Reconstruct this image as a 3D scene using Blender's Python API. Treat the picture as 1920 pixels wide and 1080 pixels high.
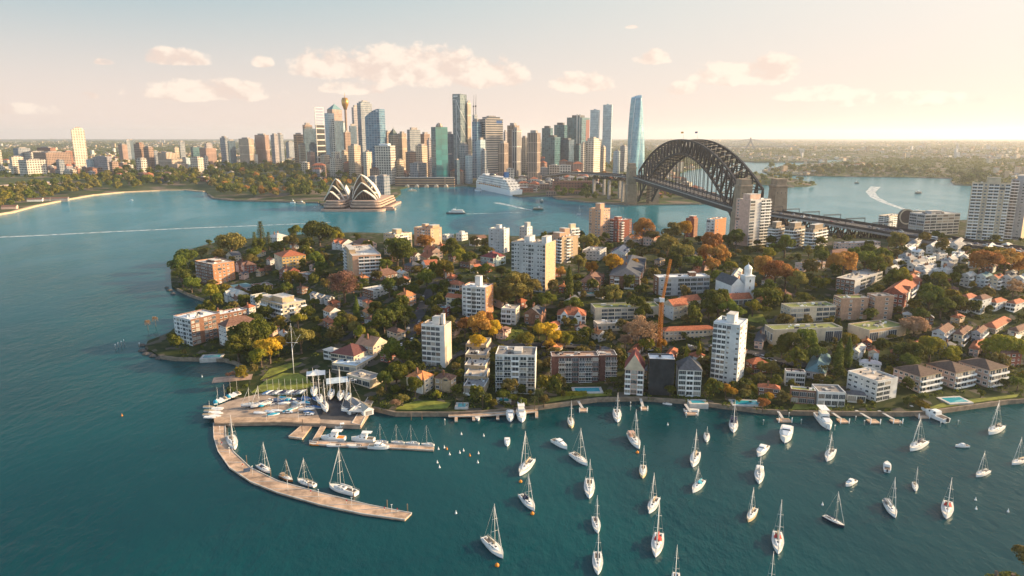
HAZE = 3.9e-5
import bpy, math, random
import numpy as np
from mathutils import Vector, Matrix
from mathutils.geometry import delaunay_2d_cdt
R = math.radians
S = bpy.context.scene
for o in list(bpy.data.objects): bpy.data.objects.remove(o)
COL = S.collection
random.seed(7); RNG = np.random.default_rng(7)

# ---------------------------------------------------------------- camera (a drone 146 m above the bay)
F, CX, CY, H = 1300.0, 960.0, 540.0, 146.0
P = math.atan(283 / F); SP, CP = math.sin(P), math.cos(P)
cam_d = bpy.data.cameras.new('camera'); cam = bpy.data.objects.new('camera', cam_d); COL.objects.link(cam)
cam.location = (0, 0, H); cam.rotation_euler = (math.pi / 2 - P, 0, 0)
cam_d.sensor_width = 36; cam_d.lens = 36 * F / 1920; cam_d.clip_start = 1; cam_d.clip_end = 90000
S.camera = cam

# ---------------------------------------------------------------- sky, sun, exposure
SUN_AZ, SUN_EL = R(79), R(19)          # azimuth clockwise from the view direction (+Y)
w = bpy.data.worlds.new('World'); S.world = w; w.use_nodes = True
nt = w.node_tree; nt.nodes.clear()
def N(tree, t, **k):
    n = tree.nodes.new(t)
    for a, b in k.items():
        if a.startswith('i_'): n.inputs[int(a[2:])].default_value = b
        else: setattr(n, a, b)
    return n
def MA(tree, op, a, b=None, c=None, clamp=False):
    n = tree.nodes.new('ShaderNodeMath'); n.operation = op; n.use_clamp = clamp
    for i, v in enumerate((a, b, c)):
        if v is None: continue
        if isinstance(v, (int, float)): n.inputs[i].default_value = v
        else: tree.links.new(v, n.inputs[i])
    return n.outputs[0]
def MIX(tree, fac, a, b, mode='MIX'):
    n = tree.nodes.new('ShaderNodeMix'); n.data_type = 'RGBA'; n.blend_type = mode
    for i, v in ((0, fac), (6, a), (7, b)):
        if isinstance(v, (int, float)): n.inputs[i].default_value = v
        elif isinstance(v, (tuple, list)): n.inputs[i].default_value = (*v[:3], 1)
        else: tree.links.new(v, n.inputs[i])
    return n.outputs[2]
def SS(tree, x, a, b):
    n = tree.nodes.new('ShaderNodeMapRange'); n.interpolation_type = 'SMOOTHSTEP'
    tree.links.new(x, n.inputs[0]); n.inputs[1].default_value = a; n.inputs[2].default_value = b
    n.inputs[3].default_value = 0; n.inputs[4].default_value = 1
    return n.outputs[0]
sky = N(nt, 'ShaderNodeTexSky', sky_type='NISHITA', sun_disc=False, sun_elevation=SUN_EL, sun_rotation=SUN_AZ, altitude=150,
        air_density=1.0, dust_density=2.0, ozone_density=1.0)
tc = N(nt, 'ShaderNodeTexCoord'); sx = N(nt, 'ShaderNodeSeparateXYZ'); nt.links.new(tc.outputs['Generated'], sx.inputs[0])
X_, Y_, Z_ = sx.outputs
az = MA(nt, 'ARCTAN2', X_, Y_); el = MA(nt, 'ARCSINE', Z_)
# warm, creamy haze low over the city, brighter towards the sun
lowband = MA(nt, 'POWER', MA(nt, 'SUBTRACT', 1.0, MA(nt, 'MULTIPLY', MA(nt, 'ABSOLUTE', el), 2.1), clamp=True), 2.0)
side = SS(nt, az, -0.75, 0.85)
warm = MIX(nt, side, (4.7, 3.8, 3.35), (4.35, 3.65, 3.25))
high = MIX(nt, side, (1.35, 2.45, 2.85), (4.6, 4.3, 3.85))
tinted = MIX(nt, 1.0, sky.outputs[0], (1.75, 1.68, 1.6), 'MULTIPLY')
front = SS(nt, Y_, -0.2, 0.5)
haze_sky = MIX(nt, SS(nt, el, 0.0, 0.25), warm, high)
skyc = MIX(nt, MA(nt, 'MULTIPLY', MA(nt, 'MULTIPLY', SS(nt, MA(nt, 'SUBTRACT', 0.9, el), 0.0, 0.55), front), 0.95), tinted, haze_sky)
# cumulus: (px, py of the flat base, half width, height, strength) as directions
CLOUDS = [(630,152,105,68,1.15),(770,166,150,95,1.35),(905,168,112,66,1.3),(380,192,150,50,1.15),(450,188,60,40,.6),(1092,176,64,48,1.1),(1228,122,44,32,.9),
          (1400,162,125,62,.85),(1540,190,100,34,.35),(1280,178,36,28,.45),(492,128,24,28,.9),(195,122,22,14,.55),(165,186,24,16,.6),(330,124,72,34,.5),
          (660,178,70,30,.6),(1185,54,14,8,.5),(1700,200,160,30,.3),(60,215,90,22,.3),(1460,130,60,26,.35)]
comb = N(nt, 'ShaderNodeCombineXYZ'); nt.links.new(az, comb.inputs[0]); nt.links.new(MA(nt, 'MULTIPLY', el, 1.35), comb.inputs[1])
n1 = N(nt, 'ShaderNodeTexNoise'); n1.inputs['Scale'].default_value = 24; n1.inputs['Detail'].default_value = 7; n1.inputs['Roughness'].default_value = .58
nt.links.new(comb.outputs[0], n1.inputs['Vector'])
n2 = N(nt, 'ShaderNodeTexNoise'); n2.inputs['Scale'].default_value = 60; n2.inputs['Detail'].default_value = 4
nt.links.new(comb.outputs[0], n2.inputs['Vector'])
acc = None
for (px, py, hw, hh, st) in CLOUDS:
    def de(x, y):
        u, v = (x - CX) / F, (y - CY) / F
        d = Vector((u, CP - v * SP, -SP - v * CP)).normalized()
        return math.atan2(d.x, d.y), math.asin(d.z)
    a0, e0 = de(px, py - hh * .28); a1, _ = de(px + hw, py - hh * .28); _, e1 = de(px, py - hh); _, eb = de(px, py)
    da = MA(nt, 'DIVIDE', MA(nt, 'SUBTRACT', az, a0), abs(a1 - a0))
    dl = MA(nt, 'SUBTRACT', el, e0)
    up = MA(nt, 'DIVIDE', MA(nt, 'MAXIMUM', dl, 0.0), e1 - e0); dn = MA(nt, 'DIVIDE', MA(nt, 'MAXIMUM', MA(nt, 'MULTIPLY', dl, -1.0), 0.0), e0 - eb)
    r2 = MA(nt, 'ADD', MA(nt, 'MULTIPLY', da, da), MA(nt, 'ADD', MA(nt, 'MULTIPLY', up, up), MA(nt, 'MULTIPLY', dn, dn)))
    m = MA(nt, 'MULTIPLY', MA(nt, 'SUBTRACT', 1.0, r2), 1.0)
    m = MA(nt, 'MINIMUM', m, st)
    acc = m if acc is None else MA(nt, 'MAXIMUM', acc, m)
fb = MA(nt, 'MULTIPLY', MA(nt, 'SUBTRACT', n1.outputs[0], 0.5), 3.4)
dens = SS(nt, MA(nt, 'ADD', MA(nt, 'MAXIMUM', acc, -2.0), fb), 0.05, 0.6)
off = N(nt, 'ShaderNodeVectorMath', operation='ADD'); off.inputs[1].default_value = (.009, .014, 0); nt.links.new(comb.outputs[0], off.inputs[0])
n3 = N(nt, 'ShaderNodeTexNoise'); n3.inputs['Scale'].default_value = 24; n3.inputs['Detail'].default_value = 3; n3.inputs['Roughness'].default_value = .5; nt.links.new(off.outputs[0], n3.inputs['Vector'])
lit = SS(nt, MA(nt, 'ADD', MA(nt, 'MULTIPLY', MA(nt, 'SUBTRACT', n1.outputs[0], n3.outputs[0]), 3.4), MA(nt, 'MULTIPLY', MA(nt, 'SUBTRACT', n2.outputs[0], .5), .5)), -.42, .34)
ccol = MIX(nt, lit, (4.5, 3.6, 3.1), (5.5, 4.65, 3.9))
skyc = MIX(nt, MA(nt, 'MULTIPLY', dens, .92), skyc, ccol)
bg = N(nt, 'ShaderNodeBackground'); bg.inputs[1].default_value = 0.1
nt.links.new(skyc, bg.inputs[0]); out = N(nt, 'ShaderNodeOutputWorld'); nt.links.new(bg.outputs[0], out.inputs[0])
w.cycles.sampling_method = 'MANUAL'; w.cycles.sample_map_resolution = 512
sd = bpy.data.lights.new('sun', 'SUN'); sun = bpy.data.objects.new('sun', sd); COL.objects.link(sun)
sd.energy = 5.0; sd.angle = R(.6); sd.color = (1, .72, .41)
sdir = Vector((math.sin(SUN_AZ) * math.cos(SUN_EL), math.cos(SUN_AZ) * math.cos(SUN_EL), math.sin(SUN_EL)))
sun.rotation_euler = sdir.to_track_quat('Z', 'Y').to_euler()
S.view_settings.view_transform = 'Standard'; S.view_settings.look = 'None'; S.view_settings.exposure = 1.0; S.view_settings.gamma = 1
try:
    S.cycles.max_bounces = 5; S.cycles.diffuse_bounces = 2; S.cycles.glossy_bounces = 2; S.cycles.transmission_bounces = 2
    S.cycles.transparent_max_bounces = 8; S.cycles.volume_bounces = 2; S.cycles.use_denoising = True
except Exception: pass

# ---------------------------------------------------------------- helpers
def ray(px, py):
    u, v = (px - CX) / F, (py - CY) / F
    return u, CP - v * SP, -SP - v * CP
def at(px, py, z=0.0):
    a, b, c = ray(px, py); t = (z - H) / c
    return Vector((a * t, b * t, z))
def atD(px, py, D):                       # the point on a pixel's ray at ground distance D
    a, b, c = ray(px, py); t = D / b
    return Vector((a * t, D, H + c * t))
def proj(p):
    zc = p[1] * CP - (p[2] - H) * SP; yc = p[1] * SP + (p[2] - H) * CP
    return CX + F * p[0] / zc, CY - F * yc / zc
def depth(p): return p[1] * CP - (p[2] - H) * SP
def z_for(x, y, py):                      # height of the point above (x, y) that shows at picture row py
    v = (py - CY) / F; return H + y * (-SP - v * CP) / (CP - v * SP)

def tag(o, label=None, cat=None, group=None, kind=None):
    if label: o['label'] = label
    if cat: o['category'] = cat
    if group: o['group'] = group
    if kind: o['kind'] = kind
    return o
def empty(name, loc=(0, 0, 0), rz=0.0, scale=None):
    o = bpy.data.objects.new(name, None); COL.objects.link(o); o.location = loc; o.rotation_euler = (0, 0, rz)
    o.empty_display_size = .1
    if scale is not None: o.scale = scale
    return o
def inst(name, me, parent=None, loc=(0, 0, 0), rz=0.0, scale=None, mats=None):
    o = bpy.data.objects.new(name, me); COL.objects.link(o); o.location = loc; o.rotation_euler = (0, 0, rz)
    if scale is not None: o.scale = scale
    if parent is not None: o.parent = parent
    if mats:
        for i, m in enumerate(mats):
            if m is not None and i < len(o.material_slots):
                o.material_slots[i].link = 'OBJECT'; o.material_slots[i].material = m
    return o
class MB:
    def __init__(s): s.v, s.f, s.m, s.sm = [], [], [], []
    def face(s, pts, m=0, smooth=False):
        b = len(s.v); s.v += [tuple(p) for p in pts]; s.f.append(tuple(range(b, b + len(pts)))); s.m.append(m); s.sm.append(smooth)
    def box(s, x0, x1, y0, y1, z0, z1, m=0, top=None, bottom=True):
        t = m if top is None else top
        a = [(x0, y0), (x1, y0), (x1, y1), (x0, y1)]
        for i in range(4):
            p, q = a[i], a[(i + 1) % 4]
            s.face([(*p, z0), (*q, z0), (*q, z1), (*p, z1)], m)
        s.face([(*p, z1) for p in a], t)
        if bottom: s.face([(*p, z0) for p in reversed(a)], m)
    def cbox(s, c, sz, rz=0.0, m=0):
        ca, sa = math.cos(rz), math.sin(rz); hx, hy, hz = sz[0] / 2, sz[1] / 2, sz[2] / 2
        T = lambda x, y, z: (c[0] + x * ca - y * sa, c[1] + x * sa + y * ca, c[2] + z)
        a = [(-hx, -hy), (hx, -hy), (hx, hy), (-hx, hy)]
        for i in range(4):
            p, q = a[i], a[(i + 1) % 4]
            s.face([T(*p, -hz), T(*q, -hz), T(*q, hz), T(*p, hz)], m)
        s.face([T(*p, hz) for p in a], m); s.face([T(*p, -hz) for p in reversed(a)], m)
    def prism(s, poly, z0, z1, m=0, top=None, bottom=True):
        n = len(poly); t = m if top is None else top
        A = sum(poly[i][0] * poly[(i + 1) % n][1] - poly[(i + 1) % n][0] * poly[i][1] for i in range(n))
        if A < 0: poly = list(reversed(poly))
        for i in range(n):
            p, q = poly[i], poly[(i + 1) % n]
            s.face([(p[0], p[1], z0), (q[0], q[1], z0), (q[0], q[1], z1), (p[0], p[1], z1)], m)
        s.face([(p[0], p[1], z1) for p in poly], t)
        if bottom: s.face([(p[0], p[1], z0) for p in reversed(poly)], m)
    def loft(s, rings, m=0, cap=True, smooth=False, closed=True):
        b = len(s.v); n = len(rings[0])
        for r in rings: s.v += [tuple(p) for p in r]
        for i in range(len(rings) - 1):
            for j in range(n if closed else n - 1):
                k = (j + 1) % n
                s.f.append((b + i * n + j, b + i * n + k, b + (i + 1) * n + k, b + (i + 1) * n + j)); s.m.append(m); s.sm.append(smooth)
        if cap:
            s.f.append(tuple(b + j for j in reversed(range(n)))); s.m.append(m); s.sm.append(False)
            s.f.append(tuple(b + (len(rings) - 1) * n + j for j in range(n))); s.m.append(m); s.sm.append(False)
    def tube(s, p, q, r0, r1=None, n=6, m=0, smooth=True):
        p, q = Vector(p), Vector(q); r1 = r0 if r1 is None else r1
        d = (q - p)
        if d.length < 1e-6: return
        d.normalize(); a = d.orthogonal().normalized(); b = d.cross(a)
        ring = lambda c, r: [c + (a * math.cos(2 * math.pi * i / n) + b * math.sin(2 * math.pi * i / n)) * r for i in range(n)]
        s.loft([ring(p, r0), ring(q, r1)], m, True, smooth)
    def beam(s, p, q, w, h=None, m=0):      # square bar between two points
        s.tube(p, q, w * .7071, None, 4, m, False)
    def lathe(s, prof, n=16, c=(0, 0), m=0, smooth=True):
        s.loft([[(c[0] + r * math.cos(2 * math.pi * i / n), c[1] + r * math.sin(2 * math.pi * i / n), z) for i in range(n)] for r, z in prof], m, True, smooth)
    def mesh(s, name, mats):
        me = bpy.data.meshes.new(name); me.from_pydata(s.v, [], s.f)
        for m in (mats if isinstance(mats, (list, tuple)) else [mats]): me.materials.append(m)
        me.polygons.foreach_set('material_index', s.m); me.polygons.foreach_set('use_smooth', s.sm)
        uv = me.uv_layers.new(name='UVMap'); me.calc_loop_triangles() if False else None
        dat = np.zeros(len(me.loops) * 2); k = 0
        V = s.v
        for f in s.f:
            p0, p1, p2 = Vector(V[f[0]]), Vector(V[f[1]]), Vector(V[f[2]])
            nn = (p1 - p0).cross(p2 - p0)
            if nn.length < 1e-12 and len(f) > 3: nn = (p2 - p0).cross(Vector(V[f[3]]) - p0)
            if nn.length > 1e-12: nn.normalize()
            if abs(nn.z) < .8:
                tx, ty = -nn.y, nn.x; l = math.hypot(tx, ty) or 1; tx /= l; ty /= l
                for i in f:
                    q = V[i]; dat[k] = q[0] * tx + q[1] * ty; dat[k + 1] = q[2]; k += 2
            else:
                for i in f:
                    q = V[i]; dat[k] = q[0]; dat[k + 1] = q[1]; k += 2
        uv.data.foreach_set('uv', dat); me.update()
        return me
    def build(s, name, mats, parent=None, loc=(0, 0, 0), rz=0.0):
        return inst(name, s.mesh(name, mats), parent, loc, rz)

# ---------------------------------------------------------------- materials
MATS = {}
def pmat(name, col, rough=.75, var=.14, scale=.25, metal=0.0, spec=.3, obj=True, bump=0.0, rnd=0.0):
    if name in MATS: return MATS[name]
    m = bpy.data.materials.new(name); m.use_nodes = True; t = m.node_tree; b = t.nodes['Principled BSDF']
    b.inputs['Roughness'].default_value = rough; b.inputs['Metallic'].default_value = metal; b.inputs['Specular IOR Level'].default_value = spec
    c = N(t, 'ShaderNodeTexCoord'); n = N(t, 'ShaderNodeTexNoise'); n.inputs['Scale'].default_value = scale; n.inputs['Detail'].default_value = 5
    n.inputs['Roughness'].default_value = .65
    t.links.new(c.outputs['Object'], n.inputs['Vector'])
    lo = tuple(max(0, x * (1 - var * 1.6)) for x in col); hi = tuple(min(1, x * (1 + var * 1.4)) for x in col)
    cc = MIX(t, SS(t, n.outputs[0], .3, .7), lo, hi)
    if rnd:
        oi = N(t, 'ShaderNodeObjectInfo'); hs = N(t, 'ShaderNodeHueSaturation')
        t.links.new(MA(t, 'ADD', .5 - rnd * .12, MA(t, 'MULTIPLY', oi.outputs['Random'], rnd * .24)), hs.inputs[0])
        t.links.new(MA(t, 'ADD', 1 - rnd, MA(t, 'MULTIPLY', oi.outputs['Random'], rnd * 2)), hs.inputs[2]); t.links.new(cc, hs.inputs[4]); cc = hs.outputs[0]
    t.links.new(cc, b.inputs['Base Color'])
    if bump:
        bp = N(t, 'ShaderNodeBump'); bp.inputs['Strength'].default_value = bump; t.links.new(n.outputs[0], bp.inputs['Height']); t.links.new(bp.outputs[0], b.inputs['Normal'])
    MATS[name] = m; return m
def facade(name, wall, g1, g2, cw=3.2, fh=3.4, mort=.9, rough=.7, grough=.18, bias=0.0):
    """a wall whose window grid (in metres, on the wall's own UV) is the pattern of a brick texture"""
    if name in MATS: return MATS[name]
    m = bpy.data.materials.new(name); m.use_nodes = True; t = m.node_tree; b = t.nodes['Principled BSDF']
    uv = N(t, 'ShaderNodeUVMap'); br = N(t, 'ShaderNodeTexBrick'); br.offset = 0.0; br.squash = 1.0
    k = 20.0
    mp = N(t, 'ShaderNodeVectorMath', operation='SCALE'); mp.inputs[3].default_value = 1 / k
    t.links.new(uv.outputs[0], mp.inputs[0]); t.links.new(mp.outputs[0], br.inputs['Vector'])
    br.inputs['Scale'].default_value = 1; br.inputs['Brick Width'].default_value = cw / k; br.inputs['Row Height'].default_value = fh / k
    br.inputs['Mortar Size'].default_value = mort / 2 / k; br.inputs['Mortar Smooth'].default_value = .05; br.inputs['Bias'].default_value = bias
    br.inputs['Color1'].default_value = (*g1, 1); br.inputs['Color2'].default_value = (*g2, 1); br.inputs['Mortar'].default_value = (*wall, 1)
    n = N(t, 'ShaderNodeTexNoise'); n.inputs['Scale'].default_value = .035; n.inputs['Detail'].default_value = 4
    c = N(t, 'ShaderNodeTexCoord'); t.links.new(c.outputs['Object'], n.inputs['Vector'])
    cc = MIX(t, 1.0, br.outputs[0], MIX(t, SS(t, n.outputs[0], .3, .7), (.78, .78, .8), (1.12, 1.1, 1.06)), 'MULTIPLY')
    t.links.new(cc, b.inputs['Base Color'])
    t.links.new(MA(t, 'ADD', grough, MA(t, 'MULTIPLY', br.outputs['Fac'], rough - grough)), b.inputs['Roughness'])
    b.inputs['Specular IOR Level'].default_value = .5
    MATS[name] = m; return m
def leafmat(name, c1, c2, trans=.3):
    if name in MATS: return MATS[name]
    m = bpy.data.materials.new(name); m.use_nodes = True; t = m.node_tree; b = t.nodes['Principled BSDF']
    c = N(t, 'ShaderNodeTexCoord'); n = N(t, 'ShaderNodeTexNoise'); n.inputs['Scale'].default_value = .55; n.inputs['Detail'].default_value = 3
    t.links.new(c.outputs['Object'], n.inputs['Vector'])
    g = N(t, 'ShaderNodeNewGeometry'); oi = N(t, 'ShaderNodeObjectInfo')
    f = MA(t, 'ADD', MA(t, 'MULTIPLY', SS(t, n.outputs[0], .32, .68), .6), MA(t, 'MULTIPLY', g.outputs['Random Per Island'], .4))
    cc = MIX(t, f, c1, c2)
    hs = N(t, 'ShaderNodeHueSaturation'); t.links.new(cc, hs.inputs[4])
    t.links.new(MA(t, 'ADD', .48, MA(t, 'MULTIPLY', oi.outputs['Random'], .035)), hs.inputs[0]); t.links.new(MA(t, 'ADD', .72, MA(t, 'MULTIPLY', oi.outputs['Random'], .6)), hs.inputs[2])
    t.links.new(hs.outputs[0], b.inputs['Base Color']); b.inputs['Roughness'].default_value = .8; b.inputs['Specular IOR Level'].default_value = .15
    tr = N(t, 'ShaderNodeBsdfTranslucent'); t.links.new(hs.outputs[0], tr.inputs[0])
    mx = N(t, 'ShaderNodeMixShader'); mx.inputs[0].default_value = trans
    t.links.new(b.outputs[0], mx.inputs[1]); t.links.new(tr.outputs[0], mx.inputs[2])
    t.links.new(mx.outputs[0], t.nodes['Material Output'].inputs[0])
    MATS[name] = m; return m
WHITE = pmat('white_paint', (.74, .73, .70), .55, .06)
WREND = pmat('white_render', (.60, .58, .54), .75, .13, .12, rnd=.12)
CREAM = pmat('cream_render', (.56, .46, .33), .8, .15, .12)
def glass_mat():
    m = pmat('window_glass', (.035, .05, .058), .1, .3, .9, spec=.6, rnd=.4); t = m.node_tree; b = t.nodes['Principled BSDF']; src = b.inputs['Base Color'].links[0].from_socket
    oi = N(t, 'ShaderNodeObjectInfo'); r = MA(t, 'FRACT', MA(t, 'MULTIPLY', oi.outputs['Random'], 7.31))
    c = MIX(t, MA(t, 'GREATER_THAN', r, .74), src, (.34, .31, .26)); c = MIX(t, MA(t, 'GREATER_THAN', r, .93), c, (.16, .12, .09)); t.links.new(c, b.inputs['Base Color'])          # some have their blinds down
    return m
PALE = pmat('pale_concrete', (.50, .47, .42), .8, .12)
GREY = pmat('grey_concrete', (.27, .26, .25), .85, .15)
DARK = pmat('dark_metal', (.035, .035, .04), .5, .2)
ROOFP = pmat('roof_membrane', (.50, .43, .35), .85, .2, .15)
ROOFG = pmat('roof_gravel', (.22, .20, .18), .9, .2, .2)
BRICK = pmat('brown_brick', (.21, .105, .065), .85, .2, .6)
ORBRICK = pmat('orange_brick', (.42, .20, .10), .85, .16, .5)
REDBRICK = pmat('red_brick', (.24, .075, .05), .85, .2, .6)
TILE = pmat('terracotta_tile', (.36, .115, .055), .8, .22, .8)
ORTILE = pmat('orange_tile', (.50, .19, .07), .8, .2, .8)
BRTILE = pmat('brown_tile', (.16, .085, .06), .85, .2, .7)
SLATE = pmat('slate_roof', (.075, .08, .09), .7, .2, .7)
TEAL = pmat('green_metal_roof', (.10, .20, .22), .6, .12)
GLASS = glass_mat()
TIMBER = pmat('timber_deck', (.42, .29, .19), .85, .25, .2)
STONE = pmat('sandstone', (.21, .165, .12), .9, .2, .3)
ASPH = pmat('asphalt', (.05, .05, .053), .9, .15, .2)
LAWN = pmat('lawn', (.17, .185, .028), .95, .25, .2)
STEEL = pmat('bridge_steel', (.03, .028, .03), .65, .2, .1)
GRANITE = pmat('granite', (.30, .225, .155), .85, .14, .12)
POOL = pmat('pool_water', (.03, .30, .36), .08, .1, .4)
# ---------------------------------------------------------------- water
def water_mat():
    m = bpy.data.materials.new('sea_water'); m.use_nodes = True; t = m.node_tree; b = t.nodes['Principled BSDF']
    c = N(t, 'ShaderNodeTexCoord')
    big = N(t, 'ShaderNodeTexNoise'); big.inputs['Scale'].default_value = .006; big.inputs['Detail'].default_value = 4; t.links.new(c.outputs['Object'], big.inputs['Vector'])
    sp = N(t, 'ShaderNodeSeparateXYZ'); t.links.new(c.outputs['Object'], sp.inputs[0])
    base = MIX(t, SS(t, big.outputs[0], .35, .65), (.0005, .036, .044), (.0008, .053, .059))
    base = MIX(t, SS(t, sp.outputs[1], 350, 1500), base, (.006, .155, .21))          # bluer with distance: sky reflection put into the base colour
    t.links.new(base, b.inputs['Base Color']); b.inputs['IOR'].default_value = 1.33; b.inputs['Specular IOR Level'].default_value = .25; b.inputs['Roughness'].default_value = .09
    mp = N(t, 'ShaderNodeMapping'); mp.inputs['Rotation'].default_value = (0, 0, R(25)); mp.inputs['Scale'].default_value = (1, .55, 1)
    t.links.new(c.outputs['Object'], mp.inputs[0])
    a1 = N(t, 'ShaderNodeTexNoise'); a1.inputs['Scale'].default_value = .16; a1.inputs['Detail'].default_value = 6; a1.inputs['Roughness'].default_value = .62
    a2 = N(t, 'ShaderNodeTexNoise'); a2.inputs['Scale'].default_value = .03; a2.inputs['Detail'].default_value = 3
    t.links.new(mp.outputs[0], a1.inputs['Vector']); t.links.new(mp.outputs[0], a2.inputs['Vector'])
    hgt_ = MA(t, 'ADD', MA(t, 'MULTIPLY', a1.outputs[0], 1.15), MA(t, 'MULTIPLY', a2.outputs[0], 1.2))
    bp = N(t, 'ShaderNodeBump'); bp.inputs['Distance'].default_value = 1.0
    lanes = N(t, 'ShaderNodeTexNoise'); lanes.inputs['Scale'].default_value = .011; lanes.inputs['Detail'].default_value = 3; t.links.new(mp.outputs[0], lanes.inputs['Vector'])
    t.links.new(MA(t, 'ADD', .35, MA(t, 'MULTIPLY', SS(t, lanes.outputs[0], .35, .65), .55)), bp.inputs['Strength'])          # wind lanes and calmer patches
    t.links.new(hgt_, bp.inputs['Height'])
    fr = N(t, 'ShaderNodeFresnel'); fr.inputs['IOR'].default_value = 1.33; t.links.new(bp.outputs[0], fr.inputs['Normal'])
    df = N(t, 'ShaderNodeBsdfDiffuse'); t.links.new(base, df.inputs[0]); t.links.new(bp.outputs[0], df.inputs['Normal'])
    gl = N(t, 'ShaderNodeBsdfGlossy'); gl.inputs['Roughness'].default_value = .12; gl.inputs['Color'].default_value = (.9, .97, 1, 1); t.links.new(bp.outputs[0], gl.inputs['Normal'])
    mx = N(t, 'ShaderNodeMixShader'); t.links.new(MA(t, 'MULTIPLY', fr.outputs[0], .62), mx.inputs[0]); t.links.new(df.outputs[0], mx.inputs[1]); t.links.new(gl.outputs[0], mx.inputs[2])
    t.links.new(mx.outputs[0], t.nodes['Material Output'].inputs[0])
    return m
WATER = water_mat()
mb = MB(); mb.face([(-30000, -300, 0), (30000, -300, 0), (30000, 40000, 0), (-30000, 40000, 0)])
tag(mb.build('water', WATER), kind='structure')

# ---------------------------------------------------------------- the near peninsula
PEN_PX = [(2500,735),(2200,738),(1920,756),(1890,758),(1810,769),(1740,779),(1690,781),(1600,780),(1500,779),(1430,776),(1350,766),(1290,758),(1200,752),(1120,754),
  (1040,765),(1000,770),(900,779),(850,781),(742,781),(700,771),(660,772),(560,770),(480,765),(440,752),(425,735),(440,714),(455,692),(440,684),(420,679),(330,677),(300,673),(288,664),(272,656),(278,644),
  (318,628),(345,604),(380,580),(388,568),(355,556),(332,545),(322,538),(320,515),(326,495),(345,474),(390,460),(430,452),(520,446),(620,442),(720,441),(860,444),(1000,446),(1120,447),(1220,446),
  (1300,447),(1360,454),(1400,458),(1450,456),(1500,448),(1560,440),(1650,434),(1800,433),(1920,436),(2100,436),(2600,440)]
PEN = np.array([tuple(at(x, y))[:2] for x, y in PEN_PX]); PEN = np.vstack([PEN, [[1500, 1000], [1500, 330]]])
def pip(poly, x, y):
    x, y = np.asarray(x, float), np.asarray(y, float); r = np.zeros(x.shape, bool); n = len(poly)
    for i in range(n):
        x0, y0 = poly[i]; x1, y1 = poly[(i + 1) % n]
        if y0 == y1: continue
        c = ((y0 > y) != (y1 > y)) & (x < (x1 - x0) * (y - y0) / (y1 - y0) + x0); r ^= c
    return r
def pdist(poly, x, y, skip=()):
    x, y = np.asarray(x, float), np.asarray(y, float); d = np.full(x.shape, 1e9); n = len(poly)
    for i in range(n):
        if i in skip: continue
        a, b = poly[i], poly[(i + 1) % n]; ab = b - a; L = ab @ ab + 1e-9
        u = np.clip(((x - a[0]) * ab[0] + (y - a[1]) * ab[1]) / L, 0, 1)
        d = np.minimum(d, np.hypot(x - a[0] - u * ab[0], y - a[1] - u * ab[1]))
    return d
sm = lambda x: x * x * (3 - 2 * x)
NP_ = len(PEN)
def pen_h(x, y):
    d = pdist(PEN, x, y, (NP_ - 3, NP_ - 2, NP_ - 1))
    A = 27 + 13 * sm(np.clip((np.asarray(x) - 100) / 330, 0, 1))
    n = np.sin(np.asarray(x) * .045 + 1) * np.cos(np.asarray(y) * .04) * .8
    dip = 1 - .62 * np.exp(-(((np.asarray(x) - 385) / 85) ** 2 + ((np.asarray(y) - 860) / 75) ** 2))      # the ground falls away under the bridge's trussed approach
    return 2.0 + A * sm(np.clip(d / 205, 0, 1)) * dip + n * np.clip(d / 60, 0, 1)
GX0, GY0, GS = -470.0, 290.0, 4.0; GNX, GNY = 500, 205
_gx, _gy = np.meshgrid(GX0 + np.arange(GNX) * GS, GY0 + np.arange(GNY) * GS)
GH = np.where(pip(PEN, _gx, _gy), pen_h(_gx, _gy), 2.0); GI = pip(PEN, _gx, _gy)
def hgt(x, y):
    i, j = (x - GX0) / GS, (y - GY0) / GS
    if not (0 <= i < GNX - 1 and 0 <= j < GNY - 1): return -1.0
    a, b = int(i), int(j); u, v = i - a, j - b
    if not (GI[b, a] or GI[b + 1, a + 1] or GI[b, a + 1] or GI[b + 1, a]): return -1.0
    return float((GH[b, a] * (1 - u) + GH[b, a + 1] * u) * (1 - v) + (GH[b + 1, a] * (1 - u) + GH[b + 1, a + 1] * u) * v)
def ground(px, py):
    a, b, c = ray(px, py); t = 250.0
    while t < 1500:
        if H + c * t <= max(hgt(a * t, b * t), 0.0): break
        t += 4
    lo, hi = t - 4, t
    for _ in range(14):
        mid = (lo + hi) / 2
        if H + c * mid <= max(hgt(a * mid, b * mid), 0.0): hi = mid
        else: lo = mid
    return Vector((a * hi, b * hi, max(hgt(a * hi, b * hi), 0.0)))
def ground_mat(name, cols, scale):
    m = bpy.data.materials.new(name); m.use_nodes = True; t = m.node_tree; b = t.nodes['Principled BSDF']; b.inputs['Roughness'].default_value = .95; b.inputs['Specular IOR Level'].default_value = .1
    c = N(t, 'ShaderNodeTexCoord'); n = N(t, 'ShaderNodeTexNoise'); n.inputs['Scale'].default_value = scale; n.inputs['Detail'].default_value = 6
    n3 = N(t, 'ShaderNodeTexVoronoi'); n3.inputs['Scale'].default_value = scale * 2.2
    t.links.new(c.outputs['Object'], n.inputs['Vector']); t.links.new(c.outputs['Object'], n3.inputs['Vector'])
    cc = MIX(t, SS(t, n.outputs[0], .38, .62), cols[0], cols[1])
    sp = N(t, 'ShaderNodeSeparateColor'); t.links.new(n3.outputs['Color'], sp.inputs[0])
    cc = MIX(t, MA(t, 'GREATER_THAN', sp.outputs[0], .72), cc, cols[2]); cc = MIX(t, MA(t, 'GREATER_THAN', sp.outputs[1], .86), cc, cols[3])
    t.links.new(cc, b.inputs['Base Color']); return m
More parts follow.
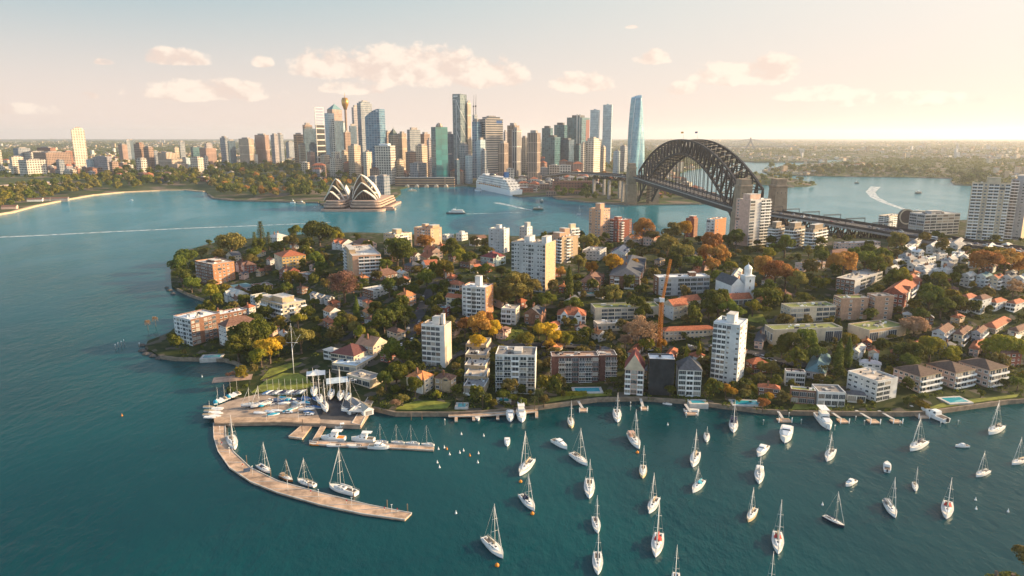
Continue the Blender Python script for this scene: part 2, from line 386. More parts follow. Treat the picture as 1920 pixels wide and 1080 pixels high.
def tri_land(name, poly, inner, hf, m, skirt=-3.0):
    n = len(poly); co = [Vector(p) for p in poly] + [Vector(p) for p in inner]
    vs, es, fs, *_ = delaunay_2d_cdt(co, [(i, (i + 1) % n) for i in range(n)], [], 1, 1e-4)
    xy = np.array([(v[0], v[1]) for v in vs]); z = hf(xy[:, 0], xy[:, 1])
    verts = [(a, b, c) for (a, b), c in zip(xy, z)]; faces = [tuple(f) for f in fs]
    b0 = len(verts)
    for i in range(n):
        p, q = poly[i], poly[(i + 1) % n]; zz = hf(np.array([p[0], q[0]]), np.array([p[1], q[1]]))
        k = len(verts); verts += [(p[0], p[1], skirt), (q[0], q[1], skirt), (q[0], q[1], zz[1]), (p[0], p[1], zz[0])]; faces.append((k, k + 1, k + 2, k + 3))
    me = bpy.data.meshes.new(name); me.from_pydata(verts, [], faces); me.materials.append(m); me.update()
    o = inst(name, me); tag(o, kind='structure'); return o
PEN_M = ground_mat('garden_soil', [(.018, .03, .009), (.036, .048, .014), (.05, .055, .02), (.10, .088, .068)], .09)
ok = GI.copy(); ok[:, :] &= (pdist(PEN, _gx, _gy) > 4); ii = np.zeros_like(ok); ii[::2, ::2] = True
tri_land('terrain', [tuple(p) for p in PEN], [(a, b) for a, b in zip(_gx[ok & ii], _gy[ok & ii])], pen_h, PEN_M)

# ---------------------------------------------------------------- the far shores
FAR_PX = [(-900,470),(-300,424),(-40,409),(20,399),(60,388),(100,380),(130,374),(170,367),(230,361),(300,358),(350,357),(385,360),(392,366),(402,373),(440,377),(520,379),(598,381),
  (604,386),(640,392),(690,392),(728,386),(735,376),(752,364),(750,356),(770,350),(880,350),(897,352),(940,362),(972,370),(1035,368),(1048,374),(1100,380),(1180,385),(1340,383),(1346,378),
  (1330,366),(1290,350),(1262,330),(1290,320),(1340,312),(1385,303),(1420,305),(1480,305),(1540,305),(1552,300),(1600,299),(1604,302),(1560,308),(1500,312),(1440,318),(1432,323),(1445,328),
  (1500,330),(1600,332),(1700,333),(1788,335),(1783,341),(1790,347),(1860,351),(2100,357),(2900,366)]
FAR = np.array([tuple(at(x, y))[:2] for x, y in FAR_PX]); FAR = np.vstack([FAR, [[28000, 9000], [28000, 30000], [-28000, 30000], [-12000, 3000]]])
NF = len(FAR)
def far_h(x, y):
    x, y = np.asarray(x, float), np.asarray(y, float)
    d = pdist(FAR, x, y, (NF - 5, NF - 4, NF - 3, NF - 2, NF - 1))
    hills = 14 * np.sin(x / 900 + 1.3) * np.sin(y / 1300 + .4) + 12 * np.sin(x / 2300 - y / 2900)
    g = 2.5 + 22 * sm(np.clip(d / 520, 0, 1)) + np.clip((y - 2600) / 9000, 0, 1) * 35 + hills * np.clip((y - 3500) / 4000, 0, 1) * .8
    # Observatory Hill and the gardens' slope
    g += 16 * np.exp(-(((x - 240) / 120) ** 2 + ((y - 1900) / 150) ** 2))
    return g
FAR_M = ground_mat('far_ground', [(.035, .055, .02), (.075, .085, .04), (.15, .12, .09), (.05, .075, .022)], .012)
inner = []
y = 1300.0
while y < 29000:
    for u in np.arange(-1.25, 1.25, .016 if y < 3500 else .03): inner.append((u * y, y * (1 + .006 * math.sin(u * 40))))
    y *= 1.028 if y < 3500 else 1.07
inner = np.array(inner); k = pip(FAR, inner[:, 0], inner[:, 1]) & (pdist(FAR, inner[:, 0], inner[:, 1]) > 6)
tri_land('land', [tuple(p) for p in FAR], [tuple(p) for p in inner[k]], far_h, FAR_M)
ISL = np.array([tuple(at(x, y))[:2] for x, y in [(1360,338),(1400,344),(1440,348),(1478,352),(1515,350),(1532,346),(1522,342),(1480,336),(1440,329),(1400,324),(1370,326)]])
def isl_h(x, y):
    return 1.2 + 11 * sm(np.clip(pdist(ISL, x, y) / 60, 0, 1))
ax, ay = np.meshgrid(np.arange(ISL[:, 0].min(), ISL[:, 0].max(), 14), np.arange(ISL[:, 1].min(), ISL[:, 1].max(), 14)); k = pip(ISL, ax, ay) & (pdist(ISL, ax, ay) > 5)
tri_land('island', [tuple(p) for p in ISL], list(zip(ax[k], ay[k])), isl_h, FAR_M)
# a spur of our own shore, mostly below the picture
SPUR = np.array([(165., 150.), (190., 178.), (230., 190.), (300., 180.), (330., 120.), (160., 110.)])
tri_land('headland', [tuple(p) for p in SPUR], [(220., 150.), (260., 140.)], lambda x, y: 2 + 6 * sm(np.clip(pdist(SPUR, x, y) / 40, 0, 1)), PEN_M)
_fx, _fy = np.meshgrid(np.arange(-6000, 6001, 30.0), np.arange(1240, 9000, 30.0)); FH = far_h(_fx, _fy)
def farz(x, y):
    i, j = (x + 6000) / 30, (y - 1240) / 30
    if not (0 <= i < FH.shape[1] - 1 and 0 <= j < FH.shape[0] - 1): return float(far_h(np.array([x]), np.array([y]))[0])
    a, b = int(i), int(j); u, v = i - a, j - b
    return float((FH[b, a] * (1 - u) + FH[b, a + 1] * u) * (1 - v) + (FH[b + 1, a] * (1 - u) + FH[b + 1, a + 1] * u) * v)
def far_ground(px, py):
    a, b, c = ray(px, py); t = 1200.0
    if c > -.0005: t = 26000.0; return Vector((a * t, b * t, H + c * t))
    while t < 26000:
        if H + c * t <= (farz(a * t, b * t) if t > 1300 else 0): break
        t += max(8, t * .004)
    return Vector((a * t, b * t, H + c * t))
def shore_line(pts, z0, z1, thick):
    """a wall along a line of ground points"""
    m_ = MB()
    L = [Vector((p[0], p[1])) for p in pts]; off = []
    for i, p in enumerate(L):
        d = (L[min(i + 1, len(L) - 1)] - L[max(i - 1, 0)]).normalized(); off.append(Vector((-d.y, d.x)) * thick)
    m_.loft([[(p.x + o.x, p.y + o.y, z0), (p.x - o.x * .2, p.y - o.y * .2, z0), (p.x - o.x * .2, p.y - o.y * .2, z1), (p.x + o.x, p.y + o.y, z1)] for p, o in zip(L, off)], 0)
    return m_
def strip(name, pts, width, m, hf, lift=.35, step=3.0):
    """a road or path laid on the ground along a line"""
    P2 = []
    for a, b in zip(pts[:-1], pts[1:]):
        a, b = Vector(a[:2]), Vector(b[:2]); k = max(1, int((b - a).length / step)); P2 += [a.lerp(b, i / k) for i in range(k)]
    P2.append(Vector(pts[-1][:2])); m_ = MB(); rows = []
    for i, p in enumerate(P2):
        d = (P2[min(i + 1, len(P2) - 1)] - P2[max(i - 1, 0)]).normalized(); nrm = Vector((-d.y, d.x)) * width / 2
        l, r = p + nrm, p - nrm; z = max(hf(l.x, l.y), hf(r.x, r.y), hf(p.x, p.y)) + lift
        rows.append([(l.x, l.y, z), (r.x, r.y, z)])
    m_.loft(rows, 0, False, False, False)
    o = m_.build(name, m); return tag(o, kind='structure')
# ---------------------------------------------------------------- building kit
def corner_box(N0, xl, xr, yaw, zt):
    """widths of the two visible faces of a block with near corner N0, from the picture columns of its other two corners (below 100: metres)"""
    th = R(yaw); a = (-math.cos(th), math.sin(th)); b = (math.sin(th), math.cos(th))
    zc = N0.y * CP - (zt - H) * SP
    def solve(d, px):
        if px < 100: return px
        u = (px - CX) / F; den = d[0] - u * d[1] * CP
        s = (u * zc - N0.x) / den if abs(den) > 1e-6 else 20
        return s
    return solve(a, xl), solve(b, xr), math.pi / 2 - th
def clampm(v, lo, hi): return max(lo, min(hi, v))
_wm = {}
def win_mesh(kind):
    if kind in _wm: return _wm[kind]
    b = MB()
    # unit width (x -.5...5), unit height (z 0..1), facing -y, standing 5 cm proud of the wall
    if kind == 'win':
        f = .07
        b.box(-.5, .5, -.10, .02, 0, 1, 0); b.face([(-.5 + f, -.103, f), (-.02, -.103, f), (-.02, -.103, 1 - f), (-.5 + f, -.103, 1 - f)], 1)
        b.face([(.02, -.103, f), (.5 - f, -.103, f), (.5 - f, -.103, 1 - f), (.02, -.103, 1 - f)], 1)
        b.box(-.54, .54, -.22, -.10, -.07, 0, 0)
    elif kind == 'glass':
        b.box(-.5, .5, -.08, .02, 0, 1, 0)
        for i in range(4): b.face([(-.49 + i * .25, -.083, .03), (-.26 + i * .25, -.083, .03), (-.26 + i * .25, -.083, .97), (-.49 + i * .25, -.083, .97)], 1)
    elif kind == 'door':
        b.box(-.5, .5, -.05, .02, 0, 1, 1); b.box(-.02, .02, -.09, -.05, 0, 1, 0); b.box(-.5, -.46, -.09, -.05, 0, 1, 0); b.box(.46, .5, -.09, -.05, 0, 1, 0)
    elif kind == 'bal':      # slab, solid front with top rail, side cheeks; unit width, height 1 = a storey of 3 m, depth 1
        b.box(-.5, .5, -1, 0, -.07, 0, 0); b.box(-.5, .5, -1, -.93, 0, .30, 0); b.box(-.5, -.47, -.93, 0, 0, .30, 0); b.box(.47, .5, -.93, 0, 0, .30, 0)
    elif kind == 'rail':     # slab with a glass and bar balustrade
        b.box(-.5, .5, -1, 0, -.08, 0, 0); b.box(-.5, .5, -1, -.95, .30, .34, 0)
        for i in range(5): b.box(-.5 + i * .245, -.48 + i * .245, -1, -.95, 0, .30, 0)
        b.face([(-.5, -.975, 0), (.5, -.975, 0), (.5, -.975, .3), (-.5, -.975, .3)], 1)
    _wm[kind] = b.mesh(kind, [WHITE, GLASS]); return _wm[kind]
_wjoin = {}
NEARBLD = []   # (name in words, N0, height, centre) of the labelled houses, for wording tree labels
FOOT = []      # footprints of buildings on the peninsula, so that trees keep clear
def face_cols(root, org, d, nrm_rz, length, z0, z1, pat, fl, frame, store):
    """fill one face with windows/balconies. org: local start, d: local direction along the face; pat: one letter per column or 'k*n'"""
    if not pat or length < 1.5: return
    if pat[0] == '*':
        n = max(1, int(length / 3.3)); pat = (pat[1:] * n)[:n]
    n = len(pat); cw = length / n; nf = max(1, int(round((z1 - z0) / fl))); fh = (z1 - z0) / nf
    for j in range(nf):
        for i, ch in enumerate(pat):
            if ch == 'w' and (q_ := (i * 7 + j * 13 + int(length * 10)) % 23) in (3, 11): ch = 'n' if q_ == 3 else 'g'
            if ch in 'x.': continue
            c = (org[0] + d[0] * cw * (i + .5), org[1] + d[1] * cw * (i + .5)); z = z0 + j * fh
            if ch == 'w': store.append(('window', 'win', c, z + fh * .30, nrm_rz, (min(cw * .62, 2.3), 1, fh * .48), frame))
            elif ch == 'n': store.append(('window', 'win', c, z + fh * .36, nrm_rz, (min(cw * .4, 1.0), 1, fh * .36), frame))
            elif ch == 'g': store.append(('window', 'glass', c, z + fh * .14, nrm_rz, (cw * .9, 1, fh * .72), frame))
            elif ch in 'br':
                store.append(('window', 'door', c, z + .12, nrm_rz, (cw * .82, 1, fh * .76), frame))
                store.append(('balcony', 'bal' if ch == 'b' else 'rail', c, z + .1, nrm_rz, (cw * .98, 1.5, fh), frame))
def fit_out(root, store, cap=96):
    cnt = {}
    rest = {}
    for (nm, kind, c, z, rz, sc, fr) in store:
        cnt[nm] = cnt.get(nm, 0) + 1
        if cnt[nm] <= cap: inst(nm, win_mesh(kind), root, (c[0], c[1], z), rz, sc, [fr, None] if fr is not WHITE else None)
        else: rest.setdefault((nm, fr.name), []).append((kind, c, z, rz, sc, fr))
    for (nm, _), L in rest.items():
        m_ = MB(); fr = L[0][5]
        for (kind, c, z, rz, sc, fr) in L:
            me = win_mesh(kind); M = Matrix.Translation((c[0], c[1], z)) @ Matrix.Rotation(rz, 4, 'Z') @ Matrix.Diagonal((*sc, 1)); b0 = len(m_.v)
            m_.v += [tuple(M @ v.co) for v in me.vertices]
            for p in me.polygons: m_.f.append(tuple(b0 + i for i in p.vertices)); m_.m.append(p.material_index); m_.sm.append(False)
        tag(m_.build(nm, [fr, GLASS], root), kind='stuff')
def hip_roof(m_, x0, x1, y0, y1, z, h, ov=.5, gable=False, mroof=0, mwall=1, frac=1.0):
    x0 -= ov; x1 += ov; y0 -= ov; y1 += ov; lx, ly = x1 - x0, y1 - y0
    along_x = lx >= ly; ins = 0 if gable else min(lx, ly) * .5 * frac
    if along_x:
        yc = (y0 + y1) / 2; A, B = (x0 + ins, yc, z + h), (x1 - ins, yc, z + h)
        m_.face([(x0, y0, z), (x1, y0, z), B, A], mroof); m_.face([(x1, y1, z), (x0, y1, z), A, B], mroof)
        m_.face([(x0, y1, z), (x0, y0, z), A], mwall if gable else mroof); m_.face([(x1, y0, z), (x1, y1, z), B], mwall if gable else mroof)
    else:
        xc = (x0 + x1) / 2; A, B = (xc, y0 + ins, z + h), (xc, y1 - ins, z + h)
        m_.face([(x0, y1, z), (x0, y0, z), A, B], mroof); m_.face([(x1, y0, z), (x1, y1, z), B, A], mroof)
        m_.face([(x0, y0, z), (x1, y0, z), A], mwall if gable else mroof); m_.face([(x1, y1, z), (x0, y1, z), B], mwall if gable else mroof)
    m_.face([(x0, y0, z - .12), (x0, y1, z - .12), (x1, y1, z - .12), (x1, y0, z - .12)], mwall)
    for (p, q) in (((x0, y0), (x1, y0)), ((x1, y0), (x1, y1)), ((x1, y1), (x0, y1)), ((x0, y1), (x0, y0))):
        m_.face([(*p, z - .12), (*q, z - .12), (*q, z), (*p, z)], mwall)
def house(name, cat, label, ref, nx, ny, xl, xr, ytop, yaw=20, wall=CREAM, lw=None, roof='flat', rm=None, left='*w', right='*w', fl=3.1, frame=WHITE, rh=None,
          lift=None, chim=0, dorm=0, frontgable=0, group=None, base=None, plinth=None, dmin=5, over=.5, hterm=None, garden=None):
    """a building with its near lower corner at picture (nx, ny), outer corners at columns xl / xr (under 100: metres) and near top corner at row ytop"""
    N0 = ground(nx, ny) if base is None else base
    zt = z_for(N0.x, N0.y, ytop); h = max(2.6, zt - N0.z)
    wl, wr, rz = corner_box(N0, xl, xr, yaw, N0.z + h)
    wl, wr = clampm(wl, dmin, 90), clampm(wr, dmin, 90)
    root = empty(name, N0, rz); tag(root, label, cat, group)
    rm = rm or ROOFP; lw = lw or wall
    ca, sa = math.cos(rz), math.sin(rz)
    W = lambda x, y: (N0.x + x * ca - y * sa, N0.y + x * sa + y * ca)
    if base is None: FOOT.append([W(-1, -1), W(wr + 1, -1), W(wr + 1, wl + 1), W(-1, wl + 1)])
    if wall is WHITE: wall = WREND
    if lw is WHITE: lw = WREND
    NEARBLD.append((ref, (nx, ny), (xl if xl > 100 else nx, xr if xr > 100 else nx), W(wr / 2, wl / 2)))
    m_ = MB(); par = .7 if roof == 'flat' else 0
    # walls: left face, right face, the two far faces; the parapet is part of them
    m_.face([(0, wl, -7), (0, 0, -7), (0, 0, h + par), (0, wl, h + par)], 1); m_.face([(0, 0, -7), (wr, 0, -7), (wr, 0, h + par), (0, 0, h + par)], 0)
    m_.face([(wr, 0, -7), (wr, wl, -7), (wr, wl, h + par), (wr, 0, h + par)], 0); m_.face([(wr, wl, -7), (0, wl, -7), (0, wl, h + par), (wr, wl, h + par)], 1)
    if par:
        t = .3
        for (a, b, c, d) in ((0, wr, 0, t), (0, wr, wl - t, wl), (0, t, t, wl - t), (wr - t, wr, t, wl - t)):
            m_.face([(a, c, h + par), (b, c, h + par), (b, d, h + par), (a, d, h + par)], 2)
        m_.face([(t, t, h), (t, wl - t, h), (t, wl - t, h + par), (t, t, h + par)], 0); m_.face([(wr - t, wl - t, h), (wr - t, t, h), (wr - t, t, h + par), (wr - t, wl - t, h + par)], 0)
        m_.face([(wr - t, t, h), (t, t, h), (t, t, h + par), (wr - t, t, h + par)], 0); m_.face([(t, wl - t, h), (wr - t, wl - t, h), (wr - t, wl - t, h + par), (t, wl - t, h + par)], 0)
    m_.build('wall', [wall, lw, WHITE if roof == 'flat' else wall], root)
    r_ = MB()
    rng = random.Random(int(nx * 7 + ny * 13))
    if roof == 'flat':
        r_.face([(.3, .3, h), (wr - .3, .3, h), (wr - .3, wl - .3, h), (.3, wl - .3, h)], 0)
        ro = r_.build('roof', [rm], root)
        for k in range(int(clampm(wl * wr / 32, 2, 12))):
            v = MB(); sx, sy, sz = rng.choice([.7, 1.1, 2.4, 3.5]) * rng.uniform(.7, 1.2), rng.uniform(.6, 1.8), rng.uniform(.35, 1.5); x, y = rng.uniform(.15, .85) * wr, rng.uniform(.15, .85) * wl
            v.cbox((x, y, h + sz / 2), (sx, sy, sz)); v.build('roof_vent', [rng.choice([PALE, GREY, WHITE, DARK])], ro)
        if lift:
            for (fx, fy, sx, sy, lh) in lift:
                v = MB(); x, y = fx * wr, fy * wl; sx, sy = sx * wr, sy * wl
                v.box(x - sx / 2, x + sx / 2, y - sy / 2, y + sy / 2, h - .1, h + lh, 0, 1); v.box(x - sx / 2 - .2, x + sx / 2 + .2, y - sy / 2 - .2, y + sy / 2 + .2, h + lh, h + lh + .25, 1)
                v.build('lift_tower', [lw, PALE], root)
    else:
        rh = rh or min(min(wl, wr) * .36, 4.6)
        hip_roof(r_, 0, wr, 0, wl, h, rh, over, roof == 'gable')
        ro = r_.build('roof', [rm, wall], root)
        for k in range(chim):
            v = MB(); x, y = (.3 + .4 * k) * wr, (.55 + .1 * k) * wl; v.box(x - .5, x + .5, y - .5, y + .5, h + rh * .3, h + rh + 1.3); v.box(x - .6, x + .6, y - .6, y + .6, h + rh + 1.3, h + rh + 1.5)
            v.box(x - .3, x + .3, y - .3, y + .3, h + rh + 1.5, h + rh + 2.0); v.build('chimney', [BRICK], ro)
        # gabled bays / dormers on the broad visible side
        for k in range(frontgable + dorm):
            v = MB(); small = k >= frontgable; n = frontgable if not small else dorm; kk = k if not small else k - frontgable
            L = wl if wl > wr else wr; c = (kk + .5) / n * L if n > 1 or small else .3 * L
            gw = (1.0 if small else min(2.6, L / n * .4)); gz0 = h + (rh * .25 if small else -.05); gh = 1.5 if small else rh * .75; bk = 2.2 if small else min(wl, wr) * .45; fr = .9 if small else -.7
            if wl > wr: T = lambda u, d, z: (d, c + u, z)
            else: T = lambda u, d, z: (c - u, d, z)
            sg = 1
            ap0, ap1 = T(0, fr - .3, gz0 + gh + (1 if small else 0)), T(0, bk + 1, gz0 + gh + (1 if small else 0)); e = gz0 + (1.0 if small else 0)
            v.face([T(gw, fr, gz0 - (0 if small else h)), T(-gw, fr, gz0 - (0 if small else h)), T(-gw, fr, e), T(0, fr, gz0 + gh + (1 if small else 0) - .1), T(gw, fr, e)], 1)
            v.face([T(gw + .3, fr - .3, e - .15), ap0, ap1, T(gw + .3, bk, e - .15)], 0); v.face([ap0, T(-gw - .3, fr - .3, e - .15), T(-gw - .3, bk, e - .15), ap1], 0)
            for q in (gw, -gw): v.face([T(q, fr, gz0 - (0 if small else h)), T(q, bk, gz0 - (0 if small else h)), T(q, bk, e), T(q, fr, e)], 1)
            v.face([T(gw * .5, fr - .02, e - .9), T(-gw * .5, fr - .02, e - .9), T(-gw * .5, fr - .02, e + .1), T(gw * .5, fr - .02, e + .1)], 2)
            v.build('dormer' if small else 'gable', [rm, WHITE if (small or wall in (REDBRICK, CREAM, ORBRICK)) else wall, GLASS], ro)
    st = []
    z0 = .35
    face_cols(root, (0, 0), (1, 0), 0.0, wr, z0, h - .1, right, fl, frame, st)
    face_cols(root, (0, 0), (0, 1), -math.pi / 2, wl, z0, h - .1, left, fl, frame, st)
    fit_out(root, st)
    root['_dims'] = (wl, wr, h)
    return root, wl, wr, h
# ---------------------------------------------------------------- the arch bridge and its approaches
def vx(p, q, s): return p + (q - p) * s
Bn, Bs = Vector((342, 975)), Vector((289, 1536)); BL = (Bs - Bn).length; bax = (Bs - Bn) / BL; bpx = Vector((bax.y, -bax.x))   # bpx: to the west (picture's far side)
def bp(s, o, z): q = Bn + bax * s + bpx * o; return Vector((q.x, q.y, z))
def deck_z(s): return 46 + 14 * clampm(s / BL, 0, 1)
bridge = empty('arch_bridge', (0, 0, 0)); tag(bridge, 'grey steel arch bridge with four stone pylons crossing the harbour', 'bridge')
s0, s1 = 14, BL - 14; NPAN = 28
def zt_(k): u = 2 * k / NPAN - 1; return 141 - 68 * abs(u) ** 2.15
def zb_(k): u = 2 * k / NPAN - 1; return 117 - 108 * abs(u) ** 2.0
def sk(k): return s0 + (s1 - s0) * k / NPAN
for sgn in (-1, 1):
    m_ = MB(); o = sgn * 15.5
    for k in range(NPAN):
        m_.beam(bp(sk(k), o, zt_(k)), bp(sk(k + 1), o, zt_(k + 1)), 2.9); m_.beam(bp(sk(k), o, zb_(k)), bp(sk(k + 1), o, zb_(k + 1)), 3.2)
        m_.beam(bp(sk(k), o, zt_(k)), bp(sk(k), o, zb_(k)), 2.3)
        if k < NPAN // 2: m_.beam(bp(sk(k), o, zt_(k)), bp(sk(k + 1), o, zb_(k + 1)), 2.4)
        else: m_.beam(bp(sk(k), o, zb_(k)), bp(sk(k + 1), o, zt_(k + 1)), 2.4)
    m_.beam(bp(sk(NPAN), o, zt_(NPAN)), bp(sk(NPAN), o, zb_(NPAN)), 1.5)
    m_.build('arch_truss', STEEL, bridge)
    for k in range(1, NPAN):
        dz = deck_z(sk(k))
        if abs(zb_(k) - dz) > 3:
            h_ = MB(); h_.beam(bp(sk(k), o, zb_(k)), bp(sk(k), o, dz), .9); h_.build('hanger' if zb_(k) > dz else 'strut', STEEL, bridge)
for k in range(NPAN):
    for zf in (zt_, zb_):
        if zf is zb_ and abs(zb_(k) - deck_z(sk(k))) < 9: continue
        m_ = MB(); m_.beam(bp(sk(k), -15.5, zf(k)), bp(sk(k), 15.5, zf(k)), 1.4)
        m_.beam(bp(sk(k), -15.5, zf(k)), bp(sk(k + 1), 15.5, zf(k + 1)), 1.1); m_.beam(bp(sk(k), 15.5, zf(k)), bp(sk(k + 1), -15.5, zf(k + 1)), 1.1)
        m_.build('cross_brace', STEEL, bridge)
# deck: north approach (towards us), the main span, the south approach
DECKP = [atD(2350, 520, 470), atD(1920, 468, 612), atD(1800, 452, 668), atD(1700, 436, 730), atD(1560, 411, 842)]
DECK = [(Vector((p.x, p.y)), 46.0) for p in DECKP] + [(Bn, 46.0), (Bs, 60.0)] + [(Vector((atD(1120, 323, 1694).x, 1694)), 60.0), (Vector((atD(1075, 320, 1800).x, 1810)), 57.0), (Vector((atD(1030, 320, 1950).x, 1960)), 40.0)]
def deck_at(i, t, off):
    (p, z), (q, y) = DECK[i], DECK[i + 1]; d = (q - p).normalized(); nr = Vector((d.y, -d.x)); c = p.lerp(q, t) + nr * off
    return Vector((c.x, c.y, z + (y - z) * t)), math.atan2(d.y, d.x)
def rail_loft(offs, zs, mname, mat_, i0=0, i1=None):
    """a section (offset, height) pulled along the deck line"""
    i1 = len(DECK) - 1 if i1 is None else i1; rings = []
    for i in range(i0, i1 + 1):
        d = Vector((0, 0))
        if i > 0: d += (DECK[i][0] - DECK[i - 1][0]).normalized()
        if i < len(DECK) - 1: d += (DECK[i + 1][0] - DECK[i][0]).normalized()
        d.normalize(); nr = Vector((d.y, -d.x)); p, z = DECK[i]
        rings.append([(p.x + nr.x * o, p.y + nr.y * o, z + zz) for o, zz in zip(offs, zs)])
    m_ = MB(); m_.loft(rings, 0, True); return m_.build(mname, mat_, bridge)
rail_loft([-22, 22, 22, -22], [-2.2, -2.2, 0, 0], 'deck', GREY)
rail_loft([-13, 13, 13, -13], [.004, .004, .05, .05], 'roadway', ASPH)
for o in (-21.6, 21.6): rail_loft([o - .3, o + .3, o + .3, o - .3], [0, 0, 1.6, 1.6], 'parapet', STEEL)
for o in (-13.4, 13.4): rail_loft([o - .2, o + .2, o + .2, o - .2], [0.05, 0.05, 1.3, 1.3], 'fence_rail', STEEL)
LANE = pmat('lane_paint', (.6, .6, .57), .7, .1)
for o in (-9.6, -6.4, -3.2, 0, 3.2, 6.4, 9.6): rail_loft([o - .09, o + .09, o + .09, o - .09], [.054, .054, .06, .06], 'lane_line', LANE)
for sgn in (-1, 1): rail_loft([sgn * 18.8 - .5, sgn * 18.8 + .5, sgn * 18.8 + .5, sgn * 18.8 - .5], [-9, -9, -2.2, -2.2], 'side_girder', STEEL, 5, 6)
# trussed approach spans
m_ = MB()
def truss_run(i, t0, t1, npan, dep):
    global m_
    for o in (-15, 15):
        for k in range(npan):
            a, _ = deck_at(i, t0 + (t1 - t0) * k / npan, o); b, _ = deck_at(i, t0 + (t1 - t0) * (k + 1) / npan, o)
            top, bot = Vector((0, 0, -2.6)), Vector((0, 0, -dep))
            m_.beam(a + top, b + top, 1.0); m_.beam(a + bot, b + bot, 1.0); m_.beam(a + top, a + bot, 1.0)
            if k % 2: m_.beam(a + top, b + bot, 1.2)
            else: m_.beam(a + bot, b + top, 1.2)
    for k in range(npan + 1):
        a, _ = deck_at(i, t0 + (t1 - t0) * k / npan, -15); b, _ = deck_at(i, t0 + (t1 - t0) * k / npan, 15); z = Vector((0, 0, -dep)); m_.beam(a + z, b + z, .7); m_.beam(a + z, b + Vector((0, 0, -2.6)), .5)
truss_run(4, 0.0, .97, 14, 15); truss_run(3, 0.0, 1.0, 12, 15); m_.build('approach_truss', STEEL, bridge)
m_ = MB(); truss_run(6, .06, 1.0, 14, 10); m_.build('approach_truss', STEEL, bridge)
def pier_at(i, t, zb):
    for o in (-15, 15):
        a, ang = deck_at(i, t, o); q = MB(); q.cbox((a.x, a.y, (a.z - 12 + zb) / 2), (5, 6, a.z - 12 - zb), ang); q.build('approach_pier', GRANITE if i < 6 else GREY, bridge)
for (i, t, zb) in ((4, .66, 5), (4, .33, 10), (4, 0, 14), (3, .5, 18), (3, .05, 22), (6, .3, 2), (6, .6, 4), (6, .95, 8)): pier_at(i, t, zb)
# stone pylons
def pylon(s, o, ztop):
    z0 = -3; c = bp(s, o, 0); ang = math.atan2(bax.y, bax.x); m_ = MB()
    def ring(hx, hy, z):
        ca, sa = math.cos(ang), math.sin(ang)
        return [(c.x + x * ca - y * sa, c.y + x * sa + y * ca, z) for x, y in ((-hx, -hy), (hx, -hy), (hx, hy), (-hx, hy))]
    m_.loft([ring(13, 11, z0), ring(12.4, 10.4, 44), ring(11.2, 9.2, 44.5), ring(10.2, 8.2, ztop - 12), ring(10.9, 8.9, ztop - 11), ring(10.7, 8.7, ztop - 8.5), ring(9.2, 7.4, ztop - 8), ring(8.6, 6.9, ztop - 1.6), ring(9.0, 7.3, ztop - 1.5), ring(8.8, 7.1, ztop)], 0)
    p = m_.build('pylon', GRANITE, bridge)
    n_ = MB()                                   # dark openings at deck level, both ways
    for sg in (-1, 1):
        for dx in (0,):
            pts = []
            for (u, z) in ((-2.6, 48), (2.6, 48), (2.6, 57), (1.9, 59.5), (0, 61), (-1.9, 59.5), (-2.6, 57)):
                q = bp(s + sg * (10.85 - (z - 44.5) * .022 * 1.0 + .12), o + u, z); pts.append(q)
            n_.face(pts if sg > 0 else pts[::-1], 0)
        for u0 in (-5.5, 0, 5.5):
            q = lambda u, z: bp(s + sg * 10.42, o + u, z)
            n_.face([q(u0 - .6, ztop - 26), q(u0 + .6, ztop - 26), q(u0 + .6, ztop - 18), q(u0 - .6, ztop - 18)], 0)
    n_.build('opening', DARK, p)
for (s, zt) in ((-12, 90), (BL + 12, 90)):
    for o in (-25, 25): pylon(s, o, zt)
for k in (13, 15):
    f_ = MB(); o = 6 if k == 13 else -6; c = bp(sk(k), o, zt_(k)); f_.tube(c, c + Vector((0, 0, 15)), .35, .2, 5); pl = f_.build('flag_pole', WHITE, bridge)
    g_ = MB(); g_.face([c + Vector((0, 0, 14.8)), c + Vector((0, 0, 11.9)), c + Vector((-4.4, 1.0, 11.6)), c + Vector((-4.5, .5, 14.4))]); g_.face([c + Vector((0, 0.1, 14.8)), c + Vector((-4.5, .6, 14.4)), c + Vector((-4.4, 1.1, 11.6)), c + Vector((0, .1, 11.9))])
    g_.build('flag', pmat('flag_cloth_%d' % k, (.55, .30, .04) if k == 15 else (.05, .06, .2), .8), pl)
for (i, t) in ((4, .9), (4, .72), (4, .5), (4, .25), (4, .0), (3, .66), (3, .3)):
    g_ = MB(); a, ang = deck_at(i, t, -13); b, _ = deck_at(i, t, 13)
    g_.beam(a, a + Vector((0, 0, 8)), .5); g_.beam(b, b + Vector((0, 0, 8)), .5); g_.beam(a + Vector((0, 0, 8)), b + Vector((0, 0, 8)), .7); g_.beam(a + Vector((0, 0, 7)), b + Vector((0, 0, 7)), .4)
    g_.build('gantry', DARK, bridge)
# the stone-faced approach on the right
rw = MB()
for i in range(0, 3):
    for sgn in (-1, 1):
        a, _ = deck_at(i, 0, sgn * 21.9); b, _ = deck_at(i, 1, sgn * 21.9); d = (b - a).normalized(); nn = Vector((d.y, -d.x, 0)) * sgn
        if sgn < 0 or True:
            rw.face([(a.x, a.y, 12), (b.x, b.y, 12), (b.x, b.y, 43.8), (a.x, a.y, 43.8)] if sgn > 0 else [(b.x, b.y, 12), (a.x, a.y, 12), (a.x, a.y, 43.8), (b.x, b.y, 43.8)])
rw.build('retaining_wall', pmat('retaining_brick', (.20, .15, .12), .9, .2, .3), bridge)

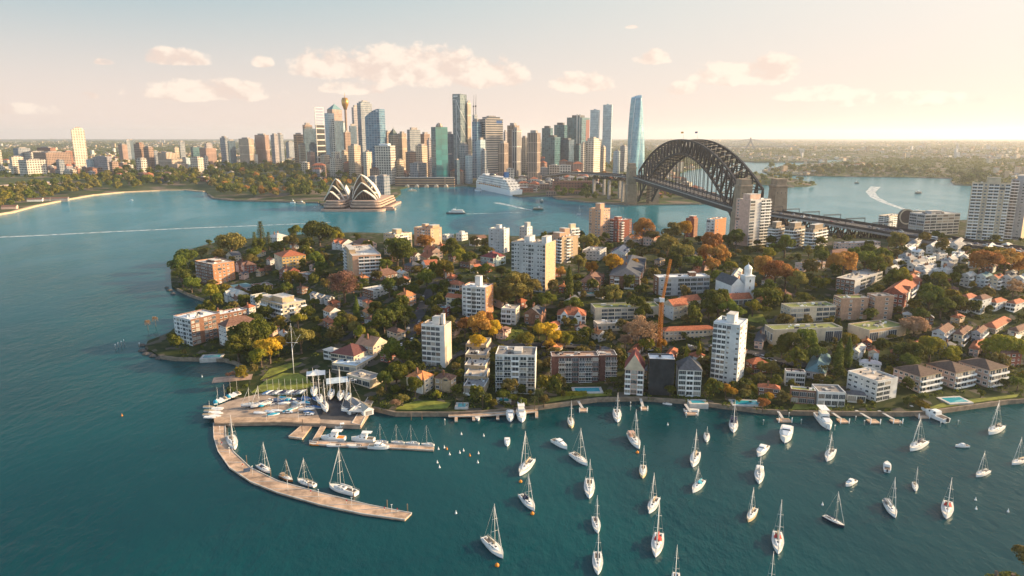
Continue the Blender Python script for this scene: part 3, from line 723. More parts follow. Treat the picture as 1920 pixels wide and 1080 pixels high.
# ---------------------------------------------------------------- traffic: one car of each kind, then copies
def car_mesh(name, col, van=False):
    m_ = MB(); L, W_, h = (2.25, .9, .75) if not van else (2.7, 1.0, .95)
    sec = [(-L, .35, .62), (-L * .98, .3, h), (-L * .35, .25, h + .08), (L * .35, .25, h + .05), (L * .96, .3, h - .12), (L, .35, .5)]
    m_.loft([[(x, -W_, z0), (x, W_, z0), (x, W_ * .94, z1), (x, -W_ * .94, z1)] for x, z0, z1 in sec], 0)
    a, b = (-L * .82, L * .28) if not van else (-L * .95, L * .55); zr = 1.42 if not van else 2.0
    m_.loft([[(a, -W_ * .92, h), (b, -W_ * .92, h), (b, W_ * .92, h), (a, W_ * .92, h)], [(a + .45, -W_ * .74, zr - .08), (b - .75, -W_ * .74, zr - .08), (b - .75, W_ * .74, zr - .08), (a + .45, W_ * .74, zr - .08)]], 1)
    m_.box(a + .5, b - .8, -W_ * .72, W_ * .72, zr - .08, zr, 0)
    for x in (-L * .62, L * .62):
        for sg in (-1, 1): m_.tube((x, sg * W_ * .8, .33), (x, sg * W_ * 1.01, .33), .33, None, 8, 2)
    return m_.mesh(name, [col, GLASS, DARK])
CARCOL = [('white', (.7, .7, .7)), ('silver', (.42, .43, .44)), ('dark grey', (.06, .06, .065)), ('black', (.02, .02, .022)), ('red', (.3, .03, .025)), ('blue', (.04, .09, .22)), ('white', (.7, .7, .68))]
CARM = []
for i, (c, rgb) in enumerate(CARCOL): CARM.append((c, car_mesh('car', pmat('car_paint_%d' % i, rgb, .3, .02, 1, spec=.5), i == 6)))
def bus_mesh():
    m_ = MB(); m_.box(-6, 6, -1.25, 1.25, .4, 1.2, 0); m_.box(-5.98, 5.98, -1.23, 1.23, 1.2, 2.3, 1); m_.box(-6, 6, -1.25, 1.25, 2.3, 3.05, 0)
    for x in (-4, 4):
        for sg in (-1, 1): m_.tube((x, sg * 1.0, .5), (x, sg * 1.27, .5), .5, None, 8, 2)
    return m_.mesh('bus', [WHITE, GLASS, DARK])
BUSM = bus_mesh()
rr = random.Random(5); used = []
for n in range(92):
    i = rr.choice([0, 1, 1, 2, 2, 3, 3, 3, 4, 4, 4, 5, 5, 6]) if n > 8 else 1; t = rr.random(); lane = rr.choice([-11.2, -8, -4.8, -1.6, 1.6, 4.8, 8, 11.2])
    p, ang = deck_at(i, t, lane); px, py = proj(p)
    if px > 1935 or px < 1130 or any((p - q).length < 7 for q in used): continue
    used.append(p); c, me = rr.choice(CARM)
    where = 'near the stone-faced approach' if px > 1760 else 'above the trussed approach' if px > 1470 else 'under the steel arch'
    o = inst('car', me, None, (p.x, p.y, p.z + .06), ang + (math.pi if lane < 0 else 0)); tag(o, f'{c} car in the bridge traffic {where}', 'car', f'{c} cars in the bridge traffic {where}')
for (px, lane) in ((1745, -8), (1865, -4.8)):
    for k in range(400):
        i, t = 1 + k // 200, (k % 200) / 200; p, ang = deck_at(i, t, lane)
        if abs(proj(p)[0] - px) < 2: break
    o = inst('bus', BUSM, None, (p.x, p.y, p.z + .06), ang); tag(o, 'long white bus on the bridge approach ' + ('beside the blue-glass waterfront block' if px < 1800 else 'in front of the white high-rise'), 'bus')

# ---------------------------------------------------------------- the shell-roofed opera house
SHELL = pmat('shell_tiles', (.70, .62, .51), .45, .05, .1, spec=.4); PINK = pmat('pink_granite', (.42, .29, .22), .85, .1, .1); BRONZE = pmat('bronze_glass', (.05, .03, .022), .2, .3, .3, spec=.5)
op0 = at(657, 397, 0); opera = empty('opera_house', op0, R(-2)); tag(opera, 'white sail-shelled opera house on a pink stepped podium over the water', 'opera house')
def sph_tri(A, B, C, rad, inward, n=12):
    A, B, C = Vector(A), Vector(B), Vector(C); nn = (B - A).cross(C - A); a2 = nn.length; nh = nn / a2
    # circumcentre
    ab, ac = B - A, C - A
    cc = A + ((ac.cross(nn) * -1) * 0 + (nn.cross(ab) * ac.length_squared + ac.cross(nn) * ab.length_squared)) / (2 * a2 * a2)
    r = (A - cc).length; rad = max(rad, r * 1.02); hh = math.sqrt(rad * rad - r * r)
    ctr = cc + nh * hh if (nh.dot(Vector(inward) - cc) > 0) else cc - nh * hh
    g = []
    for i in range(n + 1):
        row = []
        for j in range(n + 1 - i):
            p = A + (B - A) * (i / n) + (C - A) * (j / n); d = (p - ctr).normalized(); row.append(ctr + d * rad)
        g.append(row)
    return g, ctr
def shell(apex, fl, fr, tail, rad=84, mouth=True):
    apex, fl, fr, tail = [(p[0] - 8, p[1], p[2]) for p in (apex, fl, fr, tail)]
    inn = Vector(((fl[0] + fr[0]) / 2, (fl[1] + tail[1]) / 2, fl[2]))
    m_ = MB(); edges = []
    for foot in (fl, fr):
        g, ctr = sph_tri(apex, foot, tail, rad, inn); n = len(g) - 1
        for i in range(n):
            for j in range(n - i):
                for tri in ([g[i][j], g[i + 1][j], g[i][j + 1]],) + (([g[i + 1][j], g[i + 1][j + 1], g[i][j + 1]],) if j < n - i - 1 else ()):
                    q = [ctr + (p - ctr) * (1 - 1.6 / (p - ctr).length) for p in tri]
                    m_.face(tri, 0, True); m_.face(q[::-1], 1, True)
        e = [g[i][0] for i in range(n + 1)]; edges.append(e)
        for i in range(n):
            p, q = e[i], e[i + 1]; pi, qi = (ctr + (p - ctr) * (1 - 1.6 / (p - ctr).length)), (ctr + (q - ctr) * (1 - 1.6 / (q - ctr).length)); m_.face([p, q, qi, pi], 0)
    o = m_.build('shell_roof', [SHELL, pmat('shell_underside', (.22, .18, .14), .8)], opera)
    if mouth:
        k = MB(); L, Rr = edges; bk = Vector((0, 3.2, -1.5))
        cen = lambda p, c: c + (p - c) * .93
        for i in range(len(L) - 1):
            k.face([L[i] * 1 + bk, L[i + 1] + bk, Rr[i + 1] + bk, Rr[i] + bk], 0)
        for s in range(1, 9):
            a = Vector(fl).lerp(Vector(fr), s / 9) + bk * .9; j = int(len(L) * (1 - abs(s / 9 - .5) * 2) ** .7)
            E = L if s < 5 else Rr; idx = max(0, min(len(E) - 1, int(round((len(E) - 1) * abs(s / 9 - .5) * 2))))
            k.beam(a, E[idx] + bk * .9, .5, None, 1)
        k.build('glass_wall', [BRONZE, pmat('bronze_frame', (.2, .12, .08), .6)], o)
# left (smaller) hall
shell((-36, 60, 63), (-57, 66, 20), (-12, 66, 20), (-35, 112, 30), mouth=False); shell((-37, 40, 50), (-56, 46, 20), (-15, 46, 20), (-35, 78, 32), mouth=False); shell((-38, 22, 39), (-54, 29, 20), (-19, 29, 20), (-36, 58, 30))
shell((-34, 132, 45), (-48, 124, 20), (-20, 124, 20), (-34, 96, 30), mouth=False)
# right (larger) hall
shell((15, 66, 71), (-7, 72, 20), (52, 72, 20), (26, 128, 32), mouth=False); shell((21, 44, 56), (-1, 50, 20), (54, 50, 20), (27, 90, 34), mouth=False); shell((29, 24, 41), (6, 32, 20), (55, 32, 20), (31, 66, 32))
shell((20, 150, 50), (2, 140, 20), (40, 140, 20), (22, 108, 32), mouth=False); shell((-9, 84, 46), (-17, 90, 18), (-3, 90, 18), (-6, 118, 26), mouth=False)
def podium(name, pts, z0, z1, m, mt=None):
    q = MB(); q.prism(pts, z0, z1, 0, 1); return q.build(name, [m, mt or m], opera)
def rounded(x0, x1, y0, y1, r, n=6):
    L = [(x0, y1), (x0, y0 + r)] + [(x0 + r - r * math.cos(a), y0 + r - r * math.sin(a)) for a in np.linspace(0, math.pi / 2, n)[1:]] + [(x1 - r + r * math.sin(a), y0 + r - r * math.cos(a)) for a in np.linspace(0, math.pi / 2, n)] + [(x1, y1)]
    return L
podium('sea_terrace', rounded(-63, 66, -2, 190, 16), -3, 4.2, PINK); 
for (x0, x1) in ((-60, -14), (-6, 60)):
    for (k, z0, z1, inset, m) in ((0, 4.2, 8, 8, BRONZE), (1, 8, 11.5, 6, PINK), (2, 11.5, 13.2, 9.5, BRONZE), (3, 13.2, 16.2, 8.5, PINK), (4, 16.2, 17.6, 12, BRONZE), (5, 17.6, 20.6, 11, PINK)):
        podium('podium_tier', rounded(x0 + k * .8, x1 - k * .8, inset, 160, 14), z0, z1, m)
podium('podium_link', [(-20, 50), (0, 50), (0, 160), (-20, 160)], 4.2, 17, PINK)
q = MB(); q.box(52, 84, 26, 40, -3, 4); q.box(60, 80, 30, 37, 4, 7); q.build('side_jetty', PINK, opera)
# ---------------------------------------------------------------- the city across the water
def fm(n, w_, a, b, cw=3.2, fh=3.4, mo=.9, *r): return facade(n, w_, a, b, cw * 1.9 if cw < 25 else cw, fh * 1.9 if fh < 15 else fh, mo * 1.9, *r)
G1, G2 = (.03, .045, .055), (.10, .13, .15)
BEIGE = fm('beige_grid', (.52, .42, .31), (.07, .06, .055), (.16, .12, .09), 3.4, 3.6, 1.5)
RIBS = fm('ribbed_beige', (.54, .43, .32), (.10, .08, .07), (.18, .14, .11), 3.0, 40, 1.5)
BRIBS = fm('ribbed_brown', (.36, .27, .21), (.06, .05, .05), (.11, .085, .075), 3.0, 30, 1.3)
PINKR = fm('ribbed_pink', (.38, .25, .20), (.15, .10, .085), (.24, .16, .13), 2.6, 60, 1.2)
WGRID = fm('white_grid', (.60, .54, .46), (.05, .055, .06), (.13, .12, .11), 4.2, 4.0, 1.5)
BANDS = fm('banded_office', (.46, .39, .33), (.05, .06, .07), (.12, .13, .14), 200, 3.9, 1.7)
ORBAND = fm('banded_orange', (.42, .25, .14), (.08, .06, .05), (.16, .11, .08), 200, 3.8, 1.5)
NAVY = fm('navy_glass', (.06, .09, .12), (.03, .06, .09), (.08, .13, .18), 2.8, 3.9, .35, .3)
BLUEG = fm('blue_glass', (.22, .30, .36), (.035, .10, .17), (.09, .22, .32), 5.5, 4.2, .7, .4)
TEALG = fm('teal_glass', (.03, .10, .11), (.015, .115, .13), (.03, .19, .19), 11, 8, .4, .2, .08)
PALEG = fm('pale_glass', (.50, .57, .58), (.20, .29, .34), (.32, .42, .46), 3.0, 4.0, .7, .4)
DTEAL = fm('dark_teal_glass', (.08, .13, .15), (.02, .07, .09), (.08, .18, .20), 4.0, 4.0, .6, .35)
GREYG = fm('grey_curtain', (.30, .30, .31), (.06, .09, .12), (.16, .20, .24), 3.2, 3.8, .9)
LILAC = fm('lilac_grey', (.38, .34, .34), (.10, .10, .12), (.17, .16, .18), 3.0, 3.6, 1.0)
STRIPE = fm('dark_with_white_bands', (.58, .54, .50), (.02, .024, .03), (.04, .045, .05), 60, 22, 2.6)
WHITEB = fm('white_balcony_grid', (.62, .55, .45), (.09, .08, .07), (.22, .18, .14), 5.0, 3.2, 1.6)
REDB = fm('red_brick_grid', (.26, .12, .08), (.07, .05, .045), (.13, .09, .07), 4.0, 3.4, 2.0)
BROWNB = fm('brown_grid', (.30, .20, .15), (.05, .04, .04), (.10, .07, .06), 3.2, 3.3, 1.4)
PLANT = pmat('plant_room', (.28, .25, .23), .8, .15, .1)
DPLANT = pmat('dark_plant_room', (.07, .075, .08), .6, .2, .1)
NCITY = 0
def far_pt(px, D):
    zc = D * CP + 100 * SP; x = (px - CX) / F * zc; z = farz(x, D)
    for _ in range(2): zc = D * CP - (z - H) * SP; x = (px - CX) / F * zc; z = farz(x, D)
    return Vector((x, D, z))
def tower(xl, xr, ytop, D, m, label, frac=.62, yaw=26, top='plant', m2=None, name='office_tower', cat='tower', group=None, dmax=70, steps=None, par=None, ml=None):
    N0 = far_pt(xl + frac * (xr - xl), D); h = z_for(N0.x, N0.y, ytop) - N0.z
    if h < 4: h = 4
    wl, wr, rz = corner_box(N0, xl, xr, yaw, N0.z + h); wl, wr = clampm(wl, 4, 90), clampm(wr, 4, 90)
    q = MB(); q.box(0, wr, 0, wl, -25, h, 0, 1, False)
    q.m[3] = 2 if ml else 0; o = q.build(name, [m, PLANT, ml or m], None, N0, rz); tag(o, label, cat, group)
    c = MB(); a, b = .22, .78
    if top == 'plant':
        ph = max(2.5, min(9, h * .05)); c.box(wr * a, wr * b, wl * a, wl * b, h, h + ph); c.build('plant_room', m2 or PLANT, o)
    elif top == 'pyramid':
        ph = z_for(N0.x, N0.y, par) - N0.z - h; c.face([(0, 0, h), (wr, 0, h), (wr / 2, wl / 2, h + ph)]); c.face([(wr, 0, h), (wr, wl, h), (wr / 2, wl / 2, h + ph)]); c.face([(wr, wl, h), (0, wl, h), (wr / 2, wl / 2, h + ph)]); c.face([(0, wl, h), (0, 0, h), (wr / 2, wl / 2, h + ph)])
        c.tube((wr / 2, wl / 2, h + ph - 1), (wr / 2, wl / 2, h + ph * 1.25), .5, .2, 5); c.build('roof', m2 or TEAL, o)
    elif top == 'crown':
        ph = z_for(N0.x, N0.y, par) - N0.z - h; c.box(wr * .12, wr * .88, wl * .12, wl * .88, h, h + ph); c.build('crown', m2 or m, o)
        d = MB(); d.box(wr * .3, wr * .7, wl * .3, wl * .7, h + ph, h + ph + 4); d.build('plant_room', PLANT, o)
    elif top == 'dome':
        ph = z_for(N0.x, N0.y, par) - N0.z - h; rr_ = min(wl, wr) * .45
        c.lathe([(rr_ * math.cos(t), h + ph * math.sin(t)) for t in np.linspace(0, 1.45, 7)], 14, (wr / 2, wl / 2)); c.build('dome', m2 or PLANT, o)
    if steps:                                  # wings and set-backs: (x0, x1, y0, y1 as fractions, z0, z1 as fractions of h)
        for (x0, x1, y0, y1, z0, z1) in steps:
            d = MB(); d.box(wr * x0, wr * x1, wl * y0, wl * y1, h * z0, h * z1, 0, 1); d.build('wing', [m, PLANT], o)
    return o, wl, wr, h
T = tower
# --- left of the centre
T(447, 475, 260, 3300, RIBS, 'cream ribbed slab tower left of the pinkish slab', .8)
T(477, 504, 253, 3350, PINKR, 'pinkish ribbed slab tower between the cream slab and the grey pair', .85)
T(507, 521, 253, 3200, LILAC, 'grey-lilac slab left of its darker twin behind the gardens', .75); T(519, 531, 252, 3230, GREYG, 'narrow dark grey slab touching the grey-lilac one', .3)
T(535, 551, 266, 3900, GREYG, 'small blue-grey block behind the gap beside the orange tower', .5)
T(550, 568, 252, 3000, ORBAND, 'orange-brown banded tower left of the navy glass block', .55); T(559, 572, 271, 2750, BEIGE, 'low beige block at the foot of the orange-brown tower', .5)
T(567, 585, 234, 3050, BROWNB, 'brown-topped tower rising behind the navy glass block', .5); T(568, 591, 241, 2800, NAVY, 'navy glass block with a dark flat top', .25, m2=DPLANT)
o, wl, wr, h = T(591, 608, 234, 2750, STRIPE, 'dark tower striped with white bands under an open white lattice crown', .35, top=None)
c = MB(); zt = z_for(o.location.x, o.location.y, 201) - o.location.z; rows = 6
for k in range(rows + 1):
    z = h + (zt - h) * k / rows
    for (p, q) in (((0, 0), (wr, 0)), ((wr, 0), (wr, wl)), ((wr, wl), (0, wl)), ((0, wl), (0, 0))): c.beam((*p, z), (*q, z), 1.0)
for p in ((0, 0), (wr, 0), (wr, wl), (0, wl), (0, wl / 2)): c.beam((*p, h), (*p, zt), 1.0)
c.build('lattice_crown', WHITE, o)
o, wl, wr, h = T(608, 626, 212, 2700, PALEG, 'pale blue glass tower left of the pink-topped spire', .72, top=None)
T(613, 641, 205, 3000, fm('pink_stone_grid', (.42, .27, .20), (.12, .12, .13), (.2, .2, .21), 3.4, 3.8, 1.3), 'pink stone tower with a pointed green cap and spire', .55, top='pyramid', par=194, m2=TEAL)
o, wl, wr, h = T(620, 643, 226, 2640, NAVY, 'curved tower half bright white and half dark blue', .5, top=None)
c = MB(); c.loft([[(-.6, -1, z), (-.6, wl * .8, z), (-2.8, wl * .55, z), (-3, wl * .25, z)] for z in (-10, h + 6)], 0); c.build('white_fin', WGRID, o)
T(643, 650, 230, 3400, PALEG, 'thin pale blue tower peeping out beside the golden-turreted mast', .5)
T(643, 657, 248, 2850, BROWNB, 'brown block at the foot of the golden-turreted mast', .5); T(655, 668, 236, 2900, NAVY, 'dark narrow block right of the golden-turreted mast', .35)
# the observation tower
p = far_pt(652.5, 3300); z = lambda y: z_for(p.x, p.y, y)
to = empty('observation_tower', p); tag(to, 'slender observation tower with a golden turret and spire', 'tower')
GOLD = pmat('golden_turret', (.50, .26, .06), .3, .15, .1, metal=.5)
q = MB(); zz = z(203) - p.z; q.lathe([(8, -10), (5.6, zz * .4), (5.4, zz)], 10); q.build('shaft', pmat('shaft_bronze', (.25, .16, .10), .6), to)
q = MB(); g = zz; T_ = z(183) - p.z; q.lathe([(7, g - 6), (11, g + 6), (14.5, g + 14), (16, g + 22), (16, g + 38), (13, g + 40), (13, g + 46), (8, g + 47), (9, T_ - 10), (5, T_ - 9), (5, T_)], 20); q.build('turret', GOLD, to)
q = MB(); q.tube((0, 0, T_), (0, 0, T_ + 22), 1.6, .6); q.build('spire', GOLD, to)
T(659, 674, 201, 2950, LILAC, 'lilac-grey slab standing behind the tall grey tower', .6); T(669, 697, 193, 2700, GREYG, 'tall grey tower with a flat stepped top left of the sloping blue glass one', .45, top='crown', par=190)
o, wl, wr, h = T(684, 722, 219, 2450, BLUEG, 'wide blue glass tower with a sloping curved top', .82, top=None, yaw=16)
c = MB(); hr = z_for(o.location.x, o.location.y, 204) - o.location.z; n = 8     # the top sweeps up to the right
prof = [(wl * (1 - t), h + (hr - h) * math.sin(t * math.pi / 2)) for t in np.linspace(0, 1, n)]
for (a, za), (b, zb) in zip(prof[:-1], prof[1:]):
    c.face([(0, a, h - .01), (0, b, h - .01), (0, b, zb), (0, a, za)][::1], 0); c.face([(0, a, za), (0, b, zb), (wr, b, zb), (wr, a, za)], 0); c.face([(wr, b, h), (wr, a, h), (wr, a, za), (wr, b, zb)], 0)
c.face([(0, 0, h), (wr, 0, h), (wr, 0, hr), (0, 0, hr)], 0); c.build('sloping_top', BLUEG, o)
q = MB(); q.face([(-.3, wl * .22, hr - 9), (-.3, wl * .08, hr - 9), (-.3, wl * .08, hr - 5), (-.3, wl * .22, hr - 5)]); q.build('roof_sign', WHITE, o)
T(719, 737, 248, 2800, BROWNB, 'brown block behind the sloping blue glass tower', .5)
T(652, 676, 273, 2300, BEIGE, 'beige sandstone-coloured office block left of the round-topped one', .6); T(680, 697, 285, 2200, WHITEB, 'slim cream block with a rounded top left of the white grid hotel', .55, top='dome', par=281)
T(702, 741, 273, 2150, WGRID, 'broad white grid-fronted hotel tower near the water', .83, yaw=14, m2=WHITE)
T(618, 641, 297, 2300, WHITEB, 'stepped classical cream block with a small dome above the gardens', .5, top='dome', par=284, steps=[(.15, .85, .15, .85, 1, 1.35)])
T(600, 618, 291, 2380, BEIGE, 'squat beige block at the edge of the gardens', .6); T(575, 590, 285, 2400, PINKR, 'pinkish low block below the navy glass tower', .6)
T(728, 747, 253, 2500, BEIGE, 'beige tower under a dark green pyramid', .6, top='pyramid', par=240, m2=pmat('dark_green_roof', (.04, .07, .065), .5)); T(746, 762, 250, 2560, RIBS, 'beige tower right of the green pyramid', .6)
T(763, 788, 243, 2500, GREYG, 'grey glass tower with a pale frame at its left edge', .3); T(788, 806, 251, 2620, BROWNB, 'brown-beige slab behind the cream waterfront block', .5); T(779, 801, 273, 2250, BEIGE, 'cream block left of the teal glass tower', .62)
T(760, 780, 285, 2330, BROWNB, 'low brown block left of the cream waterfront block', .5); T(741, 757, 300, 2180, BEIGE, 'small beige block right of the white grid hotel', .6); T(768, 800, 306, 2160, GREYG, 'low grey glass block at the quay below the cream block', .5)
T(808, 839, 238, 2120, TEALG, 'teal glass tower with a darker left flank and round crown at the quay', .35, top='dome', par=230, yaw=50, m2=RIBS, ml=DTEAL)
T(836, 850, 251, 2350, NAVY, 'dark slab squeezed between the teal glass and the tallest tower', .5)
o, wl, wr, h = T(848, 875, 176, 2450, fm('tall_glass', (.16, .19, .20), (.06, .10, .12), (.20, .25, .26), 3.6, 4.4, .6, .4), 'tallest dark glass tower with white cross bracing and a small sign', .62, top=None, m2=DPLANT)
q = MB()
for (a, b) in (((.5, .10), (.5, .93)), ((.5, .93), (1, .78)), ((.5, .55), (1, .40)), ((.0, .93), (.5, .93))): q.beam((-.6, wl * (1 - a[0]), h * a[1]) if False else (-.6, wl * (1 - a[0]), h * a[1]), (-.6, wl * (1 - b[0]) + .01, h * b[1]), 1.1)
for (a, b) in ((.8, .62), (.62, .42), (.42, .22)): q.beam((0, -.6, h * a), (wr, -.6, h * b), 1.1)
q.build('white_bracing', WHITE, o)
q = MB(); q.face([(-.4, wl * .85, h - 9), (-.4, wl * .3, h - 9), (-.4, wl * .3, h - 5.5), (-.4, wl * .85, h - 5.5)]); q.build('roof_sign', WHITE, o)
T(875, 883, 193, 2480, RIBS, 'thin beige fin tower right of the tallest glass tower', .4); T(861, 878, 271, 2200, GREYG, 'grey glass block in front of the tallest tower', .6)
o, wl, wr, h = T(886, 895, 215, 2400, GREYG, 'slim concrete core under construction with two tower cranes', .5, top=None)
for k, (fx, yy) in enumerate(((.1, 178), (.8, 176))):
    q = MB(); zt = z_for(o.location.x, o.location.y, yy) - o.location.z; q.tube((wr * fx, wl * .5, h - 5), (wr * fx, wl * .5, h + (zt - h) * .45), 1.1, 1.1, 4); q.tube((wr * fx, wl * .5, h + (zt - h) * .4), (wr * fx + 3, wl * .5, zt), .8, .3, 4); q.cbox((wr * fx, wl * .5, h + (zt - h) * .42), (4, 4, 5)); q.build('tower_crane', DARK, o)
T(885, 904, 228, 2340, BLUEG, 'white and blue glass block below the two tower cranes', .55)
o, wl, wr, h = T(899, 943, 223, 2350, BANDS, 'wide curved tower with horizontal stripes and a blue roof sign', .28, yaw=58, top='crown', par=219)
q = MB(); q.face([(wr * .62, -.4, h - 14), (wr * .95, -.4, h - 14), (wr * .95, -.4, h - 5), (wr * .62, -.4, h - 5)]); q.build('roof_sign', pmat('blue_sign', (.02, .09, .25), .4), o)
T(893, 910, 262, 2200, PALEG, 'pale blue low block below the striped curved tower', .5)
T(934, 953, 268, 2200, BRIBS, 'brown ribbed block right of the striped curved tower', .6); T(951, 974, 235, 2500, BRIBS, 'tall brown ribbed tower behind the white-ribbed one', .6); T(960, 978, 243, 2350, fm('white_rib', (.46, .42, .38), (.07, .07, .08), (.14, .13, .13), 4.5, 50, 1.6), 'white-ribbed tower with a dark centre strip', .5)
T(977, 990, 258, 2500, BEIGE, 'narrow beige block between two brown ribbed towers', .6); T(989, 1014, 249, 2150, BRIBS, 'grey-brown ribbed tower standing alone near the old quarter', .7)
T(944, 951, 247, 2900, LILAC, 'thin grey spire-like tower behind the brown ribbed ones', .5)
# --- the newer towers on the western waterfront
T(1016, 1037, 240, 2650, DTEAL, 'dark teal tower, lowest and leftmost of the three dark glass ones', .72, m2=DPLANT); T(1039, 1064, 234, 2720, DTEAL, 'dark teal tower in the middle of the three dark glass ones', .72, m2=DPLANT)
o, wl, wr, h = T(1063, 1106, 220, 2780, DTEAL, 'dark teal tower with white fins, tallest of the three dark glass ones', .6, m2=DPLANT)
q = MB()
for (y, w_) in ((wl * .30, 3.0), (wl * .12, 2.4)): q.box(-1.5, -.1, y - w_, y + w_, -10, h + 12)
q.build('white_fin', PALE, o)
q = MB(); q.box(wr * .55, wr + .3, -.3, wl * .5, -10, h - 8); q.build('red_strip', pmat('dark_red_panel', (.16, .06, .055), .6), o)
T(1022, 1051, 257, 2400, DTEAL, 'lower dark glass block in front of the three dark teal towers', .6, m2=DPLANT); T(1049, 1077, 262, 2450, NAVY, 'dark blue block with a crane-like frame on its roof', .6, m2=DPLANT); T(1076, 1094, 272, 2500, DTEAL, 'small dark block left of the cream apartment towers', .5, m2=DPLANT)
T(1089, 1100, 269, 2300, WHITEB, 'thin cream apartment tower beside the wider cream one', .35); T(1098, 1126, 264, 2310, WHITEB, 'wide cream apartment tower with a stepped top', .5, top='crown', par=259)
T(1107, 1125, 206, 3300, PALEG, 'pale grey-blue slim tower, shorter of the twin slabs', .72, top='dome', par=204, m2=PALEG); T(1131, 1149, 196, 3300, PALEG, 'pale grey-blue slim tower, taller of the twin slabs', .72, top='dome', par=194, m2=PALEG)
T(1163, 1177, 274, 2800, GREYG, 'grey low tower beside the foot of the twisted glass tower', .5)
p = far_pt(1190, 2600); tw = empty('twisted_tower', p, R(-10)); tag(tw, 'tapering twisted blue glass tower beside the steel arch', 'tower'); zt = z_for(p.x, p.y, 181) - p.z
q = MB(); rings = []
for k in range(25):
    t = k / 24; r = 27 * (1 - .05 * t - .30 * t ** 2.2) * (1 + .06 * math.sin(t * 3)); r = r if t < .97 else r * .96; z_ = -12 + (zt + 12) * t
    rings.append([((r * (1 + .26 * math.cos(3 * a))) * math.cos(a + t * 1.05), (r * (1 + .26 * math.cos(3 * a))) * .92 * math.sin(a + t * 1.05), z_ + (6 * math.cos(a) if k == 24 else 0)) for a in np.linspace(0, 2 * math.pi, 30, endpoint=False)])
q.loft(rings, 0, True, True); q.build('glass_skin', fm('sky_glass', (.20, .36, .42), (.10, .27, .36), (.22, .42, .50), 3.0, 4.4, .5, .3, .12), tw)
q = MB()
for k in range(24):
    for j in (5, 15, 25): q.beam(Vector(rings[k][j]) * 1.0 + Vector((0, 0, .0)), Vector(rings[k + 1][j]), 1.6)
q.build('corner_rib', WHITE, tw)
# --- the eastern ridge on the left
o, wl, wr, h = T(134, 158, 243, 2700, WHITEB, 'tall cream apartment tower with a curved front, alone on the left skyline', .45, yaw=30, top='crown', par=240)
q = MB(); q.loft([[(-(4.5) * math.sin(a), wl * a / math.pi, z_) for a in np.linspace(0, math.pi, 9)] for z_ in (-10, h)], 0, True); q.build('curved_bay', WHITEB, o)
T(250, 270, 270, 2500, BROWNB, 'dark brown slab, taller of the brown pair', .85, m2=REDB); T(268, 287, 276, 2480, BROWNB, 'dark brown slab, shorter of the brown pair', .8); T(255, 275, 297, 2350, WGRID, 'pale low block in front of the brown pair', .6)
T(175, 209, 294, 2400, LILAC, 'wide grey-lilac office block right of the lone cream tower', .85); T(161, 177, 299, 2420, PALEG, 'pale blue-grey office block at the foot of the lone cream tower', .6)
T(295, 331, 287, 2450, RIBS, 'stepped beige ribbed block right of the brown pair', .55, steps=[(0, 1, -.6, 0, 0, .7), (0, 1, -1.2, -.6, 0, .45)])
T(412, 428, 258, 2900, GREYG, 'dark blue-grey slab, taller of the two beside the cream ribbed slab', .9); T(427, 441, 264, 2850, NAVY, 'dark slab, shorter of the two beside the cream ribbed slab', .35)
for (a, b, y, D, m, l) in ((33, 44, 278, 2700, GREYG, 'grey-blue block among low roofs on the far left'), (44, 76, 285, 2700, WGRID, 'wide white block among low roofs on the far left'), (14, 36, 294, 2300, WHITEB, 'cream squat block near the left edge'),
    (0, 8, 282, 2600, WHITEB, 'cream block cut by the left edge'), (78, 98, 286, 2600, BROWNB, 'brown block left of the lone cream tower'), (92, 104, 277, 2900, REDB, 'reddish block left of the lone cream tower'), (118, 136, 283, 2800, REDB, 'reddish wide block beside the lone cream tower'),
    (221, 238, 271, 3300, PINKR, 'pinkish flat block behind the left ridge'), (236, 243, 263, 3600, GREYG, 'dark slim block, left one of two on the horizon'), (243, 250, 263, 3620, NAVY, 'darkest slim block, right one of two on the horizon'), (325, 335, 277, 2900, BEIGE, 'small beige tower behind the stepped block'),
    (336, 346, 266, 3100, GREYG, 'slim grey tower behind the stepped block'), (338, 356, 296, 2500, PALEG, 'pale blue-grey apartments right of the stepped block'), (356, 381, 295, 2450, WHITEB, 'cream apartments behind the garden trees'), (357, 373, 276, 2800, DTEAL, 'dark green-grey office block behind the cream apartments'),
    (374, 405, 278, 2750, PINKR, 'wide pinkish block left of the dark slabs'), (383, 398, 269, 3200, LILAC, 'grey-lilac block behind the wide pinkish one'), (380, 390, 293, 2600, WGRID, 'little white block before the wide pinkish one'), (204, 222, 303, 2250, BROWNB, 'low dark brown block near the garden edge'),
    (104, 120, 300, 2300, GREYG, 'low grey block under the lone cream tower'), (45, 60, 300, 2250, WGRID, 'low white block behind the long pale wharf building'), (285, 296, 283, 2900, GREYG, 'grey block just right of the brown pair'), (300, 312, 296, 2600, GREYG, 'grey-green block behind the stepped one'), (655, 668, 275, 2380, BROWNB, 'brown slab behind the beige sandstone-coloured office block'),
    (640, 652, 283, 2500, BEIGE, 'beige slab right of the stepped classical block'), (698, 712, 262, 2500, BRIBS, 'brown ribbed slab behind the white grid hotel'), (838, 850, 290, 2200, NAVY, 'low dark block right of the teal glass tower'), (800, 810, 262, 2300, LILAC, 'lilac slab left of the teal glass tower'), (852, 862, 300, 2150, NAVY, 'dark low block before the tallest tower'),
    (872, 886, 292, 2180, PALEG, 'pale glass low block at the quay below the cranes'), (903, 914, 282, 2180, GREYG, 'grey slab at the foot of the striped curved tower'), (1125, 1136, 275, 2700, BEIGE, 'small beige block between the twin slabs'), (1150, 1163, 283, 2600, PALEG, 'low pale block left of the twisted tower')):
    T(a, b, y, D, m, l, rr.uniform(.4, .75))
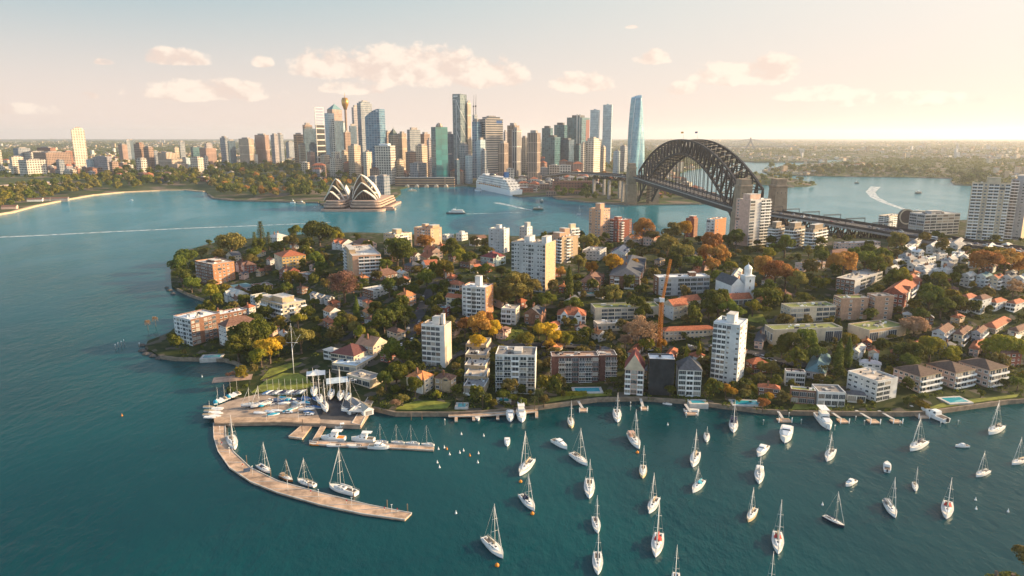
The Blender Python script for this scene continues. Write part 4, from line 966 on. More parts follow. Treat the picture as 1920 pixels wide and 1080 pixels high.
# low buildings that fill the streets between them: too small to tell apart
rl = random.Random(11); LOWM = [BEIGE, WHITEB, BROWNB, REDB, WGRID, LILAC, PINKR, GREYG]
def low_block(px, D, w_, hh, lab, grp):
    N0 = far_pt(px, D); q = MB(); d = rl.uniform(12, 26); wx = w_; q.box(-wx / 2, wx / 2, 0, d, -8, hh, 0, 1, False)
    if rl.random() < .35: hip_roof(q, -wx / 2, wx / 2, 0, d, hh + .12, min(wx, d) * .3, .4, False, 2, 0)
    else: q.box(-wx * .3, wx * .1, d * .3, d * .7, hh, hh + 2.5, 1)
    o = q.build('low_building', [rl.choice(LOWM), rl.choice([ROOFP, PALE, GREY, PALE]), rl.choice([TILE, BRTILE, TILE])], None, N0, R(rl.uniform(-40, 10))); tag(o, lab, 'building', grp)
for k in range(120):
    px = rl.uniform(0, 400); D = rl.uniform(2080, 3400)
    if px < 140 and D < 2250: D += 300
    low_block(px, D, rl.uniform(14, 34), rl.uniform(7, 22), 'low block in the jumble of roofs on the left shore ridge', 'low blocks on the left shore ridge')
for k in range(70):
    px = rl.uniform(570, 1090); D = rl.uniform(2140, 2700)
    if 1740 < 0: pass
    low_block(px, D, rl.uniform(18, 40), rl.uniform(15, 48), 'mid-height block wedged between the city towers', 'mid-height blocks between the city towers')
for k in range(85):
    px = rl.uniform(945, 1190); D = rl.uniform(1800, 2250)
    low_block(px, D, rl.uniform(12, 30), rl.uniform(7, 17), 'low old brick or stone building in the quarter behind the ship', 'old quarter behind the ship')
for k in range(34):
    px = rl.uniform(1225, 1345); D = rl.uniform(1640, 2300)
    p = far_pt(px, D)
    if not pip(FAR, [p.x], [p.y])[0]: continue
    low_block(px, D, rl.uniform(14, 30), rl.uniform(6, 14), 'low building seen through the steel arch', 'low buildings through the arch')
# ---------------------------------------------------------------- the near peninsula: towers and houses
BLUISH = pmat('cool_and_shaded_white', (.50, .51, .50), .75, .14, .12, rnd=.12); PEACH = pmat('peach_brick', (.52, .30, .19), .8, .1, .5); YELLOW = pmat('sunlit_ochre_render', (.55, .34, .10), .8, .1)  # cool white; on white blocks their shaded faces' tone, put into colour
PINKW = pmat('pink_render', (.56, .38, .30), .8, .1); SAND = pmat('sand_brick', (.46, .33, .20), .8, .1, .5); COPPER = pmat('copper_screen', (.40, .24, .16), .5, .14, .5); GREYW = pmat('grey_render', (.36, .36, .36), .8, .1)
SHBRICK = pmat('shaded_red_brick', (.13, .06, .05), .85, .2, .6); GRASSROOF = pmat('turf', (.20, .22, .07), .95, .12, .2); VOIDSHADE = pmat('void_shade', (.03, .035, .04), .2, .2)  # dark brick and void tones have shade put into their colour
A = lambda *a, **k: house('apartment_tower', 'apartment tower', *a, **k)
B = lambda *a, **k: house('apartment_block', 'apartment block', *a, **k)
Hh = lambda *a, **k: house('house', 'house', *a, **k)
one = [(.5, .5, .35, .35, 3.2)]
# -- left tip
B('brown-brick waterfront block with an orange sunlit end wall on the left point', 'the brown-brick point block', 402, 535, 365, 439, 497, 38, ORBRICK, BRICK, left='wwnwwwnww', right='nwwwn', lift=[(.5, .5, .3, .4, 2)])  # sunlit and shaded tones of one brick put into the two walls
Hh('slate-roofed cottage with a pale chimney behind the brown-brick point block', 'the slate cottage on the point', 436, 492, 424, 452, 480, 35, CREAM, roof='gable', rm=SLATE, chim=1)
Hh('red-brick double-gabled house right of the brown-brick point block', 'the double-gabled brick house', 462, 514, 440, 481, 499, 42, REDBRICK, roof='hip', rm=BRTILE, frontgable=2, chim=1)
Hh('white mansion with a veranda among tall pines at the back of the point', 'the white mansion', 520, 456, 499, 541, 446, 30, WHITE, roof='hip', rm=PALE, chim=2)
Hh('long house with red tiled roof and glowing ochre side wall on the point', 'the ochre-walled house', 531, 512, 514, 573, 482, 55, YELLOW, lw=CREAM, roof='hip', rm=TILE, chim=2, left='ww', right='*w')  # warm sunlight put into this wall's ochre; the other stays cream
Hh('dark red gabled house with slate annexe in shade below the ochre one', 'the dark red gabled house', 540, 528, 523, 562, 512, 40, REDBRICK, roof='gable', rm=BRTILE, frontgable=1, chim=1)
Hh('flat grey-roofed brick annexe beside the dark red gabled house', 'the grey-roofed annexe', 578, 527, 560, 593, 517, 45, BRICK, rm=GREY)
Hh('low pale teal-roofed boathouse pavilion on the left point', 'the teal pavilion', 448, 550, 432, 476, 540, 45, WHITE, roof='hip', rm=TEAL, rh=1.5)
Hh('small flat brick house with a pink-brown roof on the left point', 'the small flat brick house', 482, 548, 470, 512, 539, 50, BRICK, rm=pmat('pink_brown_roof', (.30, .19, .15), .9))
Hh('cluster of little gabled white cottages above the cove', 'the cove cottages', 440, 570, 420, 466, 556, 40, WHITE, roof='gable', rm=PALE, frontgable=2)
B('white-topped brick waterfront block with pale bay windows above the boat steps', 'the white-bayed brick block', 362, 649, 325, 412, 601, 33, BRICK, BLUISH, left='gwgwgw', right='wgxgwgx', lift=[(.35, .55, .2, .2, 1.5), (.7, .5, .12, .3, 1.2)], rm=WHITE)
B('long white-roofed brick wing joined behind the white-bayed block', 'the white-roofed wing', 412, 626, 396, 463, 592, 40, BRICK, BLUISH, rm=WHITE, right='*w', left='ww')
B('cream block with a brown hipped roof beside the big golden fig', 'the cream hip-roofed block', 427, 652, 409, 482, 613, 42, CREAM, WHITE, roof='hip', rm=BRTILE, left='wnw', right='wnwnw', over=.6)
B('stepped cream terrace apartments with white penthouse boxes', 'the stepped cream apartments', 532, 607, 489, 573, 573, 40, CREAM, SAND, left='*b', right='wbwb', lift=[(.45, .45, .5, .5, 4.2), (.2, .8, .3, .3, 3.2)], rm=PALE)
B('low white wing with a lawn terrace left of the stepped cream apartments', 'the low lawn-topped wing', 480, 578, 469, 503, 557, 40, WHITE, rm=GRASSROOF)
for k, (x, y) in enumerate(((590, 566), (603, 570), (616, 573))):
    Hh('white gabled cottage, ' + ('leftmost', 'middle one', 'rightmost')[k] + ' of a row beside the bare pink tree', 'the white cottage row', x, y, x - 9, x + 11, y - 12, 42, WHITE, roof='gable', rm=GREY, frontgable=1)
Hh('small white cottage with a bright orange ribbed roof beside a pointed cypress', 'the orange-ribbed cottage', 619, 601, 606, 638, 586, 48, WHITE, roof='gable', rm=ORTILE)
Hh('orange hip-roofed brick house near the top of the shady street', 'the orange hipped house', 762, 578, 745, 780, 556, 40, ORBRICK, roof='hip', rm=ORTILE, chim=1)
B('low white flat-roofed block behind the bare pink tree', 'the low white flats', 700, 561, 679, 745, 547, 45, WHITE, BRICK, rm=PALE, left='*w', right='*w')
Hh('brown-roofed orange house at the foot of the shady street', 'the brown-roofed street house', 745, 640, 725, 760, 625, 45, CREAM, roof='hip', rm=BRTILE)
Hh('brown tiled bungalow with twin chimneys below the peach block', 'the brown bungalow', 712, 527, 697, 746, 517, 45, BRICK, roof='hip', rm=BRTILE, chim=2)
A('peach brick block with white balconies behind the bare pink tree', 'the peach balcony block', 663, 527, 645, 714, 481, 70, PEACH, SAND, left='wwb', right='xbbbb', lift=[(.08, .5, .22, .5, 3.6)], rm=PALE)
A('beige block with a boxy roof tower at the back shore, left of the yellow-lit one', 'the beige back-shore block', 742, 480, 719, 772, 441, 40, CREAM, SAND, left='*w', right='wbbw', lift=[(.45, .5, .3, .4, 4.5)])
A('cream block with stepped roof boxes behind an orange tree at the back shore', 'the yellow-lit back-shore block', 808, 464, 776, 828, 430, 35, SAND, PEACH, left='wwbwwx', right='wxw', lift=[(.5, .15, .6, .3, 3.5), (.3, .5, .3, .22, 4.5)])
Hh('first of a terrace of red-roofed houses, white gable end to the street', 'the red terrace', 799, 511, 791, 822, 497, 62, WHITE, BLUISH, roof='gable', rm=TILE, chim=1, left='nn')
Hh('middle of a terrace of red-roofed houses climbing the street', 'the red terrace', 803, 497, 788, 826, 485, 62, CREAM, roof='gable', rm=TILE, chim=2)
Hh('uppermost of a terrace of red-roofed houses climbing the street', 'the red terrace', 808, 486, 793, 830, 474, 62, PINKW, roof='gable', rm=TILE, chim=2)
Hh('grey-roofed house with red ridge left of the red-roofed terrace', 'the grey terrace neighbour', 772, 511, 757, 790, 500, 45, BRICK, roof='hip', rm=SLATE, chim=1)
Hh('long white house with a red roof near the yellow-green tree at the back', 'the long white back house', 642, 470, 622, 664, 458, 40, WHITE, roof='gable', rm=TILE, frontgable=2)
Hh('dark-roofed long house right of the long white back house', 'the dark-roofed back house', 676, 470, 662, 706, 459, 55, PINKW, roof='gable', rm=BRTILE)
A('slim white tower with columns of small dark windows, on the back shore', 'the slim white back tower', 945, 475, 916, 955, 431, 25, WHITE, BLUISH, left='wxwnxwx', right='wx', lift=[(.5, .5, .4, .25, 4)])
A('white-boxed block peeping over the long white tower', 'the white-boxed block', 988, 470, 974, 998, 427, 35, WHITE, GREYW, left='www', right='ww', lift=[(.5, .3, .6, .4, 5)])
A('long white slab tower, the largest, with a cream sunlit end wall', 'the long white slab tower', 1022, 549, 959, 1042, 459, 24, SAND, BLUISH, left='gwwxwgwwxwwg', right='xnxn', lift=[(.5, .12, .5, .14, 5), (.5, .62, .5, .16, 4.5)], rm=ROOFP)  # warm sunlit end and cool shaded front put into the wall colours
A('cream balcony tower behind the right end of the long white slab', 'the cream balcony tower', 1053, 494, 1028, 1084, 446, 52, SAND, PEACH, left='bwb', right='xbwx', lift=[(.25, .5, .35, .5, 3.6), (.75, .7, .3, .4, 6.5)])
A('white-topped block at the back shore between the cream balcony tower and the orange tower', 'the white-topped block', 1070, 470, 1062, 1086, 430, 50, WHITE, CREAM, left='w', right='bb', lift=[(.4, .5, .6, .5, 5)])
Hh('flat white house on the back shore with a pale terrace, left of the taller one', 'the flat white shore house', 838, 452, 829, 851, 442, 35, WHITE, rm=PALE)
Hh('white stacked house on the back shore, taller of two near the slim white tower', 'the stacked white shore house', 866, 452, 855, 877, 439, 35, WHITE, rm=WHITE, lift=[(.5, .5, .5, .5, 2.5)])
Hh('brown and white gabled house on the back shore', 'the gabled back-shore house', 890, 462, 880, 913, 449, 45, WHITE, roof='gable', rm=BRTILE, frontgable=1)
Hh('pale green house with a dark red roof below the slim white tower', 'the dark red-roofed green house', 925, 500, 901, 948, 484, 40, pmat('pale_green_render', (.42, .50, .46), .8), roof='hip', rm=pmat('dark_red_tile', (.20, .05, .045), .8, .2, .8), frontgable=1)
Hh('low brown-roofed house in shade left of the green one', 'the shaded brown-roofed house', 880, 504, 862, 902, 495, 40, BRICK, roof='hip', rm=BRTILE)
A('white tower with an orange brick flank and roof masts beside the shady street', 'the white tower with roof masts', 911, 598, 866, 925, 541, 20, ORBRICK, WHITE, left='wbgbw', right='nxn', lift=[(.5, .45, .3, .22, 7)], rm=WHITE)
B('red-roofed flats left of the white tower with roof masts, upper of two', 'the upper red-roofed flats', 862, 552, 838, 870, 534, 25, PEACH, roof='hip', rm=TILE, left='*b')
B('red-roofed flats left of the white tower with roof masts, lower of two', 'the lower red-roofed flats', 864, 582, 836, 872, 560, 25, CREAM, roof='gable', rm=TILE, left='*w')
B('square brick block with a teal flat roof at the shady street', 'the teal-roofed brick block', 836, 598, 812, 844, 579, 22, REDBRICK, rm=TEAL, left='nwn', right='w')
A('ten-storey white tower with bands of bluish glass beside the orange trees', 'the glassy white tower', 835, 690, 790, 846, 613, 17, CREAM, WHITE, left='xgggg', right='xx', lift=[(.5, .45, .5, .3, 4.5), (.5, .2, .25, .12, 6.5)], rm=ROOFP)  # cream end wall: warm sun on white put into its colour
B('small cream three-storey block with a pale flat roof left of the gabled dark house', 'the small cream block', 967, 609, 940, 975, 581, 16, CREAM, WHITE, left='wbb', right='w', rm=ROOFP)
Hh('dark slate gabled brick house with an arched white porch', 'the slate gabled house', 1012, 612, 983, 1023, 590, 20, BRICK, BRICK, roof='gable', rm=SLATE, frontgable=2, chim=2, left='wxw')
Hh('red-tiled house with two white gables above a big clipped hedge', 'the red house above the hedge', 1097, 611, 1045, 14, 592, 8, CREAM, WHITE, roof='hip', rm=TILE, frontgable=2, chim=2, left='*g')
# -- centre to the right
A('orange-brown tower with a tall lift shaft at the back shore', 'the orange-brown tower', 1125, 456, 1105, 1144, 393, 45, PEACH, PEACH, left='wwxw', right='xwww', lift=[(.45, .45, .45, .4, 6)])
A('red and white balcony block right of the orange-brown tower', 'the red and white block', 1158, 454, 1143, 1185, 414, 55, REDBRICK, REDBRICK, left='wb', right='wbxxw', lift=[(.3, .5, .3, .4, 3.5)], rm=WHITE)
A('narrow dark red-brick tower with a grey cap at the back shore', 'the dark red-brick tower', 1300, 445, 1286, 1309, 411, 35, BRICK, REDBRICK, left='xwx', right='x', lift=[(.5, .4, .8, .5, 3)])
A('white slab block with a grey end and an orange panel near the steel arch', 'the orange-panelled slab', 1338, 458, 1325, 1362, 413, 42, ORBRICK, WHITE, left='ww', right='wx', rm=PALE)
A('tall white tower with cylindrical-edged balconies in front of the steel arch', 'the tall white arch-side tower', 1401, 462, 1381, 1446, 376, 62, WHITE, PINKW, left='xxw', right='gxbb', lift=[(.4, .5, .5, .5, 5.5)], rm=PALE)
Hh('peach house with a steep tiled roof, left of a pair', 'the left peach house', 1185, 463, 1170, 1204, 449, 45, PINKW, roof='gable', rm=ORTILE, dorm=2)
Hh('peach house with stepped gable parapets, right of a pair', 'the right peach house', 1222, 462, 1206, 1238, 448, 45, PINKW, roof='gable', rm=TILE, frontgable=1)
Hh('blue-slate house with two white dormers and a veranda', 'the dormered slate house', 1172, 493, 1143, 1182, 477, 18, WHITE, BLUISH, roof='gable', rm=pmat('blue_slate', (.05, .07, .12), .7, .2, .8), dorm=2, left='*r')
Hh('grey parapeted terrace house left of the dormered slate house', 'the grey parapet terrace', 1124, 489, 1092, 1137, 472, 22, GREYW, PALE, rm=GREY, left='*w')
B('twin slate-roofed mansion with white balconies below', 'the twin slate mansion', 1198, 543, 1143, 1213, 519, 14, BRICK, BRICK, roof='hip', rm=SLATE, frontgable=2, chim=2, left='wbbxbw')
Hh('turreted brick house with a pool deck and white canopy', 'the turreted house', 1120, 548, 1087, 1134, 531, 18, BRICK, roof='hip', rm=BRTILE, frontgable=2, chim=2)
B('long white school building with a broad pale flat roof behind the tower crane', 'the white school building', 1234, 556, 12, 1331, 522, 82, GREYW, BRICK, right='wgxggggg', left='w', rm=WHITE, lift=[(.7, .5, .12, .4, 3)])
house('colonnade_building', 'building', 'long colonnaded building with white parasols on its roof garden', 'the colonnaded building', 1115, 601, 14, 1238, 579, 84, CREAM, right='xggggggggx', rm=GRASSROOF)
Hh('low cream wall building below the colonnade with a dark garage door', 'the cream garage building', 1120, 622, 10, 1172, 609, 80, CREAM, right='*w')
B('cream convent wing with a red roof and gable end to the water', 'the cream red-roofed wing', 1262, 601, 1243, 1290, 575, 60, CREAM, WHITE, roof='gable', rm=TILE, left='nxn', right='wnw')
B('cream rear wing with a red roof joining the gable-ended one', 'the cream rear wing', 1283, 583, 1268, 1314, 566, 62, CREAM, WHITE, roof='gable', rm=TILE, right='*w')
B('long cream terrace building with a narrow red roof and arcade above the road', 'the long cream arcade', 1246, 641, 8, 1342, 621, 82, CREAM, roof='hip', rm=TILE, right='wwwwwwwwwwww', rh=2)
A('white and pale blue tower with balconies near the water, right of the tower crane', 'the white waterfront tower', 1380, 727, 1338, 1402, 612, 32, WHITE, BLUISH, left='wxwbbg', right='wnw', lift=[(.5, .45, .5, .3, 5)], rm=WHITE)  # cooler left wall is shade put into the white's colour
B('long red-roofed cloister wing below the chapel', 'the red cloister wing', 1368, 574, 10, 1410, 562, 78, WHITE, roof='gable', rm=TILE, right='*g')
for k, (x, y, xl, xr, yt, l) in enumerate(((1500, 466, 1440, 1480, 424, ''), )):
    pass
for (x, y, xl, xr, yt, l) in ((1452, 464, 1441, 1471, 426, 'left'), (1486, 466, 1472, 1510, 428, 'middle'), (1522, 468, 1510, 1551, 432, 'right')):
    A(f'curved balcony flats under a dark roof cap, {l} of the row under the bridge road', 'the curved balcony row', x, y, xl, xr, yt, 48, pmat('shade_tan_wall', (.33, .25, .17), .85, .15, .5), pmat('shade_brown_wall', (.24, .19, .14), .85, .15, .5), left='bb', right='bbb', lift=[(.5, .5, .6, .6, 4.5)], rm=GREY)  # shade over the flats put into both wall tones, left darker
B('long low white-roofed block below the trussed approach', 'the long white-roofed block', 1572, 468, 8, 1651, 457, 78, PINKW, rm=WHITE, right='*w')
Hh('big brown hip-roofed house with a pink end wall below the approach', 'the brown hipped approach house', 1560, 492, 1547, 1596, 476, 60, PINKW, roof='hip', rm=BRTILE)
B('flat grey-roofed low block among the plane trees', 'the flat grey block', 1505, 510, 1491, 1548, 497, 62, PINKW, rm=GREY)
B('grey and white four-storey block with a glazed stair beside the copper screens', 'the grey glazed block', 1600, 555, 1568, 1655, 527, 48, GREYW, BRICK, left='wwww', right='xggwg', rm=PALE)
house('school_hall', 'building', 'white stepped modern hall with a curved sail roof and terraces', 'the sail-roofed hall', 1480, 606, 12, 1568, 578, 80, CREAM, right='gggxggg', rm=GRASSROOF)
house('copper_block', 'building', 'dark-based block wrapped in a copper screen, left of the pair', 'the left copper block', 1574, 601, 10, 1629, 561, 84, COPPER, right='xxwxxwx', rm=GRASSROOF)
house('copper_block', 'building', 'dark-based block wrapped in a copper screen, right and taller of the pair', 'the right copper block', 1637, 601, 10, 1677, 557, 84, COPPER, right='xxwx', rm=GREY)
B('red-brick gabled flats right of the copper screens', 'the red-brick gabled flats', 1690, 588, 1656, 1729, 552, 40, REDBRICK, REDBRICK, roof='gable', rm=TILE, left='wwbw', right='wbw', frontgable=2)
house('sports_hall', 'building', 'cream sports hall with a green turf court on its roof, left of the pair', 'the left turf-roofed hall', 1448, 650, 12, 1580, 620, 83, CREAM, right='xxxxxxgg', rm=GRASSROOF, fl=8)
house('sports_hall', 'building', 'grey sports hall with a green turf court on its roof, right of the pair', 'the right turf-roofed hall', 1628, 644, 1590, 1700, 621, 68, SAND, CREAM, right='gggx', left='x', rm=GRASSROOF, fl=6)
# white terraces on the right slope
rt = random.Random(3)
TW = []
for (x, y) in [(rt.uniform(1672, 1812), rt.uniform(466, 526)) for _ in range(20)] + list(((1682, 502), (1698, 492), (1712, 508), (1722, 485), (1738, 497), (1748, 476), (1735, 516), (1760, 490), (1772, 474), (1784, 500), (1798, 486), (1776, 516), (1702, 478), (1792, 468))):
    Hh('white terrace cottage on the crowded sunny slope right of the plane trees', 'the white terrace cluster', x, y, x - rt.randint(8, 13), x + rt.randint(11, 17), y - rt.randint(10, 13), rt.choice([40, 55, 65]), WHITE, roof=rt.choice(['gable', 'gable', 'flat', 'hip']), rm=rt.choice([PALE, PALE, GREY, WHITE]), chim=rt.choice([0, 1, 2]), group='white terrace cottages on the sunny slope')
for k, (x, y, m, rm, d) in enumerate(((1815, 540, PALE, PALE, 'white-roofed'), (1845, 541, BLUISH, TEAL, 'teal-roofed dormered'), (1868, 544, CREAM, TILE, 'red-roofed dormered'), (1893, 543, WHITE, SLATE, 'slate-roofed'), (1915, 545, WHITE, PALE, 'pale-roofed'))):
    Hh(f'{d} terrace house, {("first", "second", "third", "fourth", "fifth")[k]} from the left in the upper row on the right slope', 'the upper right terrace', x, y, x - 14, x + 16, y - 22, 55, m, roof='gable', rm=rm, dorm=1, left='ww', right='bw')
for k, (x, y, m, rm, d) in enumerate(((1812, 588, WHITE, TILE, 'red-roofed balconied'), (1838, 590, BLUISH, BRTILE, 'brown-roofed narrow'), (1866, 584, WHITE, TILE, 'long red-roofed low'), (1902, 586, WHITE, TILE, 'red-roofed verandaed'))):
    Hh(f'{d} house, {("first", "second", "third", "fourth")[k]} from the left in the lower row on the right slope', 'the lower right terrace', x, y, x - 15, x + 22, y - (28 if k < 2 else 16), 58, m, roof='hip', rm=rm, left='bb', right='ww')
for k, (x, y, xl, xr, yt) in enumerate(((1768, 649, 1748, 1788, 625), (1802, 650, 1788, 1823, 628), (1836, 645, 1824, 1851, 625))):
    Hh(f'{("pale grey", "cream", "shaded grey")[k]} gabled two-storey house, {("left", "middle", "right")[k]} of three above the waterfront trees', 'the gabled trio', x, y, xl, xr, yt, 45, (BLUISH, CREAM, GREYW)[k], roof='gable' if k != 1 else 'hip', rm=BRTILE, left='ww', right='bb', chim=1)
Hh('red hip-roofed bungalow at the right edge above the yellow-green trees', 'the right-edge red bungalow', 1866, 627, 1842, 1898, 616, 50, CREAM, roof='hip', rm=TILE)
Hh('brown hip-roofed bungalow cut by the right edge', 'the right-edge brown bungalow', 1908, 636, 1890, 1940, 622, 55, CREAM, roof='hip', rm=BRTILE)
B('plain red-brick block at the right edge among dark trees', 'the right-edge brick block', 1872, 692, 8, 1917, 664, 78, REDBRICK, roof='hip', rm=BRTILE, right='nwwn', rh=1.6)
# -- waterfront row
Hh('gabled house with a glowing orange roof above the small sunny lawn', 'the orange-roofed lawn house', 796, 739, 762, 813, 712, 28, CREAM, CREAM, roof='hip', rm=ORTILE, chim=1, frontgable=1, left='wxw')
Hh('brown-roofed house right of the orange-roofed lawn house', 'the brown-roofed lawn house', 846, 736, 815, 855, 712, 20, SAND, SAND, roof='hip', rm=BRTILE, chim=1, frontgable=1)
for k, (y, yt, dx) in enumerate(((664, 649, 0), (684, 668, -1), (704, 688, -2), (724, 708, -3), (742, 727, -4))):
    B(f'stepped terrace apartment with planted balcony, {("topmost", "second from top", "middle", "fourth from top", "lowest")[k]} of the narrow stack', 'the stepped terrace stack', 912 + dx, y, 873 + dx, 921 + dx, yt, 9, CREAM, SAND, left='bxb', right='x', rm=(ROOFP, GREY, PALE)[k % 3], fl=4)
B('white balconied waterfront block with a dark set-back roof', 'the white balconied block', 1003, 738, 929, 16, 668, 5, WHITE, WHITE, left='rrbrr', right='x', rm=ROOFG, lift=[(.5, .45, .5, .2, 1.5)])
B('dark red-brick waterfront block with deep balconies and a pink-brown roof', 'the dark brick waterfront block', 1034, 717, 9, 1123, 670, 88, SHBRICK, SHBRICK, right='xrrgrrg', rm=pmat('pink_brown_roof2', (.36, .24, .18), .9, .12, .2), lift=[(.2, .5, .04, .1, 1), (.6, .6, .04, .1, 1)])  # brick tone darkened to carry the shade on its front
B('set-back right wing of the dark red-brick waterfront block', 'the dark brick wing', 1123, 714, 10, 1157, 668, 88, SHBRICK, SHBRICK, right='xrr', rm=pmat('pink_brown_roof2', (.36, .24, .18)))
Hh('narrow tall house with a steep red roof and white dormer above the water', 'the narrow red-roofed house', 1205, 741, 1172, 14, 694, 12, CREAM, PINKW, roof='gable', rm=pmat('dark_red_tile', (.20, .05, .045)), left='bgb', rh=9)
house('building_site', 'building site', 'unfinished house with a white roof slab over a dark open hollow', 'the building site', 1262, 742, 1218, 10, 676, 6, VOIDSHADE, VOIDSHADE, rm=WHITE, left='x', right='x')  # solid dark walls stand in for the hollow's shade
Hh('white three-tier house under a grey mansard roof at the water', 'the grey mansard house', 1313, 744, 1273, 14, 695, 8, WHITE, WHITE, roof='hip', rm=SLATE, left='gbg', rh=6)
Hh('small red-brick house by the road, right of the white waterfront tower', 'the small red-brick road house', 1410, 702, 8, 1441, 683, 80, REDBRICK, roof='hip', rm=TILE, right='ww')
Hh('spreading hip-roofed red tiled house right of the white waterfront tower', 'the spreading red house', 1460, 748, 1422, 1477, 730, 20, WHITE, BRICK, roof='hip', rm=TILE, chim=1, left='wxw')
Hh('modern white box house with a pale skillion roof', 'the pale-roofed box house', 1508, 726, 1474, 1512, 700, 12, BRICK, WHITE, rm=pmat('pale_metal_roof', (.52, .46, .44), .5), left='gg')
Hh('modern white house with a mossy green roof at the waterfront', 'the mossy-roofed house', 1527, 760, 1484, 1532, 735, 14, WHITE, BRICK, rm=pmat('moss_roof', (.30, .30, .04), .95), left='ggg')
Hh('glass-fronted white house with a planted roof beside the mossy-roofed one', 'the glass-fronted house', 1583, 764, 1535, 12, 738, 6, WHITE, WHITE, left='gggg', rm=ROOFG)
Hh('teal-roofed low house above the glass-fronted house', 'the teal-roofed low house', 1545, 715, 1510, 1560, 700, 30, GREYW, roof='hip', rm=TEAL)
Hh('dark-roofed pavilion between the glass-fronted house and the oblique white block', 'the dark-roofed pavilion', 1622, 757, 1590, 1628, 742, 14, WHITE, roof='hip', rm=SLATE, left='gg')
B('oblique white four-storey block on stilts at the waterfront', 'the oblique white block', 1641, 755, 1590, 1684, 717, 66, BLUISH, WHITE, left='wwnww', right='ggx', rm=ROOFP)
Hh('grey hip-roofed house behind the oblique white block', 'the grey hip house', 1650, 700, 1612, 1662, 684, 25, WHITE, roof='hip', rm=pmat('pale_metal_roof', (.52, .46, .44)), chim=1)
for k, (x, y, xl, xr, yt) in enumerate(((1722, 737, 1676, 1766, 706), (1788, 730, 1737, 1829, 699), (1851, 727, 1798, 1890, 694))):
    B(f'brown hip-roofed terraced block with white balconies, {("first", "second", "third")[k]} of three stepping along the water', 'the brown terraced trio', x, y, xl, xr, yt, 66, SAND, PINKW, roof='hip', rm=pmat('dark_brown_tile', (.10, .065, .05), .85, .2, .7), left='*w', right='bbb', rh=3.2)
# -- beyond the approach
B('low cream block with curved balconies at the cove behind the bridge road', 'the low cream cove block', 1665, 428, 1648, 1694, 406, 55, CREAM, left='bb', right='bbb')
B('long blue-glass waterfront block behind the bridge road', 'the blue-glass waterfront block', 1730, 442, 1706, 1801, 403, 74, BLUISH, GREYW, left='gg', right='gggggg', rm=PALE, lift=[(.45, .5, .3, .4, 3)])
A('large white balconied high-rise at the right edge beyond the bridge road', 'the white high-rise at the right edge', 1880, 452, 1824, 1898, 345, 26, SAND, CREAM, left='bwbbwbb', right='x', lift=[(.5, .45, .7, .35, 6)], rm=PALE)
A('cream and grey high-rise cut by the right edge', 'the high-rise cut by the right edge', 1913, 450, 1897, 1940, 338, 42, SAND, GREYW, left='wb', right='xx', lift=[(.5, .5, .6, .5, 4)])

# small houses half hidden in the gardens
SH = random.Random(31); nsh = 0
for k in range(4000):
    px, py = SH.uniform(400, 1900), SH.uniform(468, 735)
    if k % 2: px, py = SH.uniform(1600, 1915), SH.uniform(500, 680)
    g = ground(px, py)
    if g.z < 3 or not pip(PEN, [g.x], [g.y])[0] or float(pdist(PEN, [g.x], [g.y])[0]) < 22: continue
    if any((g.x - sum(p[0] for p in q) / 4) ** 2 + (g.y + 4 - sum(p[1] for p in q) / 4) ** 2 < (5.5 + math.dist(q[0], q[2]) / 2) ** 2 for q in FOOT): continue
    if 480 < px < 720 and py > 655: continue
    if 740 < px < 830 and 540 < py < 690: continue
    if abs(py - float(np.interp(px, [748, 850, 960, 1100, 1235, 1300, 1420, 1560, 1950], [694, 668, 651, 652, 668, 654, 664, 695, 685]))) < 9: continue
    if 1330 < px < 1620 and py < 500: continue
    c, rm = SH.choice([('red', TILE), ('red', TILE), ('orange', ORTILE), ('brown', BRTILE), ('slate', SLATE), ('pale', PALE)]); wpx = 11 * F / depth(g) / 2; gb = SH.choice(['gable', 'hip'])
    Hh(f'small {c}-roofed house half hidden among the garden trees', 'x', px, py, px - wpx * .9, px + wpx * .9, py - 5.2 * F / depth(g), SH.choice([25, 40, 55]), SH.choice([WHITE, CREAM, REDBRICK, SAND, BRICK, PINKW]), roof=gb, rm=rm, chim=SH.choice([0, 1, 1]), left='ww', right='ww', frontgable=SH.choice([0, 0, 1]), group=f'small {c}-roofed houses among the garden trees'); NEARBLD.pop(); nsh += 1
    if nsh >= 125: break
